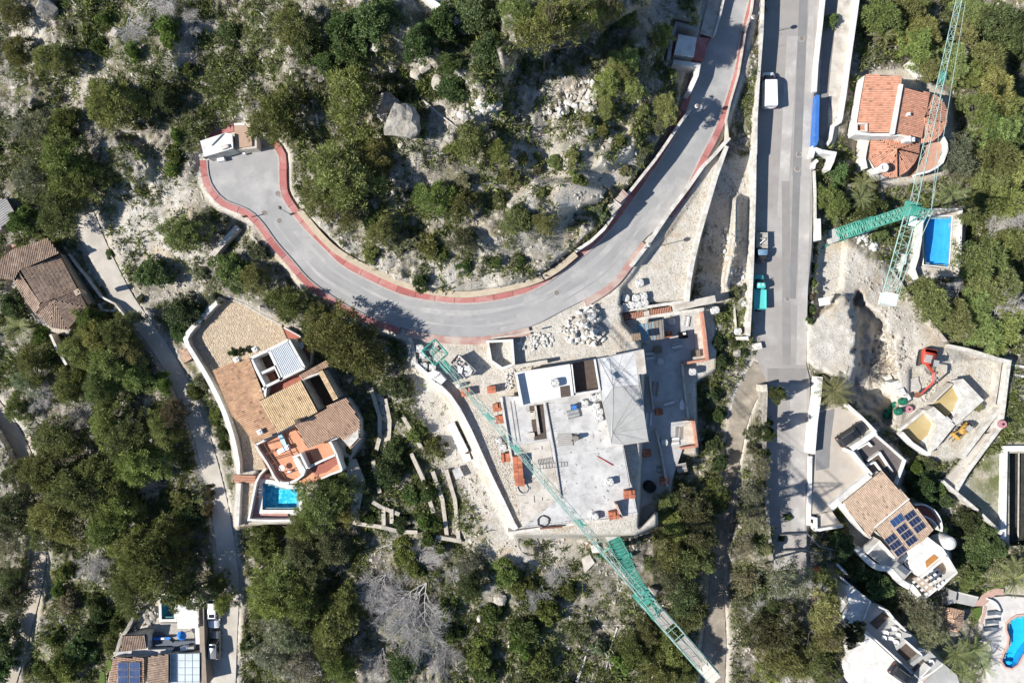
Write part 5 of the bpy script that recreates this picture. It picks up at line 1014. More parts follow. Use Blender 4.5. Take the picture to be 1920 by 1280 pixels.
floor(None, 'lawn', WV((1400,540),(1500,515),(1490,600),(1440,690),(1400,620)), -6.9, LAWN, .3, 'structure'); floor(None, 'lawn', WV((1480,330),(1560,220),(1740,210),(1720,330),(1600,335),(1480,400)), -6.8, LAWN, .3, 'structure')
hh = thing('garden_room', 'grey flat roofed garden room with walled strip right of the villas', 'building', P(*WV(1300,450), -6.8)); block(hh, 'roof', WV((1190,350),(1250,370),(1235,480),(1150,500)), -4.4, -6.8, CONC_D); block(hh, 'roof', WV((1255,375),(1465,430),(1420,515),(1250,480)), -5.2, -6.8, CONC_D); wall('parapet', '', [(p[0], p[1], -4.9) for p in WV((1250,370),(1465,425))], .2, .6, WALLW, parent=hh)
hh = thing('tiled_shelter', 'small hexagonal tan tiled shelter between trees and pool', 'shelter', P(*WV(1220,680), -6.8)); q = WV((1150,520),(1320,560),(1300,690),(1250,770),(1150,740),(1120,650)); c_ = WV(1225,640); block(hh, 'wall', scale_poly(q, .85), -5, -7, WALLW)
for i in range(6): roof(hh, [(*c_, -3.6), (*q[i-1], -4.4), (*q[i], -4.4)], T_PK, .15, seed=80+i)
for (u, v, a, l) in ((1600,570,.1,'upper'),(1580,655,.1,'middle'),(1560,730,.1,'lower')): lounger(*WV(u, v), -7, a, f'dark sun lounger on the white terrace beside the kidney pool, {l} of three', DKWALL)
cur = smoothline(WV((1560,440),(1640,470),(1690,560),(1670,620)), 14); wall('curved_seat', 'curving white seat wall on the kidney pool terrace', [(*p, -6.5) for p in cur], .25, .6, WHITE, cat='seat')

# ------------------------------------------------------------ house with pergola at the bottom left
H = thing('house', 'house with brown tile roofs and solar panels at the bottom left', 'house', P(290, 1245, -1.2))
q = DF((205,968),(575,972),(578,1310),(140,1310)); z5 = [(*q[0], 2.2), (*q[1], 1.6), (*q[3], 2.2)]; block(H, 'wall', scale_poly(q, .95), 1.3, -1.4, WALLW); roof(H, q, T_PK, .25, z5, seed=91)
solar(H, DF(255,1028), (138/6.4, 0), (0, 88/6.4), 2, 3, z5, .05, M('blue_grey_cell', (.075,.11,.22), (.05,.075,.16), .8, .15))
q = DF((632,962),(872,932),(872,1310),(615,1310)); block(H, 'wall', scale_poly(q, .94), 1.3, -1.4, WALLW); roof(H, q, T_GB, .25, [(*q[0], 1.6), (*q[1], 2.1), (*q[3], 1.6)], seed=92)
q = DF((888,928),(1243,920),(1243,1310),(882,1310)); block(H, 'wall', scale_poly(q, .96), 1.0, -1.4, WALLW); g = block(H, 'glazed_roof', q, 1.35, 1.25, M('milky_glazing', (.52,.57,.58), (.46,.51,.52), .8, .25))
for i in range(5): m = MB(); u = 890+i*88; m.tube(P(*DF(u, 925), 1.38), P(*DF(u, 1300), 1.38), .03, 4); m.build('glazing_bar', ALU, g)
for j in range(5): m = MB(); v = 928+j*84; m.tube(P(*DF(888, v), 1.38), P(*DF(1243, v), 1.38), .03, 4); m.build('glazing_bar', ALU, g)
q = DF((312,712),(590,702),(600,860),(300,898)); block(H, 'wall', DF((320,720),(600,690),(625,700),(622,880),(310,890)), .9, -1.4, WALLW); roof(H, q, T_GB, .22, [(*q[0], 1.5), (*q[1], 1.5), (*q[3], 1.0)], seed=93)
block(H, 'grey_terrace', DF((250,905),(590,870),(620,880),(925,870),(890,928),(600,965),(235,962)), .4, -1.4, CONC); block(H, 'dark_terrace', DF((625,690),(770,680),(930,800),(925,868),(625,880)), -.4, -1.4, DKWALL); block(H, 'dark_terrace', DF((935,780),(1190,770),(1255,820),(1250,915),(890,915)), -.2, -1.4, DKWALL)
props(block(None, 'white_chest', DF((1010,850),(1090,845),(1095,888),(1012,890)), .5, -.2, PWHITE), 'white chest on the dark terrace of the bottom left house', 'chest'); props(block(None, 'grey_chest', DF((1100,850),(1170,840),(1175,882),(1102,888)), .45, -.2, CONC_D), 'grey chest beside the white one on the dark terrace', 'chest')
floor(None, 'deck', DF((770,560),(1180,560),(1180,765),(900,765),(770,720)), -.8, BOARD, .5, 'structure')
pool('swimming_pool', 'small teal pool with white surround at the bottom left', HP['d'], -.7, 1.4, POOLD, WATERD, WHITE, .4)
pg = thing('pergola', 'white slatted pergola roof between the teal pool and parked cars', 'pergola', P(*DF(1100,450), -.9))
for k in range(15):
    t0 = k/15; y0, y1 = 268+(352-0)*t0, 0; a = DF([(968+12*t0, 275+350*t0), (1212+14*t0, 300+322*t0), (1212+14*t0, 300+322*(t0+.058)), (968+12*t0, 275+350*(t0+.06))]); block(pg, 'slat', a, 1.7, 1.6, PWHITE)
for u, v in ((985,300),(1205,330),(1215,610),(990,612)): m = MB(); m.tube(P(*DF(u, v), -1), P(*DF(u, v), 1.6), .07, 6); m.build('post', PWHITE, pg)
block(None, 'white_wall_panel', DF((1188,620),(1240,618),(1256,810),(1198,810)), .6, -.9, PWHITE); props(bpy.data.objects['white_wall_panel'], 'white screen wall below the slatted pergola', 'wall')
wall('boundary_wall', 'long brown topped wall between the bottom left house and parked cars', [(p[0], p[1], 1.2) for p in DF((1262,370),(1272,800),(1300,1310))], .75, 2.4, M('brown_wall_top', (.30,.24,.19), (.25,.20,.155), 1.5, .9)); wall('stone_wall', 'curved grey stone wall above the rockery at the bottom left', [(p[0], p[1], .2) for p in smoothline(DF((235,950),(300,720),(380,640),(440,480),(540,340),(640,300)), 14)], .5, 2.2, STONEG)
um = thing('parasol', 'bright blue folded parasol on the deck of the bottom left house', 'parasol', P(*DF(1080,665), -.8)); p = P(*DF(1080,665), -.8); m = MB(); m.lathe(p, [(.05, 0), (.05, 2.2)], 8); m.build('pole', STEELG, um); m = MB(); m.lathe(p, [(.75, 1.35), (.45, 1.75), (.05, 2.1)], 8); m.build('canopy', BLUE, um)
ss = thing('paddle_board', 'long blue paddle board lying in the yard of the bottom left house', 'paddle board', P(*DF(800,745), -.35)); m = MB(); m.stack([[P(*DF(u, v), -.3+z) for u, v in ((660,748),(700,730),(880,728),(900,740),(880,755),(700,765))] for z in (0, .14)]); m.build('board', BLUE, ss); m = MB(); m.box(P(*DF(800,746), -.11), (.5, .3, .04)); m.build('grip', PWHITE, ss)
floor(None, 'lawn', DF((20,1300),(60,1130),(100,1150),(110,1310)), -1, LAWN, .3, 'structure'); floor(None, 'lawn', DF((125,1120),(150,1000),(185,1010),(185,1140)), -.9, LAWN, .3, 'structure')
# ------------------------------------------------------------ vehicles (local x = forward)
def rrect(x0, x1, w0, w1, rr, z, n=4):
    """rounded outline from rear x0 (half width w0) to front x1 (half width w1)"""
    pts = []
    for (cx, cy, a0) in ((x1-rr, w1-rr*.8, 0), (x0+rr*.7, w0-rr*.7, 90), (x0+rr*.7, -w0+rr*.7, 180), (x1-rr, -w1+rr*.8, 270)):
        k = rr if cx > 0 else rr*.7; ky = rr*.8 if cx > 0 else rr*.7
        for i in range(n+1): a = R(a0+90*i/n); pts.append((cx+k*math.cos(a), cy+ky*math.sin(a), z))
    return pts
def local(root, name, m, mt, smooth=False, par=None):
    return place(name, m.mesh(name, mt, smooth=smooth), (0, 0, 0), parent=par or root)
def wheels(t, xs, hw, r, w=.24):
    for x in xs:
        for s in (-1, 1):
            m = MB(); m.tube((x, s*(hw-w), r), (x, s*hw, r), r, 14); o = local(t, 'wheel', m, BLACK); m = MB(); m.tube((x, s*(hw+.005), r), (x, s*(hw+.02), r), r*.6, 10); local(t, 'rim', m, ALU, par=o)
def car(label, u, v, z, ang, L, Wd, Ht, paint, kind='hatch', cat='car', name='parked_car', glass=DGLASS):
    t = thing(name, label, cat, P(u, v, z+Ht) - Vector((0, 0, Ht)), None, ang); h = L/2; w = Wd/2; bl = Ht*.58
    m = MB(); m.stack([rrect(-h*.97, h*.97, w*.9, w*.85, .25, .22), rrect(-h, h, w*.98, w*.92, .4, .45), rrect(-h, h*.985, w, w*.94, .45, bl*.8), rrect(-h*.97, h*.95, w*.93, w*.86, .45, bl)]); local(t, 'body', m, paint, True)
    c0, c1 = {'hatch': (-.88, .26), 'suv': (-.92, .22), 'van': (-.97, .42)}[kind]
    m = MB(); m.stack([rrect(h*c0, h*(c1+.22), w*.90, w*.84, .25, bl-.01), rrect(h*(c0+.05), h*c1, w*.76, w*.72, .25, Ht-.04)]); local(t, 'glasshouse', m, glass)
    m = MB(); m.stack([rrect(h*(c0+.06), h*(c1-.02), w*.76, w*.72, .22, Ht-.05), rrect(h*(c0+.09), h*(c1-.06), w*.70, w*.66, .22, Ht)]); rf = local(t, 'roof', m, paint, True)
    if kind != 'van': m = MB(); m.box((h*(c1-.22), 0, Ht+.004), (L*.11, Wd*.46, .012)); local(t, 'sunroof', m, glass, par=rf)
    for s in (-1, 1):
        m = MB(); m.tube((h*(c0+.05), s*w*.76, Ht-.04), (h*(c0), s*w*.9, bl), .05, 4); m.tube((h*.0, s*w*.77, Ht-.06), (h*.02, s*w*.91, bl), .04, 4); m.tube((h*c1, s*w*.72, Ht-.05), (h*(c1+.2), s*w*.84, bl), .045, 4); local(t, 'pillar', m, paint)
        m = MB(); m.box((h*(c1+.1), s*(w+.08), bl+.08), (.14, .2, .14)); local(t, 'mirror', m, paint)
        m = MB(); m.box((h*.9, s*w*.66, bl*.82), (.2, .34, .1)); local(t, 'headlight', m, ALU); m = MB(); m.box((-h*.975, s*w*.72, bl*.85), (.06, .25, .14)); local(t, 'tail_light', m, RED)
        m = MB(); m.tube((h*(c0+.12), s*w*.68, Ht+.03), (h*(c1-.1), s*w*.64, Ht+.03), .025, 5); local(t, 'roof_rail', m, STEELG)
    wheels(t, (-h*.6, h*.6), w*.96, .33); return t
NA = math.pi/2
def mzq(v): return float(np.interp(v, mvs, mz))
# white panel van
z = mzq(165); t = thing('panel_van', 'white panel van parked by the wall on the upper main street', 'van', P(1447, 164, z+2)-Vector((0, 0, 2)), None, NA+.02)
m = MB(); m.stack([rrect(-2.6, 2.6, .93, .82, .5, .3), rrect(-2.62, 2.65, .96, .88, .5, .7), rrect(-2.6, 2.5, .96, .86, .5, 1.05)]); local(t, 'body', m, CARW, True)
m = MB(); m.stack([rrect(-2.6, 1.35, .95, .93, .18, 1.04), rrect(-2.58, 1.2, .90, .88, .16, 1.9), rrect(-2.52, 1.1, .84, .82, .16, 2.0)]); bx_ = local(t, 'cargo_box', m, CARW)
m = MB(); m.stack([rrect(1.1, 2.15, .90, .80, .3, 1.06), rrect(1.05, 1.45, .84, .78, .2, 1.88)]); local(t, 'windscreen', m, DGLASS)
for x in (-1.9, -1.2, -.5, .2): m = MB(); m.box((x, 0, 2.008), (.05, 1.6, .02)); local(t, 'roof_rib', m, PWHITE, par=bx_)
for s in (-1, 1): m = MB(); m.box((1.7, s*1.08, 1.2), (.14, .24, .22)); local(t, 'mirror', m, BLACK); m = MB(); m.box((2.5, s*.6, .8), (.2, .3, .16)); local(t, 'headlight', m, ALU); m = MB(); m.box((-2.62, s*.8, .9), (.05, .16, .4)); local(t, 'tail_light', m, RED)
wheels(t, (-1.6, 1.65), .94, .34)
# pickup with ladder rack, parked facing down
z = mzq(462); t = thing('pickup_truck', 'dark pickup truck with planks on its open bed', 'pickup', P(1431, 463, z+1.7)-Vector((0, 0, 1.7)), None, -NA)
m = MB(); m.stack([rrect(-2.3, 2.2, .84, .78, .3, .35), rrect(-2.3, 2.25, .88, .82, .35, .7), rrect(-2.3, 2.2, .86, .80, .35, .95)]); local(t, 'body', m, CARK, True)
m = MB(); m.stack([rrect(.2, 1.75, .82, .74, .25, .94), rrect(.35, 1.25, .72, .68, .2, 1.6)]); local(t, 'glasshouse', m, DGLASS); m = MB(); m.stack([rrect(.36, 1.2, .73, .69, .2, 1.6), rrect(.42, 1.12, .68, .64, .2, 1.68)]); local(t, 'roof', m, M('steel_blue_paint', (.16, .26, .36), None, rough=.25, spec=.6), True)
m = MB(); m.box((-1.05, 0, .97), (2.2, 1.5, .06)); bd = local(t, 'bed', m, BOARD)
for s in (-1, 1): m = MB(); m.box((-1.05, s*.8, 1.12), (2.3, .06, .35)); local(t, 'bed_side', m, CONC_D); m = MB(); m.box((1.3, s*.96, 1.05), (.12, .2, .14)); local(t, 'mirror', m, CARK)
for x, a in ((-2.1, 0), (-1.3, .0), (-.2, 0), (-.85, .7)): m = MB(); m.box((x, 0, 1.34), (.13, 1.6, .06), a); local(t, 'plank', m, PWHITE if a else BOARD)
wheels(t, (-1.4, 1.35), .86, .35)
# turquoise flatbed truck facing up
z = mzq(545); t = thing('flatbed_truck', 'turquoise flatbed truck parked by the wall on the main street', 'truck', P(1426, 546, z+1.5)-Vector((0, 0, 1.5)), None, NA)
m = MB(); m.stack([rrect(.3, 2.45, .80, .72, .35, .4), rrect(.3, 2.5, .84, .76, .4, .8), rrect(.35, 2.4, .82, .74, .4, 1.0)]); local(t, 'cab', m, CART, True)
m = MB(); m.stack([rrect(.45, 1.85, .78, .7, .25, .99), rrect(.5, 1.35, .68, .64, .2, 1.7)]); local(t, 'glasshouse', m, DGLASS); m = MB(); m.stack([rrect(.5, 1.3, .7, .65, .2, 1.7), rrect(.55, 1.2, .64, .6, .2, 1.77)]); local(t, 'roof', m, CART, True)
m = MB(); m.box((-1.2, 0, 1.0), (2.9, 1.76, .12)); bd = local(t, 'flatbed', m, CART)
for k in range(6): m = MB(); m.box((-2.45+k*.48, 0, 1.075), (.06, 1.66, .03)); local(t, 'bed_rib', m, CART, par=bd)
for s in (-1, 1): m = MB(); m.box((-1.2, s*.9, 1.2), (2.9, .05, .38)); local(t, 'side_board', m, CART); m = MB(); m.box((1.7, s*1.0, 1.15), (.12, .22, .2)); local(t, 'mirror', m, BLACK); m = MB(); m.box((.95, s*.3, 1.79), (.22, .22, .05)); local(t, 'roof_lamp', m, PWHITE)
m = MB(); m.box((-2.64, 0, 1.2), (.05, 1.76, .38)); local(t, 'tailgate', m, CART); m = MB(); m.box((-1.2, 0, .65), (3.4, .8, .3)); local(t, 'chassis', m, BLACK); wheels(t, (-1.7, 1.5), .86, .36)
car('black estate car parked on the beige parking deck', *VF(308,208), -.75, .60, 4.7, 1.9, 1.6, CARK, 'suv')
car('dark car under the lower edge of the white villa roof', *WV(745,1235), BZ+.0 if False else -1.88, -.62, 4.6, 1.9, 1.5, CARK, 'hatch')
car('white car parked partly under a tree at the bottom left', *DF(1385,470), -.6, -NA, 4.4, 1.8, 1.5, CARW, 'hatch')
car('silver grey car casting a long shadow below the white car', *DF(1395,850), -.8, NA-.02, 4.3, 1.75, 1.55, CARG, 'hatch')

# excavator
p = P(*NF(735,480), -3.0); t = thing('excavator', 'red tracked excavator reaching its bent arm across the plot', 'excavator', Vector((p.x, p.y, gz(p.x, p.y))), None, 0)
g = WL[t.name]; t.rotation_euler = (0, 0, R(-100)); t.scale = (.92,)*3
for s in (-1, 1): m = MB(); m.stack([[(x, s*.95+y, zz) for x, zz in ((-1.3, .15), (-1.05, 0), (1.05, 0), (1.3, .15), (1.35, .4), (1.1, .62), (-1.1, .62), (-1.35, .4))] for y in (-.22, .22)]); tr_ = local(t, 'track', m, BLACK); m = MB(); [m.box((x, s*.95, .645), (.12, .4, .05)) for x in np.linspace(-1.1, 1.1, 8)]; local(t, 'track_pad', m, DARKROCK, par=tr_)
m = MB(); m.stack([rrect(-1.6, 1.0, 1.15, .95, .7, .8), rrect(-1.65, 1.0, 1.2, 1.0, .7, 1.2), rrect(-1.55, .9, 1.1, .9, .6, 1.75)]); up = local(t, 'upper_body', m, RED, True); m = MB(); m.box((-1.35, 0, 1.5), (.5, 2.0, .5)); local(t, 'counterweight', m, RED, par=up)
m = MB(); m.box((.0, -.25, 1.78), (1.3, 1.1, .08)); local(t, 'engine_cover', m, CONC_D, par=up)
m = MB(); m.stack([rrect(.05, 1.25, .4, .36, .15, 1.2), rrect(.1, 1.05, .38, .34, .15, 2.6)]); m2 = MB(); m2.v = [(x, y+.6, zz) for x, y, zz in m.v]; m2.f = m.f; m2.m = m.m; m2.t = m.t; cb = local(t, 'cab', m2, DGLASS); m = MB(); m.box((.6, .6, 2.64), (1.05, .84, .08)); local(t, 'cab_roof', m, CONC_D, par=cb)
arm = [(1.0, -.15, 1.4), (2.3, .05, 3.4), (3.8, .1, 3.5)]; m = MB()
for a, b in zip(arm, arm[1:]): m.tube(a, b, .27, 4, .22)
local(t, 'boom', m, RED); m = MB(); m.tube((3.7, .1, 3.55), (5.9, -.1, 1.2), .22, 4, .14); local(t, 'stick', m, RED); m = MB(); m.tube((2.2, .05, 3.55), (3.5, .1, 3.85), .07, 6); m.tube((1.2, .1, 1.6), (2.2, .1, 3.1), .09, 6); local(t, 'hydraulic_ram', m, STEELG)
m = MB(); m.stack([[(5.7, -.55, 1.15), (5.7, .35, 1.15), (6.1, .35, .95), (6.1, -.55, .95)], [(5.75, -.55, .35), (5.75, .35, .35), (6.5, .35, .2), (6.5, -.55, .2)], [(6.1, -.5, .0), (6.1, .3, .0), (6.6, .3, .05), (6.6, -.5, .05)]]); local(t, 'bucket', m, RUST)
# small yellow loader
p = P(*NF(1040,1040), -3.9); t = thing('mini_loader', 'small yellow loader beside the white shell house', 'loader', Vector((p.x, p.y, -4.2)), None, R(227)); t.scale = (.86,)*3
m = MB(); m.stack([rrect(-1.3, .9, .55, .5, .2, .4), rrect(-1.35, .9, .6, .55, .25, .9), rrect(-1.2, .6, .5, .45, .2, 1.2)]); local(t, 'body', m, YEL, True); m = MB(); m.box((-.35, 0, 2.0), (1.0, .95, .08)); local(t, 'canopy', m, CONC_D)
for x in (-.8, .1):
    for s in (-1, 1): m = MB(); m.tube((x, s*.43, 1.1), (x, s*.43, 1.98), .04, 5); local(t, 'canopy_post', m, BLACK)
for s in (-1, 1): m = MB(); m.tube((-.6, s*.62, 1.3), (1.0, s*.62, 1.1), .09, 4); m.tube((1.0, s*.62, 1.1), (1.7, s*.62, .4), .08, 4); local(t, 'lift_arm', m, YEL); m = MB(); m.tube((2.0, s*.35, .22), (3.0, s*.35, .2), .06, 4); local(t, 'fork', m, BLACK)
m = MB(); m.stack([[(1.5, -.85, .2), (1.5, .85, .2), (1.6, .85, .75), (1.6, -.85, .75)], [(2.1, -.85, .15), (2.1, .85, .15), (1.75, .85, .75), (1.75, -.85, .75)]]); local(t, 'bucket', m, YEL); m = MB(); m.box((-1.1, 0, 1.25), (.45, .9, .2)); local(t, 'engine_cover', m, BLACK); wheels(t, (-.8, .55), .72, .36, .28)

# ------------------------------------------------------------ tower cranes
def lattice(m, path0, path1, w0, w1, n, up=Vector((0, 0, 1)), r=.055, rd=.035, tri=False):
    """square or triangular truss from path0 to path1"""
    a, b = Vector(path0), Vector(path1); d = (b-a).normalized(); sx = d.cross(up)
    sx = sx.normalized() if sx.length > 1e-4 else Vector((1, 0, 0)); sy = sx.cross(d).normalized()
    offs = [(-1, 0), (1, 0), (0, 1.7)] if tri else [(-1, -1), (1, -1), (1, 1), (-1, 1)]
    def pt(k, t):
        w = (w0+(w1-w0)*t)/2; o = offs[k]; return a+(b-a)*t+sx*o[0]*w+sy*o[1]*w
    K = len(offs)
    for k in range(K):
        for i in range(n):
            m.tube(pt(k, i/n), pt(k, (i+1)/n), r, 4, cap=False); k2 = (k+1) % K; j = i+(i+k) % 2*0
            if (i+k) % 2: m.tube(pt(k, i/n), pt(k2, (i+1)/n), rd, 4, cap=False)
            else: m.tube(pt(k2, i/n), pt(k, (i+1)/n), rd, 4, cap=False)
            m.tube(pt(k, i/n), pt(k2, i/n), rd, 4, cap=False)
def crane(label, base, top_z, jib_px, cj_px, jz, a_dir, second):
    B = P(*base); t = thing('tower_crane', label, 'tower crane', B); T = Vector((B.x, B.y, top_z)); mid = B.z+(top_z-B.z)*.48; q = a_dir
    m = MB(); lattice(m, B+Vector((0, 0, .8)), Vector((B.x, B.y, mid)), 1.75, 1.75, 14, Vector((math.cos(q), math.sin(q), 0)), .1, .06); ms = m.build('mast', STEELT, t)
    m = MB(); lattice(m, Vector((B.x, B.y, mid-1.5)), T, 1.35, 1.35, 18, Vector((math.cos(q), math.sin(q), 0)), .09, .05); m.build('upper_mast', STEELT, t)
    m = MB()
    for s in (-1, 1):
        for r_ in (-1, 1): m.tube(B+Vector((s*2.2, r_*2.2, .25)), B+Vector((s*.8, r_*.8, 1.0)), .14, 4); m.box(B+Vector((s*2.2, r_*2.2, .12)), (.7, .7, .24), q)
    m.box(B+Vector((0, 0, .75)), (2.2, 2.2, .3), q); m.build('base_frame', STEELT, t)
    for k in range(3): m = MB(); m.box(B+Vector((-1.2*math.cos(q), -1.2*math.sin(q), 1.15+.42*k)), (1.4, 2.0, .38), q); m.build('ballast_block', CONC, t)
    m = MB()
    for k in range(16): z = B.z+1.2+k*(top_z-B.z-2)/16; c = Vector((B.x, B.y, z)); m.box(c, (.5, .04, .04), q)
    m.build('ladder', STEELP, t)
    J = P(*jib_px, jz); Cj = P(*cj_px, jz); d = (J-Cj); d.z = 0; d.normalize(); T2_ = Vector((B.x, B.y, jz))
    m = MB(); m.box(T+Vector((0, 0, -.1)), (1.9, 1.9, .35), math.atan2(d.y, d.x)); m.build('slewing_ring', STEELT, t)
    m = MB(); lattice(m, T2_+d*.4, J, .95, .7, int((J-T2_).length/1.5), Vector((0, 0, 1)), .042 if second else .05, .02 if second else .026, True); jb = m.build('jib', STEELP, t)
    # A frame and tie bars
    ap = T2_-d*.9+Vector((0, 0, 4.2)); sx = d.cross(Vector((0, 0, 1))); m = MB()
    for s in (-1, 1):
        m.tube(T2_+d*.5+sx*s*.6, ap+sx*s*.2, .08, 4); m.tube(T2_-d*2.2+sx*s*.6, ap+sx*s*.2, .07, 4)
        for k in range(1, 6): m.tube((T2_+d*.5).lerp(ap, k/6)+sx*s*.5, (T2_-d*2.2).lerp(ap, k/6)+sx*s*.5, .035, 4)
    for k in range(1, 6): m.tube((T2_+d*.5).lerp(ap, k/6)+sx*.5, (T2_+d*.5).lerp(ap, (k+.6)/6)-sx*.5, .035, 4)
    m.build('a_frame', STEELT, t); m = MB(); L = (J-T2_).length
    for f in (.45, .85):
        m.tube(ap, T2_+d*L*f+Vector((0, 0, .85)), .035, 4)
    for s in (-1, 1): m.tube(ap+sx*s*.2, Cj+sx*s*.5+Vector((0, 0, .3)), .04, 4)
    m.build('tie_bar', STEELP, t)
    # counter jib
    m = MB(); Lc = (Cj-T2_).length
    for s in (-1, 1): m.tube(T2_+sx*s*.75, Cj+sx*s*.75, .09, 4); m.tube(T2_+sx*s*.75+Vector((0, 0, 1.0)), Cj+sx*s*.75+Vector((0, 0, 1.0)), .03, 4)
    nb = int(Lc/1.1)
    for k in range(nb+1):
        c = T2_.lerp(Cj, k/nb); m.tube(c-sx*.75, c+sx*.75, .05, 4)
        for s in (-1, 1): m.tube(c+sx*s*.75, c+sx*s*.75+Vector((0, 0, 1)), .025, 4)
        if not second and k < nb: c2 = T2_.lerp(Cj, (k+1)/nb); m.tube(c-sx*.75*(1 if k % 2 else -1), c2+sx*.75*(1 if k % 2 else -1), .035, 4)
    m.build('counter_jib', STEELP, t); an = math.atan2(d.y, d.x)
    if second:
        for f0, f1, mt in ((.10, .36, BOARD), (.52, .84, BOARD)):
            npl = 6
            for s in range(npl): c = T2_.lerp(Cj, (f0+f1)/2)+sx*(s-2.5)*.22+Vector((0, 0, .12)); m = MB(); m.box(c, (Lc*(f1-f0), .2, .05), an); m.build('deck_plank', BOARD, t)
    m = MB(); n_w = 3 if second else 2
    for k in range(n_w): c = Cj+d*(.35+.75*k)+Vector((0, 0, .1 if second else .2)); m = MB(); m.box(c, (.7, 1.35, 1.7), an); m.build('counterweight', PWHITE if not second else M('cream_counterweight', (.62,.58,.50), (.54,.50,.43), 2, .85) if k == 0 else bpy.data.materials['cream_counterweight'], t)
    c = T2_+d*L*(.93 if second else .55)-Vector((0, 0, .25)); m = MB(); m.box(c, (1.3, .9, .25), an); m.box(c+sx*.3, (1.5, .12, .4), an); m.box(c-sx*.3, (1.5, .12, .4), an); m.build('trolley', STEELT, t)
    if second:
        for f in (.30, .73, .60): c = T2_+d*L*f; m = MB(); m.box(c+Vector((0, 0, .1)), (.9, .55, .12), an); m.tube(c-d*.7+sx*.35, c+d*.7-sx*.35, .08, 4); m.build('jib_joint', STEELT, t)
        m = MB(); c = J; e = [c+sx*1.0-d*1.6, c-sx*1.0-d*1.6, c-sx*1.0+d*.6, c+sx*1.0+d*.6]
        for i in range(4): m.tube(e[i-1], e[i], .09, 4); m.tube(e[i-1], c, .05, 4)
        m.build('jib_head', STEELT, t)
    else:
        m = MB(); c = T2_-d*1.6+Vector((0, 0, .8)); m.box(c, (1.1, .7, .5), an); m.build('winch', PWHITE, t)
    m = MB(); c = T2_+sx*(.2)+Vector((0, 0, -.9 if second else -.5)); m.box(c, (.9, .8, .6), an); m.build('control_cabinet', PWHITE, t)
    return t
crane('green tower crane between the street and the rectangular blue pool', (1566,441,-2.6), 17.5, (1812,-60), (1661,572), 17.5, math.atan2(200, 605), False)
crane('green tower crane with its jib spanning the concrete building site', (1152,1012,2.2), 24.4, (810,654), (1338,1268), 24.6, math.atan2(-372, 190), True)

def pool_ladder(frame, u, v, z, ang, label):
    t = thing('pool_ladder', label, 'ladder', P(*frame(u, v), z), None, ang)
    for s in (-1, 1): m = MB(); m.tube((0, s*.25, -.6), (0, s*.25, .75), .03, 6); m.tube((0, s*.25, .75), (.45, s*.25, .75), .03, 6); m.tube((.45, s*.25, .75), (.5, s*.25, .0), .03, 6); place('rail', m.mesh('rail', ALU), (0, 0, 0), parent=t)
    for k in range(3): m = MB(); m.tube((0, -.25, -.5+.25*k), (0, .25, -.5+.25*k), .025, 5); place('rung', m.mesh('rung', ALU), (0, 0, 0), parent=t)
pool_ladder(CRF, 1290, 330, -3.6, 0, 'steel ladder at the right edge of the rectangular blue pool'); pool_ladder(PL, 372, 800, 4.35, math.pi, 'steel ladder at the left edge of the terracotta terrace pool')
for k in range(3): floor(bpy.data.objects['pool_steps'] if k else thing('pool_steps', 'pale blue entry steps in the corner of the rectangular pool', 'steps', P(*CRF(1265,280), -5.3)), 'step', CRF((1235+22*k,250),(1302,250),(1300,300),(1233+22*k,300)), -4.9+.3*k, bpy.data.materials['sky_blue_pool'], .3)
# ------------------------------------------------------------ street lamps
def lamp(u, v, z, label):
    p = P(u, v, z); t = thing('street_lamp', label, 'street lamp', p, 'globe street lamps along the curved road'); m = MB(); m.lathe(p, [(.16, 0), (.14, .4), (.055, .5), (.045, 4.1)], 8); m.build('pole', STEELG, t)
    m = MB(); m.lathe(p, [(.06, 4.05), (.22, 4.15), (.30, 4.38), (.26, 4.6), (.1, 4.75)], 12); g = m.build('globe', PWHITE, t); m = MB(); m.lathe(p, [(.27, 4.62), (.1, 4.8)], 12); m.build('cap', DARKROCK, g)
lamp(1291, 219, rzq(1291,219)+.13, 'globe lamp at the upper end of the tall retaining wall'); lamp(1206, 467, rzq(1206,467)+.1, 'globe lamp beside the road where the parapet ends above the rubble')
lamp(545, 402, rzq(545,402)+.13, 'globe lamp on the inner pavement near the cul-de-sac neck'); lamp(1392, 60, rzq(1392,60)+.13, 'globe lamp on the red pavement near the top of the road')

# ------------------------------------------------------------ building site clutter
def bricks(u, v, z, ang, l, w_, h, label, n=(3, 2)):
    """pallet of hollow bricks: stacked blocks as parts"""
    p = P(u, v, z); t = thing('brick_pallet', label, 'brick pallet', p, 'pallets of orange bricks on the site', ang)
    m = MB(); [m.box((0, y, .06), (l, .1, .12)) for y in (-w_*.4, 0, w_*.4)]; local(t, 'pallet_base', m, WOOD)
    me = {}
    for i in range(n[0]):
        for j in range(n[1]):
            dx, dy = l/n[0], w_/n[1]; hh = h*rng.choice((1, 1, .96, .8)); m = MB(); m.box(((i+.5)*dx-l/2, (j+.5)*dy-w_/2, .12+hh/2), (dx*.95, dy*.95, hh), 0, 0, rng.uniform(.8, 1.25)); local(t, 'brick_block', m, BRICK)
    return t
ZS = SZ+.05
for i, a in enumerate([(62,482,7.0,.1,1.2,1.0,1.0,'orange brick pallet left of the white raised roof, uppermost'),(90,577,7.0,.1,1.1,1.1,.9,'orange brick pallet left of the slab with a dark hole on top'),(105,640,7.0,.1,1.1,1.1,.9,'orange brick pallet left of the slab, nearest the crane jib'),(137,842,7.2,.1,1.2,1.2,.9,'small orange brick pallet left of the long red brick stack'),(792,1035,ZS,.05,1.5,1.1,.9,'orange brick pallet at the right edge of the concrete slab'),(710,1145,ZS,.1,1.4,1.0,1.0,'orange brick pallet near the lower edge of the slab beside a leaning board')]): bricks(*GF(a[0], a[1]), *a[2:8-1], a[7])
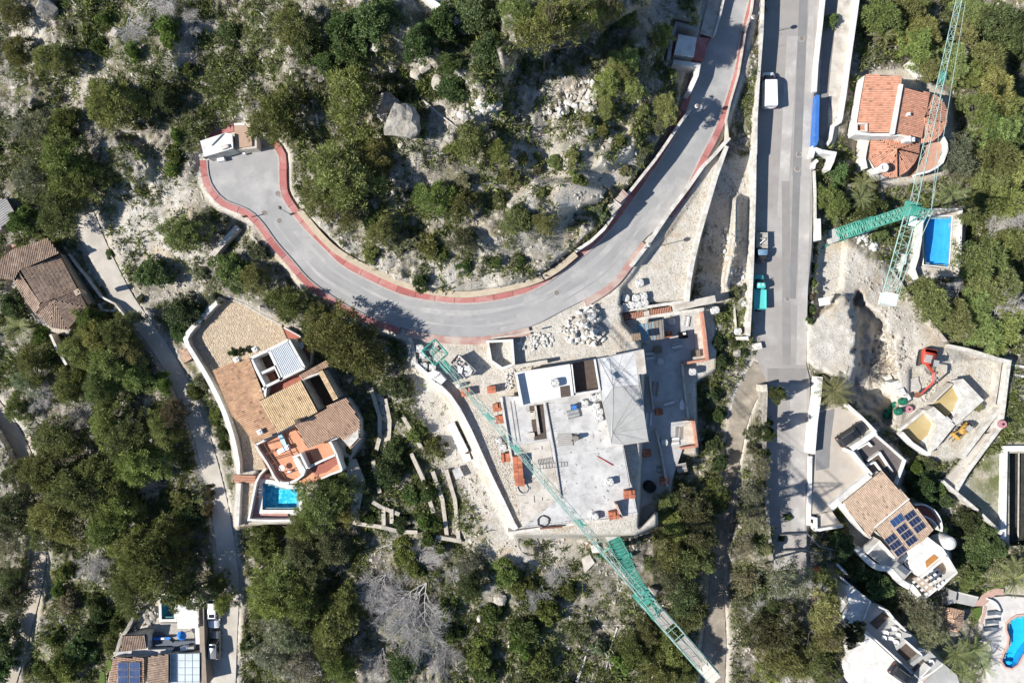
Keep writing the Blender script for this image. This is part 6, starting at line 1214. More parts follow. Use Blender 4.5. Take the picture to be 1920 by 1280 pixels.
bricks(*SK(728,860), 7.0, .1, 1.2, 1.1, 1.0, 'orange brick pallet below the crane jib beside a dark shadow')
bricks(*GF(202,893), ZS, math.pi/2+.08, 3.1, 1.3, 1.1, 'long stack of red bricks on the left edge of the slab', (6, 2)); bricks(*GF(212,970), ZS, .05, 1.3, 1.1, .8, 'short red brick pallet touching the lower end of the long stack')
for u, v, l in ((885,820,'dark red brick pallet in the shade of the slab'), (980,965,'orange brick pallet on the sunlit pier below the sunken terrace')): bricks(*GF(u, v), DZ, .1, 1.3, 1.0, .8, l)
def bag(u, v, z, s, label, mat=BAGW, ang=0.0, name='bulk_bag', group='white bulk bags on the site'):
    p = P(u, v, z); t = thing(name, label, 'bulk bag', p, group, ang); h = s*.85
    ring = lambda k, zz, j: [((k*s/2)*(abs(math.cos(a))**.6)*math.copysign(1, math.cos(a))+rng.uniform(-j, j), (k*s/2)*(abs(math.sin(a))**.6)*math.copysign(1, math.sin(a))+rng.uniform(-j, j), zz) for a in [2*math.pi*i/12 for i in range(12)]]
    m = MB(); m.stack([ring(.9, 0, .01), ring(1.08, h*.35, .03), ring(1.02, h*.75, .03), ring(.98, h, .04)], caps=False); local(t, 'bag_body', m, mat, True); m = MB(); r0 = ring(.97, h*.9, .02); m.add(r0+[(0, 0, h*1.02)], [(i, (i+1) % 12, 12) for i in range(12)]); local(t, 'contents', m, RUBBLE if mat is BAGW else GREENN)
    for sx in (-1, 1):
        for sy in (-1, 1): m = MB(); m.tube((sx*s*.42, sy*s*.42, h*.95), (sx*s*.25, sy*s*.3, h*1.18), .03, 4); m.tube((sx*s*.25, sy*s*.3, h*1.18), (sx*s*.42, sy*s*.2, h*.95), .03, 4); local(t, 'strap', m, mat)
    return t
for u, v, z, s, l in [(600,528,ZS,.95,'white bulk bag on the slab, top left of the cluster by the wedge roof'),(632,520,ZS,1.0,'white bulk bag on the slab, top right of the cluster by the wedge roof'),(618,570,ZS,.9,'pinkish topped bulk bag in the middle of the slab cluster'),(634,600,ZS,1.0,'white bulk bag on the slab, third down in the cluster'),(632,632,ZS,1.05,'white bulk bag on the slab, lowest of the cluster'),(557,555,ZS,.95,'white bulk bag on the slab just right of the mixer'),
    (398,448,SZ+1.52,1.1,'round white bag alone on the white raised roof'),(688,972,ZS,1.05,'white bag with a dark side alone on the lower slab'),(608,1155,ZS,1.0,'white bag near the lower rim of the slab left of the bricks'),(122,790,7.2,1.0,'white bulk bag beside the gravel strip left of the slab'),(100,755,7.2,.9,'white bulk bag below the crane jib, upper of two by the gravel strip'),
    (1016,122,DZ,1.0,'bluish white bag beside the shelter on the sunken terrace'),(958,333,DZ,1.05,'white bag below the shelter on the sunken terrace'),(1128,388,2.4,1.0,'white bag on the dark ground right of the sunken terrace'),(978,762,DZ,1.0,'white bag near the lower parapet of the sunken terrace'),(1246,62,2.4,1.1,'white bag outside the upper right corner of the terrace')]: bag(*GF(u, v), z, s, l, ang=rng.uniform(-.3, .3))
for u, v, l in ((1295,430,'bluish bag in the shaded planter beside the street wall, upper of two'),(1255,583,'bluish bag in the shaded planter beside the street wall, lower of two')): bag(*B3(u, v), 1.4, .95, l)
for i, (u, v) in enumerate(((118,440),(125,345),(185,420),(240,345),(260,420),(320,325),(330,395),(280,180),(110,430))):
    if i == 8: continue
    bag(*T2(u, v), 5.0, 1.05, ['white bulk bag at the left end of the heap above the louvre wall','grey topped bulk bag at the left of the heap above the louvre wall','white bulk bag low in the middle of the heap above the louvre wall','white bulk bag in the middle of the heap above the louvre wall','white bulk bag touching the louvre wall right of middle','white bulk bag at the upper right of the louvre wall heap','white bulk bag at the right end of the louvre wall heap','white bulk bag standing apart above the louvre wall heap'][i], ang=rng.uniform(-.4, .4))
for i, (u, v) in enumerate(((425,930),(470,890),(490,850),(515,900),(550,820),(440,900))): bag(*NF(u, v), zq(*NF(u, v)), 1.0, ['green bag, lowest left of the green group in the shaded pit','green bag second from the bottom of the pit group','green bag in the upper middle of the pit group','green bag at the right of the pit group','pale green bag at the top of the pit group','green bag at the left rim of the pit group'][i], GREENN, rng.uniform(-.3, .3), group='green bags in the pit')
for i, (u, v) in enumerate(((600,880),)): 
    p = G(*NF(u, v)); t = thing('cable_reel', 'reel of pinkish hose lying in the shaded pit', 'reel', p); m = MB(); m.lathe(p, [(.55, 0), (.55, .1), (.25, .12), (.25, .5), (.55, .52), (.55, .62)], 14); m.build('drum', M('pink_hose', (.42,.20,.22), None), t); m = MB(); m.lathe(p, [(.16, .55), (.16, .7)], 10); m.build('hub', BLACK, t)
p = P(*NF(1350,1000), -2.5); t = thing('cable_reel', 'pink hose reel on the lower right corner of the plot wall', 'reel', p); m = MB(); m.lathe(p, [(.6, 0), (.6, .1), (.3, .12), (.3, .4), (.6, .42), (.6, .5)], 14); m.build('drum', bpy.data.materials['pink_hose'], t); m = MB(); m.lathe(p, [(.18, .45), (.18, .6)], 10); m.build('hub', BLACK, t)
def pallet_stack(u, v, z, ang, label, n=4):
    t = thing('pallet', label, 'pallet', P(u, v, z), None, ang)
    for k in range(n): m = MB(); m.box((0, 0, .06+.13*k), (1.2, .9, .02)); [m.box((x, 0, .11+.13*k), (.14, 1.0, .025)) for x in (-.5, -.25, 0, .25, .5)]; local(t, 'pallet_deck', m, WOOD)
    return t
# concrete mixer and scaffold stacks on the slab
def stack_planks(u, v, z, ang, L, n, label, mats=(BOARD, WOOD, STEELG), w=.2, name='plank_stack', layers=2):
    t = thing(name, label, 'planks', P(u, v, z), None, ang)
    for k in range(layers):
        for j in range(n): m = MB(); m.box((rng.uniform(-.06, .06), (j-(n-1)/2)*w*1.12, .05+.07*k), (L*rng.uniform(.92, 1), w, .055)); local(t, 'plank', m, mats[(j+k) % len(mats)])
    return t
stack_planks(*GF(497,612), ZS, .25, 1.7, 5, 'dark stack of boards beside the mixer on the slab', (STEELG, CONC_D), .22, layers=5); stack_planks(*GF(455,752), ZS, .06, 2.1, 7, 'flat stack of grey planks in the middle of the slab', (BOARD, CONC_D), .22)
p = P(*GF(510,738), ZS); t = thing('concrete_mixer', 'dark concrete mixer beside the grey plank stack', 'mixer', p); m = MB(); m.tube(p+Vector((-.3, 0, .8)), p+Vector((.35, .1, 1.1)), .4, 10, .28); m.build('drum', DARKROCK, t); m = MB(); m.box(p+Vector((0, 0, .35)), (.9, .7, .1), .2); [m.tube(p+Vector((sx*.4, sy*.3, 0)), p+Vector((sx*.2, sy*.15, .8)), .05, 4) for sx in (-1, 1) for sy in (-1, 1)]; m.build('stand', BLACK, t)
for s in (-1, 1): m = MB(); m.tube(p+Vector((-.4, s*.45, .25)), p+Vector((-.4, s*.38, .25)), .25, 10); m.build('wheel', BLACK, t)
p = P(*GF(500,575), ZS); t = thing('concrete_mixer', 'blue concrete mixer above the dark board stack', 'mixer', p); m = MB(); m.tube(p+Vector((-.3, 0, .8)), p+Vector((.35, .1, 1.05)), .42, 10, .28); m.build('drum', TARP, t); m = MB(); m.box(p+Vector((0, 0, .35)), (.9, .7, .1), .2); [m.tube(p+Vector((sx*.4, sy*.3, 0)), p+Vector((sx*.2, sy*.15, .8)), .05, 4) for sx in (-1, 1) for sy in (-1, 1)]; m.build('stand', BLACK, t)
def simple_tube(name, label, pts, r, mat, cat):
    m = MB()
    for a, b in zip(pts, pts[1:]): m.tube(a, b, r, 6)
    return m.build(name, mat, None, label, cat)
simple_tube('leaning_pole', 'red pole lying across the middle of the slab', [P(*GF(625,838), ZS+.08), P(*GF(708,888), ZS+.15)], .06, RED, 'pole')
m = MB(); m.prism([P(*GF(u, v), z) for u, v, z in ((722,1095,ZS+1.6),(732,1095,ZS+1.6),(768,1175,ZS+.5),(752,1175,ZS+.5))], SZ+.05); props(m.build('leaning_board', REDD), 'pinkish leaning board beside bricks at the lower slab edge', 'board')
for (a, b, l) in (((310,870),(385,858),'short ladder of steel mesh on the slab, upper'), ((318,895),(465,880),'long ladder of steel mesh on the slab, lower')):
    A, B_ = P(*GF(*a), ZS+.06), P(*GF(*b), ZS+.06); t = thing('steel_ladder', l, 'ladder', (A+B_)/2); d = (B_-A); pr = Vector((-d.y, d.x, 0)).normalized()*.3; m = MB(); m.tube(A+pr, B_+pr, .04, 4); m.tube(A-pr, B_-pr, .04, 4); m.build('rail', STEELG, t); m = MB(); [m.tube((A+d*k/9)+pr, (A+d*k/9)-pr, .03, 4) for k in range(10)]; m.build('rung', STEELG, t)
def hoop(u, v, z, r, label, mat=BLACK):
    c = P(u, v, z); pts = [c+Vector((r*math.cos(a)*rng.uniform(.85, 1.1), r*math.sin(a)*rng.uniform(.85, 1.1), 0)) for a in [k*.42 for k in range(17)]]; simple_tube('hose', label, pts, .07, mat, 'hose')
hoop(*GF(338,1185), ZS+.1, .8, 'coiled black hose near the lower left corner of the slab'); hoop(*C3(95,505), zq(*C3(95,505))+.3, 1.6, 'big loop of black hose on the bare slope below the slab')
hoop(*GF(228,1010), ZS+.1, .7, 'grey hose coil beside the red brick stack', STEELG)
p = P(*GF(897,995), DZ); t = thing('tyre_stack', 'dark round heap of tyres in the shade of the slab', 'tyres', p)
for k in range(3): m = MB(); m.lathe(p+Vector((.1*k, -.06*k, 0)), [(.75, .3*k), (.85, .3*k+.14), (.75, .3*k+.28), (.45, .3*k+.28), (.4, .3*k+.14)], 14); m.build('tyre', BLACK, t)
p = P(*T2(745,745), DZ); t = thing('portable_toilet', 'small orange roofed site cabinet standing on the sunken terrace', 'cabinet', p); m = MB(); m.box(p+Vector((0, 0, .55)), (1.0, .8, 1.1), .1); m.build('body', BRICK, t); m = MB(); m.box(p+Vector((0, 0, 1.14)), (1.2, .95, .08), .1); m.build('roof', T_OR, t); m = MB(); m.box(p+Vector((.1, .2, 1.25)), (.4, .3, .14), .1); m.build('vent', PWHITE, t)
t['label'] = 'orange topped cabinet standing alone on the sunken terrace'; t.name = 'site_cabinet'
pallet_stack(*T2(480,905), DZ, .1, 'wooden pallet stack in the shade below the site shelter'); pallet_stack(*T2(895,945), DZ+.1, .1, 'wooden pallet stack in the lower corner of the terrace'); pallet_stack(*T2(245,765), 6.9, .12, 'pale pallet stack left of the corrugated shelter')
m = MB(); m.prism(px3(GF((1065,555),(1080,530),(1092,560),(1090,592),(1068,590)), DZ+.3), DZ+.02); props(m.build('insulation_sheet', PWHITE), 'white sheet lying by the parapet of the sunken terrace', 'sheet')
stack_planks(*GF(1065,715), DZ, 1.5, 1.9, 6, 'planks laid in the lower right bay of the sunken terrace', layers=1); stack_planks(*GF(935,480), DZ, 1.45, 2.2, 5, 'planks beside the inner wall of the sunken terrace', layers=1); stack_planks(*GF(965,905), DZ, .15, 1.3, 5, 'board stack on the pier below the sunken terrace'); stack_planks(*GF(1075,900), 2.2, .2, 1.5, 6, 'pallet boards on the ground right of the pier')
for k, (u, v, a, L, n, l) in enumerate(((925,115,.1,1.4,5,'board stack in the upper left corner of the sunken terrace'),(1050,255,.2,1.6,5,'pale boards in the middle of the upper terrace bay'),(1100,120,1.4,1.5,4,'boards leaning by the upper right plinth of the terrace'),(905,300,.1,1.3,5,'grey boards between shelter and wedge roof'),(1010,560,.3,1.8,4,'pale boards crossing the middle of the sunken terrace'),(1040,760,.1,1.2,5,'boards beside the lower parapet of the sunken terrace'),(900,640,1.5,2.0,4,'long boards along the base of the wedge roof'),(830,880,.3,1.5,5,'boards in the shade below the wedge roof'))): stack_planks(*GF(u, v), DZ, a, L, n, l, (PWHITE, BOARD, CONC), .2, layers=1+k % 3)
for u, v, l in ((1000,190,'small orange pallet near the shelter on the sunken terrace'),(950,600,'orange pallet beside the inner wall of the sunken terrace')): bricks(*GF(u, v), DZ, .1, 1.1, .9, .8, l)
# skip, office boxes, pallets at the upper left of the site
q = [(632,408),(850,610),(730,705),(545,510)]; c = P(*SK(690,560), 8.4); t = thing('rubbish_skip', 'open metal skip full of white rubbish on the building site', 'skip', c-Vector((0, 0, 1.5)))
tp_ = px3(SK(q), 8.5); cc_ = sum(tp_, Vector())/4; m = MB(); m.stack([[cc_+(p-cc_)*.82+Vector((0, 0, -1.5)) for p in tp_], tp_], caps=False); m.build('skip_body', STEELG, t); m = MB(); m.poly([cc_+(p-cc_)*.95+Vector((0, 0, -.5)) for p in tp_]); m.build('rubbish_fill', RUBBLE, t)
m = MB()
for i in range(4): m.tube(tp_[i-1], tp_[i], .07, 4)
m.build('rim', STEELG, t)
for k in range(26):
    s = rng.random(); w_ = rng.random(); p = (tp_[0].lerp(tp_[1], s)).lerp(tp_[3].lerp(tp_[2], s), w_); p = cc_+(p-cc_)*.86; m = MB(); m.box(p+Vector((0, 0, -.4+rng.uniform(0, .35))), (rng.uniform(.3, .9), rng.uniform(.2, .6), rng.uniform(.1, .4)), rng.random()*3); m.build('rubbish_piece', rng.choice((PWHITE, RUBBLE, RUBBLE, BAGW, REDD, BOARD)), t)
q = SK((250,640),(340,600),(405,625),(485,715),(430,770),(330,705)); t = thing('site_office', 'white site cabin beside the white boundary wall', 'cabin', P(*SK(400,690), 7)); block(t, 'cabin_body', q, 9.6, 7.0, PWHITE); block(t, 'roof_hatch', SK((330,690),(400,640),(415,660),(350,705)), 9.7, 9.6, CONC); win(t, P(*SK(430,770), 7).xy, P(*SK(330,705), 7).xy, 8.4, .8, 2, .8)
for k, (u, v, s, l) in enumerate(((180,340,1.1,'grey wrapped bag in tree shade at the left corner of the site'),(210,420,.9,'grey bag below the wrapped one at the left corner of the site'),(330,560,1.0,'white bag touching the site cabin'),(230,550,1.0,'white bag between wall and cabin'),(115,500,.9,'white bag outside the corner of the site wall'))): bag(*SK(u, v), 6.9, s, l)
props(block(None, 'generator', SK((600,790),(640,765),(660,790),(620,815)), 8.0, 7.0, PWHITE), 'small white generator in the shadow of the site cabin', 'generator')
stack_planks(*SK(240,470), 7, .2, 1.4, 4, 'timber stack at the left corner of the site'); stack_planks(*SK(345,360), 7, .7, 1.5, 3, 'pale timbers beside the jib head shadow')
# container and boxes left of the wall
p = B2(1125,1180); t = thing('white_container', 'long white container on the pale slope left of the site wall', 'container', P(*p, 5)); q = B2((1068,1105),(1105,1090),(1185,1250),(1145,1275)); block(t, 'container_body', q, 6.4, 4.0, PWHITE)
for k in range(5): s = (k+.5)/5; a = (q[0][0]+(q[3][0]-q[0][0])*s, q[0][1]+(q[3][1]-q[0][1])*s); b = (q[1][0]+(q[2][0]-q[1][0])*s, q[1][1]+(q[2][1]-q[1][1])*s); m = MB(); m.tube(P(*a, 6.43), P(*b, 6.43), .05, 4); m.build('roof_rib', PWHITE, t)
props(block(None, 'rusty_beam', B2((1110,1095),(1125,1090),(1200,1260),(1188,1265)), 4.9, 4.2, RUST), 'rusty beam lying beside the long white container', 'beam')
props(block(None, 'grey_slab', C2((1095,95),(1135,75),(1160,125),(1115,145)), 4.7, 3.9, CONC), 'grey tilted slab on the slope below the white container', 'slab')
props(block(None, 'white_crate', C2((1145,5),(1190,0),(1200,35),(1160,50)), 5.0, 4.2, PWHITE), 'white crate right of the grey tilted slab', 'crate')
props(block(None, 'concrete_footing', C2F((45,290),(110,250),(150,320),(70,400)), zq(*C2F(90,310))+.5, 1.5, CONC2), 'pale concrete footing below the green mast foot', 'footing'); props(block(None, 'concrete_footing', C2F((120,180),(180,170),(195,235),(130,240)), zq(*C2F(150,200))+.9, 1.5, WALLW), 'white concrete block with a black shadow beside the crane jib', 'footing')
for a, b, l in (((270,95),(600,20),'upper beam of the timber frame at the slab corner'), ((370,140),(600,70),'lower beam of the timber frame at the slab corner'), ((80,195),(130,130),'red beam lying beside the white concrete block')): simple_tube('timber_beam', l, [P(*C2F(*a), 4.2), P(*C2F(*b), 4.2)], .1, DARKROCK if 'frame' in l else RUST, 'beam')
stack_planks(*NF(635,690), zq(*NF(635,690))+.1, .25, 2.6, 6, 'pale slab stack left of the excavator arm', (CONC, CONC2), .3, 'slab_stack'); 
for k, (u, v, s) in enumerate(((520,690,1.5),(560,745,1.3),(605,790,1.1),(455,640,1.4),(470,740,1.1))): props(block(None, 'stone_slab', NF((u-s*28,v-s*14),(u+s*8,v-s*26),(u+s*28,v+s*10),(u-s*4,v+s*26)), zq(*NF(u, v))+.5, -8, RUBBLE), ['large white slab left of the excavator arm','middle white slab left of the excavator arm','lowest white slab left of the excavator arm','tan slab at the upper edge of the shaded pit','dull slab half in the shade of the pit'][k], 'slab')
props(block(None, 'sign_box', B4((345,400),(400,392),(408,432),(352,442)), 1.6, 1.3, PWHITE), 'white table top standing on the verge beside the rubble platform', 'table')
for u, v in ((352,400),(400,400),(400,432),(356,436)): m = MB(); m.tube(P(*B4(u, v), .1), P(*B4(u, v), 1.3), .05, 4); m.build('leg', STEELG, bpy.data.objects['sign_box'])
o = bpy.data.objects['sign_box']; o.name = 'site_table'
# utility and concrete beds at the street end of the track
props(block(None, 'boulder_block', B3((1340,655),(1390,645),(1398,680),(1345,690)), .9, -.3, WALLW), 'pale stone block at the corner of street and dirt track', 'stone'); wall('planter_wall', 'white rim of the shaded planter left of the street wall', [(p[0], p[1], 1.4) for p in B3((1240,430),(1255,600),(1320,612))], .2, 1.6, WALLW); wall('road_wall', 'stone wall with plants on the left edge of the lower street', [(u, v, np.interp(v, mvs, mz)+2.1) for u, v in [(1437,722),(1434,800),(1434,860),(1438,940),(1442,1000),(1447,1050)]], .5, 2.8, STONEG); wall('kerb_wall', 'long white edge wall on the right of the lower street', [(u, v, np.interp(v, mvs, mz)+.5) for u, v in [(1520,855),(1519,920),(1517,985)]], .5, 1.2, WHITE)
props(block(None, 'gate_pillar', [(1430,722),(1438,720),(1439,733),(1431,735)], 2.2, -.5, CONC2), 'pale pillar at the upper end of the plant covered street wall', 'pillar')
# terraced garden walls, left of the site
gw = [([(640,900),(690,1060),(690,1170),(665,1270)], 'B2', 'stone edged garden path wall descending from the canopy villa, left side'), ([(720,960),(745,1080),(740,1200)], 'B2', 'stone edged garden path wall descending from the canopy villa, right side'), ([(820,1060),(920,1230)], 'B2', 'slanting terrace wall below the pale slope'), ([(650,0),(660,100),(690,220)], 'C2', 'curved garden wall left of the dark garden tree'), ([(865,0),(930,140),(990,330)], 'C2', 'long terrace wall left of two parallel ones'), ([(985,100),(1040,260),(1065,460)], 'C2', 'long terrace wall, middle of three parallel ones'), ([(1060,90),(1110,260),(1130,480)], 'C2', 'long terrace wall, right of three parallel ones'), ([(1005,465),(1145,490)], 'C2', 'short wall closing the lower end of the terraces'), ([(540,385),(700,410),(800,435),(900,440)], 'C2', 'low garden wall along the lower edge of the terraced garden'), ([(650,270),(700,300),(800,340)], 'C2', 'pale ledge below the dark garden tree'), ([(710,300),(712,400)], 'C2', 'short cross wall in the lower garden, left'), ([(755,310),(757,390)], 'C2', 'short cross wall in the lower garden, right'), ([(520,290),(525,380)], 'C2', 'short wall at the left corner of the terraced garden')]
for q, fr, l in gw:
    pts = {'B2': B2, 'C2': C2}[fr](q); wall('terrace_wall', l, [(p[0], p[1], zq(*p)+.8) for p in pts], .55, 2.0, M('dry_stone', (.50,.455,.38), (.38,.34,.28), 1.4, .95, .6, 6) if l.startswith('stone edged garden path wall descending from the canopy villa, left') else bpy.data.materials['dry_stone'])
strip('garden_path', B2((655,910),(700,1060),(700,1170),(675,1275)), B2((715,950),(738,1080),(735,1190),(700,1275)), [zq(*p)+.25 for p in B2((680,930),(720,1070),(718,1180),(690,1275))], [zq(*p)+.25 for p in B2((680,930),(720,1070),(718,1180),(690,1275))], TRACKC, 2)
strip('garden_path', C2((490,30),(520,150),(530,330),(540,380)), C2((560,30),(610,150),(575,330),(580,380)), [4.4,4.0,3.6,3.4], [4.4,4.0,3.6,3.4], CONC2, 2)
for k, (u, v) in enumerate(((545,178),(560,200))): props(block(None, 'stepping_slab', C2((u-22,v-8),(u+15,v-12),(u+28,v+6),(u-15,v+12)), 4.0, 3.4, CONC2), ['upper pale stepping slab in the shade right of the pool pine','lower pale stepping slab in the shade right of the pool pine'][k], 'slab')
# sunlit planter boxes beside the white container villa side
props(block(None, 'skylight', B2((455,815),(480,810),(505,880),(475,895)), 5.4, 4.9, DGLASS), 'blue glazed skylight under the pine beside the canopy villa', 'skylight')

# ------------------------------------------------------------ rocks and rubble
def rockmesh(seed, sub=1):
    import bmesh
    bm = bmesh.new(); bmesh.ops.create_icosphere(bm, subdivisions=sub, radius=.5); r = np.random.default_rng(seed); k = r.normal(size=(5, 3)); k /= np.linalg.norm(k, axis=1)[:, None]; dd = r.uniform(.22, .42, 5)
    for v in bm.verts:
        c = np.array(v.co)*r.uniform(.9, 1.12)
        for n, d in zip(k, dd):
            e = c@n
            if e > d: c = c-n*(e-d)
        v.co = c
    me = bpy.data.meshes.new('stone'); bm.to_mesh(me); bm.free(); return me
ROCKS = {}
for nm, mt in (('w', RUBBLE), ('s', STONE), ('g', STONEG), ('d', DARKROCK)):
    ROCKS[nm] = [rockmesh(i+hash(nm) % 7 if False else i+len(nm)) for i in range(4)]
    for me in ROCKS[nm]: me.materials.append(mt)
def heap(name, label, blobs_, n, smin, smax, kinds, h, cat='rubble heap'):
    u0 = sum(b[0] for b in blobs_)/len(blobs_); v0 = sum(b[1] for b in blobs_)/len(blobs_); base = G(u0, v0); t = thing(name, label, cat, base)
    for _ in range(n):
        b = rng.choice(blobs_); a = rng.random()*6.283; q = math.sqrt(rng.random()); u, v = b[0]+b[2]*q*math.cos(a), b[1]+b[3]*q*math.sin(a); s = rng.uniform(smin, smax)*(1.25 if rng.random() < .15 else 1)
        p = G(u, v); p.z += h*(1-q*q)*rng.uniform(.6, 1)+s*.12
        place('stone', rng.choice(ROCKS[rng.choice(kinds)]), p-base, scale=(s*rng.uniform(.8, 1.3), s*rng.uniform(.7, 1.1), s*rng.uniform(.55, .9)), parent=t, rot=(rng.uniform(-.4, .4), rng.uniform(-.4, .4), rng.random()*6.28))
    return t
heap('rubble_heap', 'big heap of white boulders beside the road and above the concrete house', [(*GF(560,130), 20, 32), (*GF(610,180), 20, 26), (*GF(500,180), 24, 22), (*GF(600,90), 14, 18), (*GF(560,150), 34, 34)], 230, .3, 1.05, 'wws', 1.0)
heap('rubble_heap', 'heap of loose stones filling the planter at the road edge', [(*GF(250,245), 24, 16), (*GF(330,220), 22, 16)], 90, .25, .55, 'ww', .2); heap('rubble_heap', 'line of loose stones lying on the wall above the white roof', [(*GF(200,365), 12, 5), (*GF(270,350), 14, 5), (*GF(330,338), 10, 4)], 36, .25, .45, 'ws', .5)
heap('rubble_heap', 'spill of white stones left of the white raised roof', [(*GF(150,420), 10, 14), (*GF(175,400), 8, 10), (*GF(150,470), 14, 8)], 46, .25, .5, 'w', .2)
heap('rubble_heap', 'bank of pale quarry rubble below the shaded cliff', [(*A3(420,520), 20, 24), (*A3(340,580), 24, 18), (*A3(250,620), 26, 14), (*A3(420,590), 18, 14)], 120, .4, 1.0, 'sw', .5); heap('rubble_heap', 'scree of stones spilling under the shaded cliff edge', [(*A2(1260,590), 14, 14), (*A2(1330,610), 12, 12), (*A2(1150,650), 18, 14)], 46, .6, 1.5, 'sw', .5)
heap('rubble_heap', 'dark gravel bank in the shaded pit', [(*NF(380,400), 14, 34), (*NF(350,560), 12, 26)], 80, .3, .6, 'dg', .3); heap('rubble_heap', 'ochre and white stones by the green mast foot', [(*CRF(390,420), 16, 8), (*CRF(440,500), 16, 12), (*CRF(520,540), 10, 8)], 34, .4, 1.1, 'ws', .2)
heap('rubble_heap', 'dark churned debris right of the excavator arm', [(*NF(800,610), 9, 22), (*NF(780,560), 9, 12)], 60, .25, .7, 'dgd', .2); heap('rubble_heap', 'broken pale lumps along the lip of the dug slope', [(*NF(470,420), 8, 30), (*NF(480,580), 10, 20), (*NF(540,440), 5, 26)], 70, .25, .8, 'sg', .2); heap('rubble_heap', 'small broken stones around the excavator bucket', [(*NF(800,680), 14, 20), (*NF(760,790), 14, 10)], 50, .25, .55, 'ws', .15); heap('rubble_heap', 'rockery of brown boulders beside the teal pool', [(*DF(620,470), 18, 12), (*DF(560,540), 22, 10), (*DF(440,610), 14, 10), (*DF(690,430), 10, 10)], 50, .5, 1.1, 'sg', .3); heap('rubble_heap', 'pale stones scattered on the shaded slope beside the long street wall', [(*B3(1250,270), 14, 22), (*B3(1190,100), 8, 40)], 40, .3, .9, 'sw', .1)
# the great boulder and its neighbours
import bmesh
def boulder(label, u, v, sx, sy, sz, seed, mt, dz=0.0, rz_=0.0):
    me = rockmesh(seed, 3 if sx > 4 else 2); r = np.random.default_rng(seed); co = np.empty(len(me.vertices)*3); me.vertices.foreach_get('co', co); c = co.reshape(-1, 3)
    n1 = vnoise(c[:, 0]*60+80, c[:, 1]*60+c[:, 2]*47+80, 9, seed)-.5; n2 = vnoise(c[:, 0]*60+30, c[:, 1]*60-c[:, 2]*35+90, 4, seed+1)-.5; c = c*(1+.05*n1+r.uniform(-.045, .045, len(c)))[:, None]; me.vertices.foreach_set('co', c.ravel()); me.update(); me.materials.append(mt); p = G(u, v); p.z += sz*.3+dz
    o = place('boulder', me, p, rz_, (sx, sy, sz)); props(o, label, 'boulder'); return o
boulder('huge grey boulder standing alone on the hillside', *A2(815,690), 4.9, 5.4, 4.4, 5, STONEG, .2, .5); boulder('grey boulder behind the huge one, half in shade', *A2(735,600), 4.2, 3.4, 2.4, 8, STONEG, 0, .3); boulder('small pale boulder at the left foot of the huge boulder', *A2(715,650), 1.8, 1.6, 1.2, 9, STONE); boulder('small pale boulder just below the huge boulder', *A2(815,815), 1.1, 1.2, .9, 10, STONE)
for i, (x, y, s, l) in enumerate(((900,425,2.0,'round pale boulder above right of the huge boulder'),(945,390,1.8,'blocky pale boulder near the round boulder'),(1010,470,2.2,'long pale rock rib beside the dense shrub'),(760,395,1.2,'small white rock among dark shrubs above the huge boulder'),(665,270,1.8,'white rock outcrop left of the top centre shrubs'),(1180,180,1.9,'white broken rock at the foot of the diagonal wall'))): boulder(l, *A2(x, y), s, s*.85, s*.7, 20+i, STONE, 0, i)
for i, (fr, x, y, s, l) in enumerate(((A1,655,195,1.8,'pale angular boulder among scrub near the top left'),(C2,1365,805,2.2,'tall pale rock standing in the lower scrub'),(C2,1420,1060,1.4,'pale rock low in the scrub below the tall rock'),(C2,1250,915,1.3,'pale rock beside a log in the lower scrub'),(A1,270,60,3.2,'dark grey crag near the top left corner'),(C3,780,760,2.0,'grey stones pile beside the crane counter jib'),(B3,1250,700,1.6,'grey rock in the dark scrub right of the terrace'))): boulder(l, *fr(x, y), s, s*.9, s*.75, 40+i, STONEG if 'grey' in l else STONE, 0, i*.7)
# ------------------------------------------------------------ vegetation prototypes (unit crown radius)
def crown(seed, ncl, nleaf, leaf, wid, flat=.55, cr=(.16, .3), up=.35, hole=.0, streak=0.0):
    r = np.random.default_rng(seed); ph = r.random(3)*6.28
    rad = lambda th: .80+.17*np.sin(2*th+ph[0])+.12*np.sin(3*th+ph[1])+.12*np.sin(5*th+ph[2])+.08*np.sin(9*th+ph[0])
    C = []; tries = 0
    while len(C) < ncl and tries < ncl*40:
        tries += 1; th = r.random()*6.28; q = math.sqrt(r.random()); R0 = rad(th)*q; z = flat*(1-q*q)*r.uniform(.35, 1.05)+r.uniform(-.08, .08)-.25*flat*(q > .75)
        c = np.array([R0*math.cos(th), R0*math.sin(th), z])
        if all(np.linalg.norm(c-d[0]) > .13 for d in C): C.append((c, r.uniform(*cr)*(1-.25*q), r.uniform(.72, 1.22)))
    V = []; T = []
    for c, k, t in C:
        n = max(12, int(nleaf*(k/.23)**2)); d = r.normal(size=(n, 3)); d /= np.linalg.norm(d, axis=1)[:, None]; d[:, 2] = np.where(d[:, 2] < -.2, -d[:, 2]*.6, d[:, 2])
        p = c+d*k*(r.random((n, 1))**.4)*np.array([1, 1, .75]); ax = d*.8+r.normal(size=(n, 3))*.55+np.array([0, 0, up]); ax /= np.linalg.norm(ax, axis=1)[:, None]
        sd_ = np.cross(ax, r.normal(size=(n, 3))); sd_ /= np.linalg.norm(sd_, axis=1)[:, None]; L = leaf*r.uniform(.6, 1.35, (n, 1)); W = wid*r.uniform(.7, 1.3, (n, 1))
        V.append(np.stack([p-sd_*W/2, p+sd_*W/2, p+ax*L], 1).reshape(-1, 3)); T.append(np.repeat(t*r.uniform(.75, 1.3, n), 3))
    V = np.concatenate(V); T = np.concatenate(T); Fq = np.arange(len(V)).reshape(-1, 3); return nmesh('foliage', V, Fq, LEAF, {'tint': T}), C
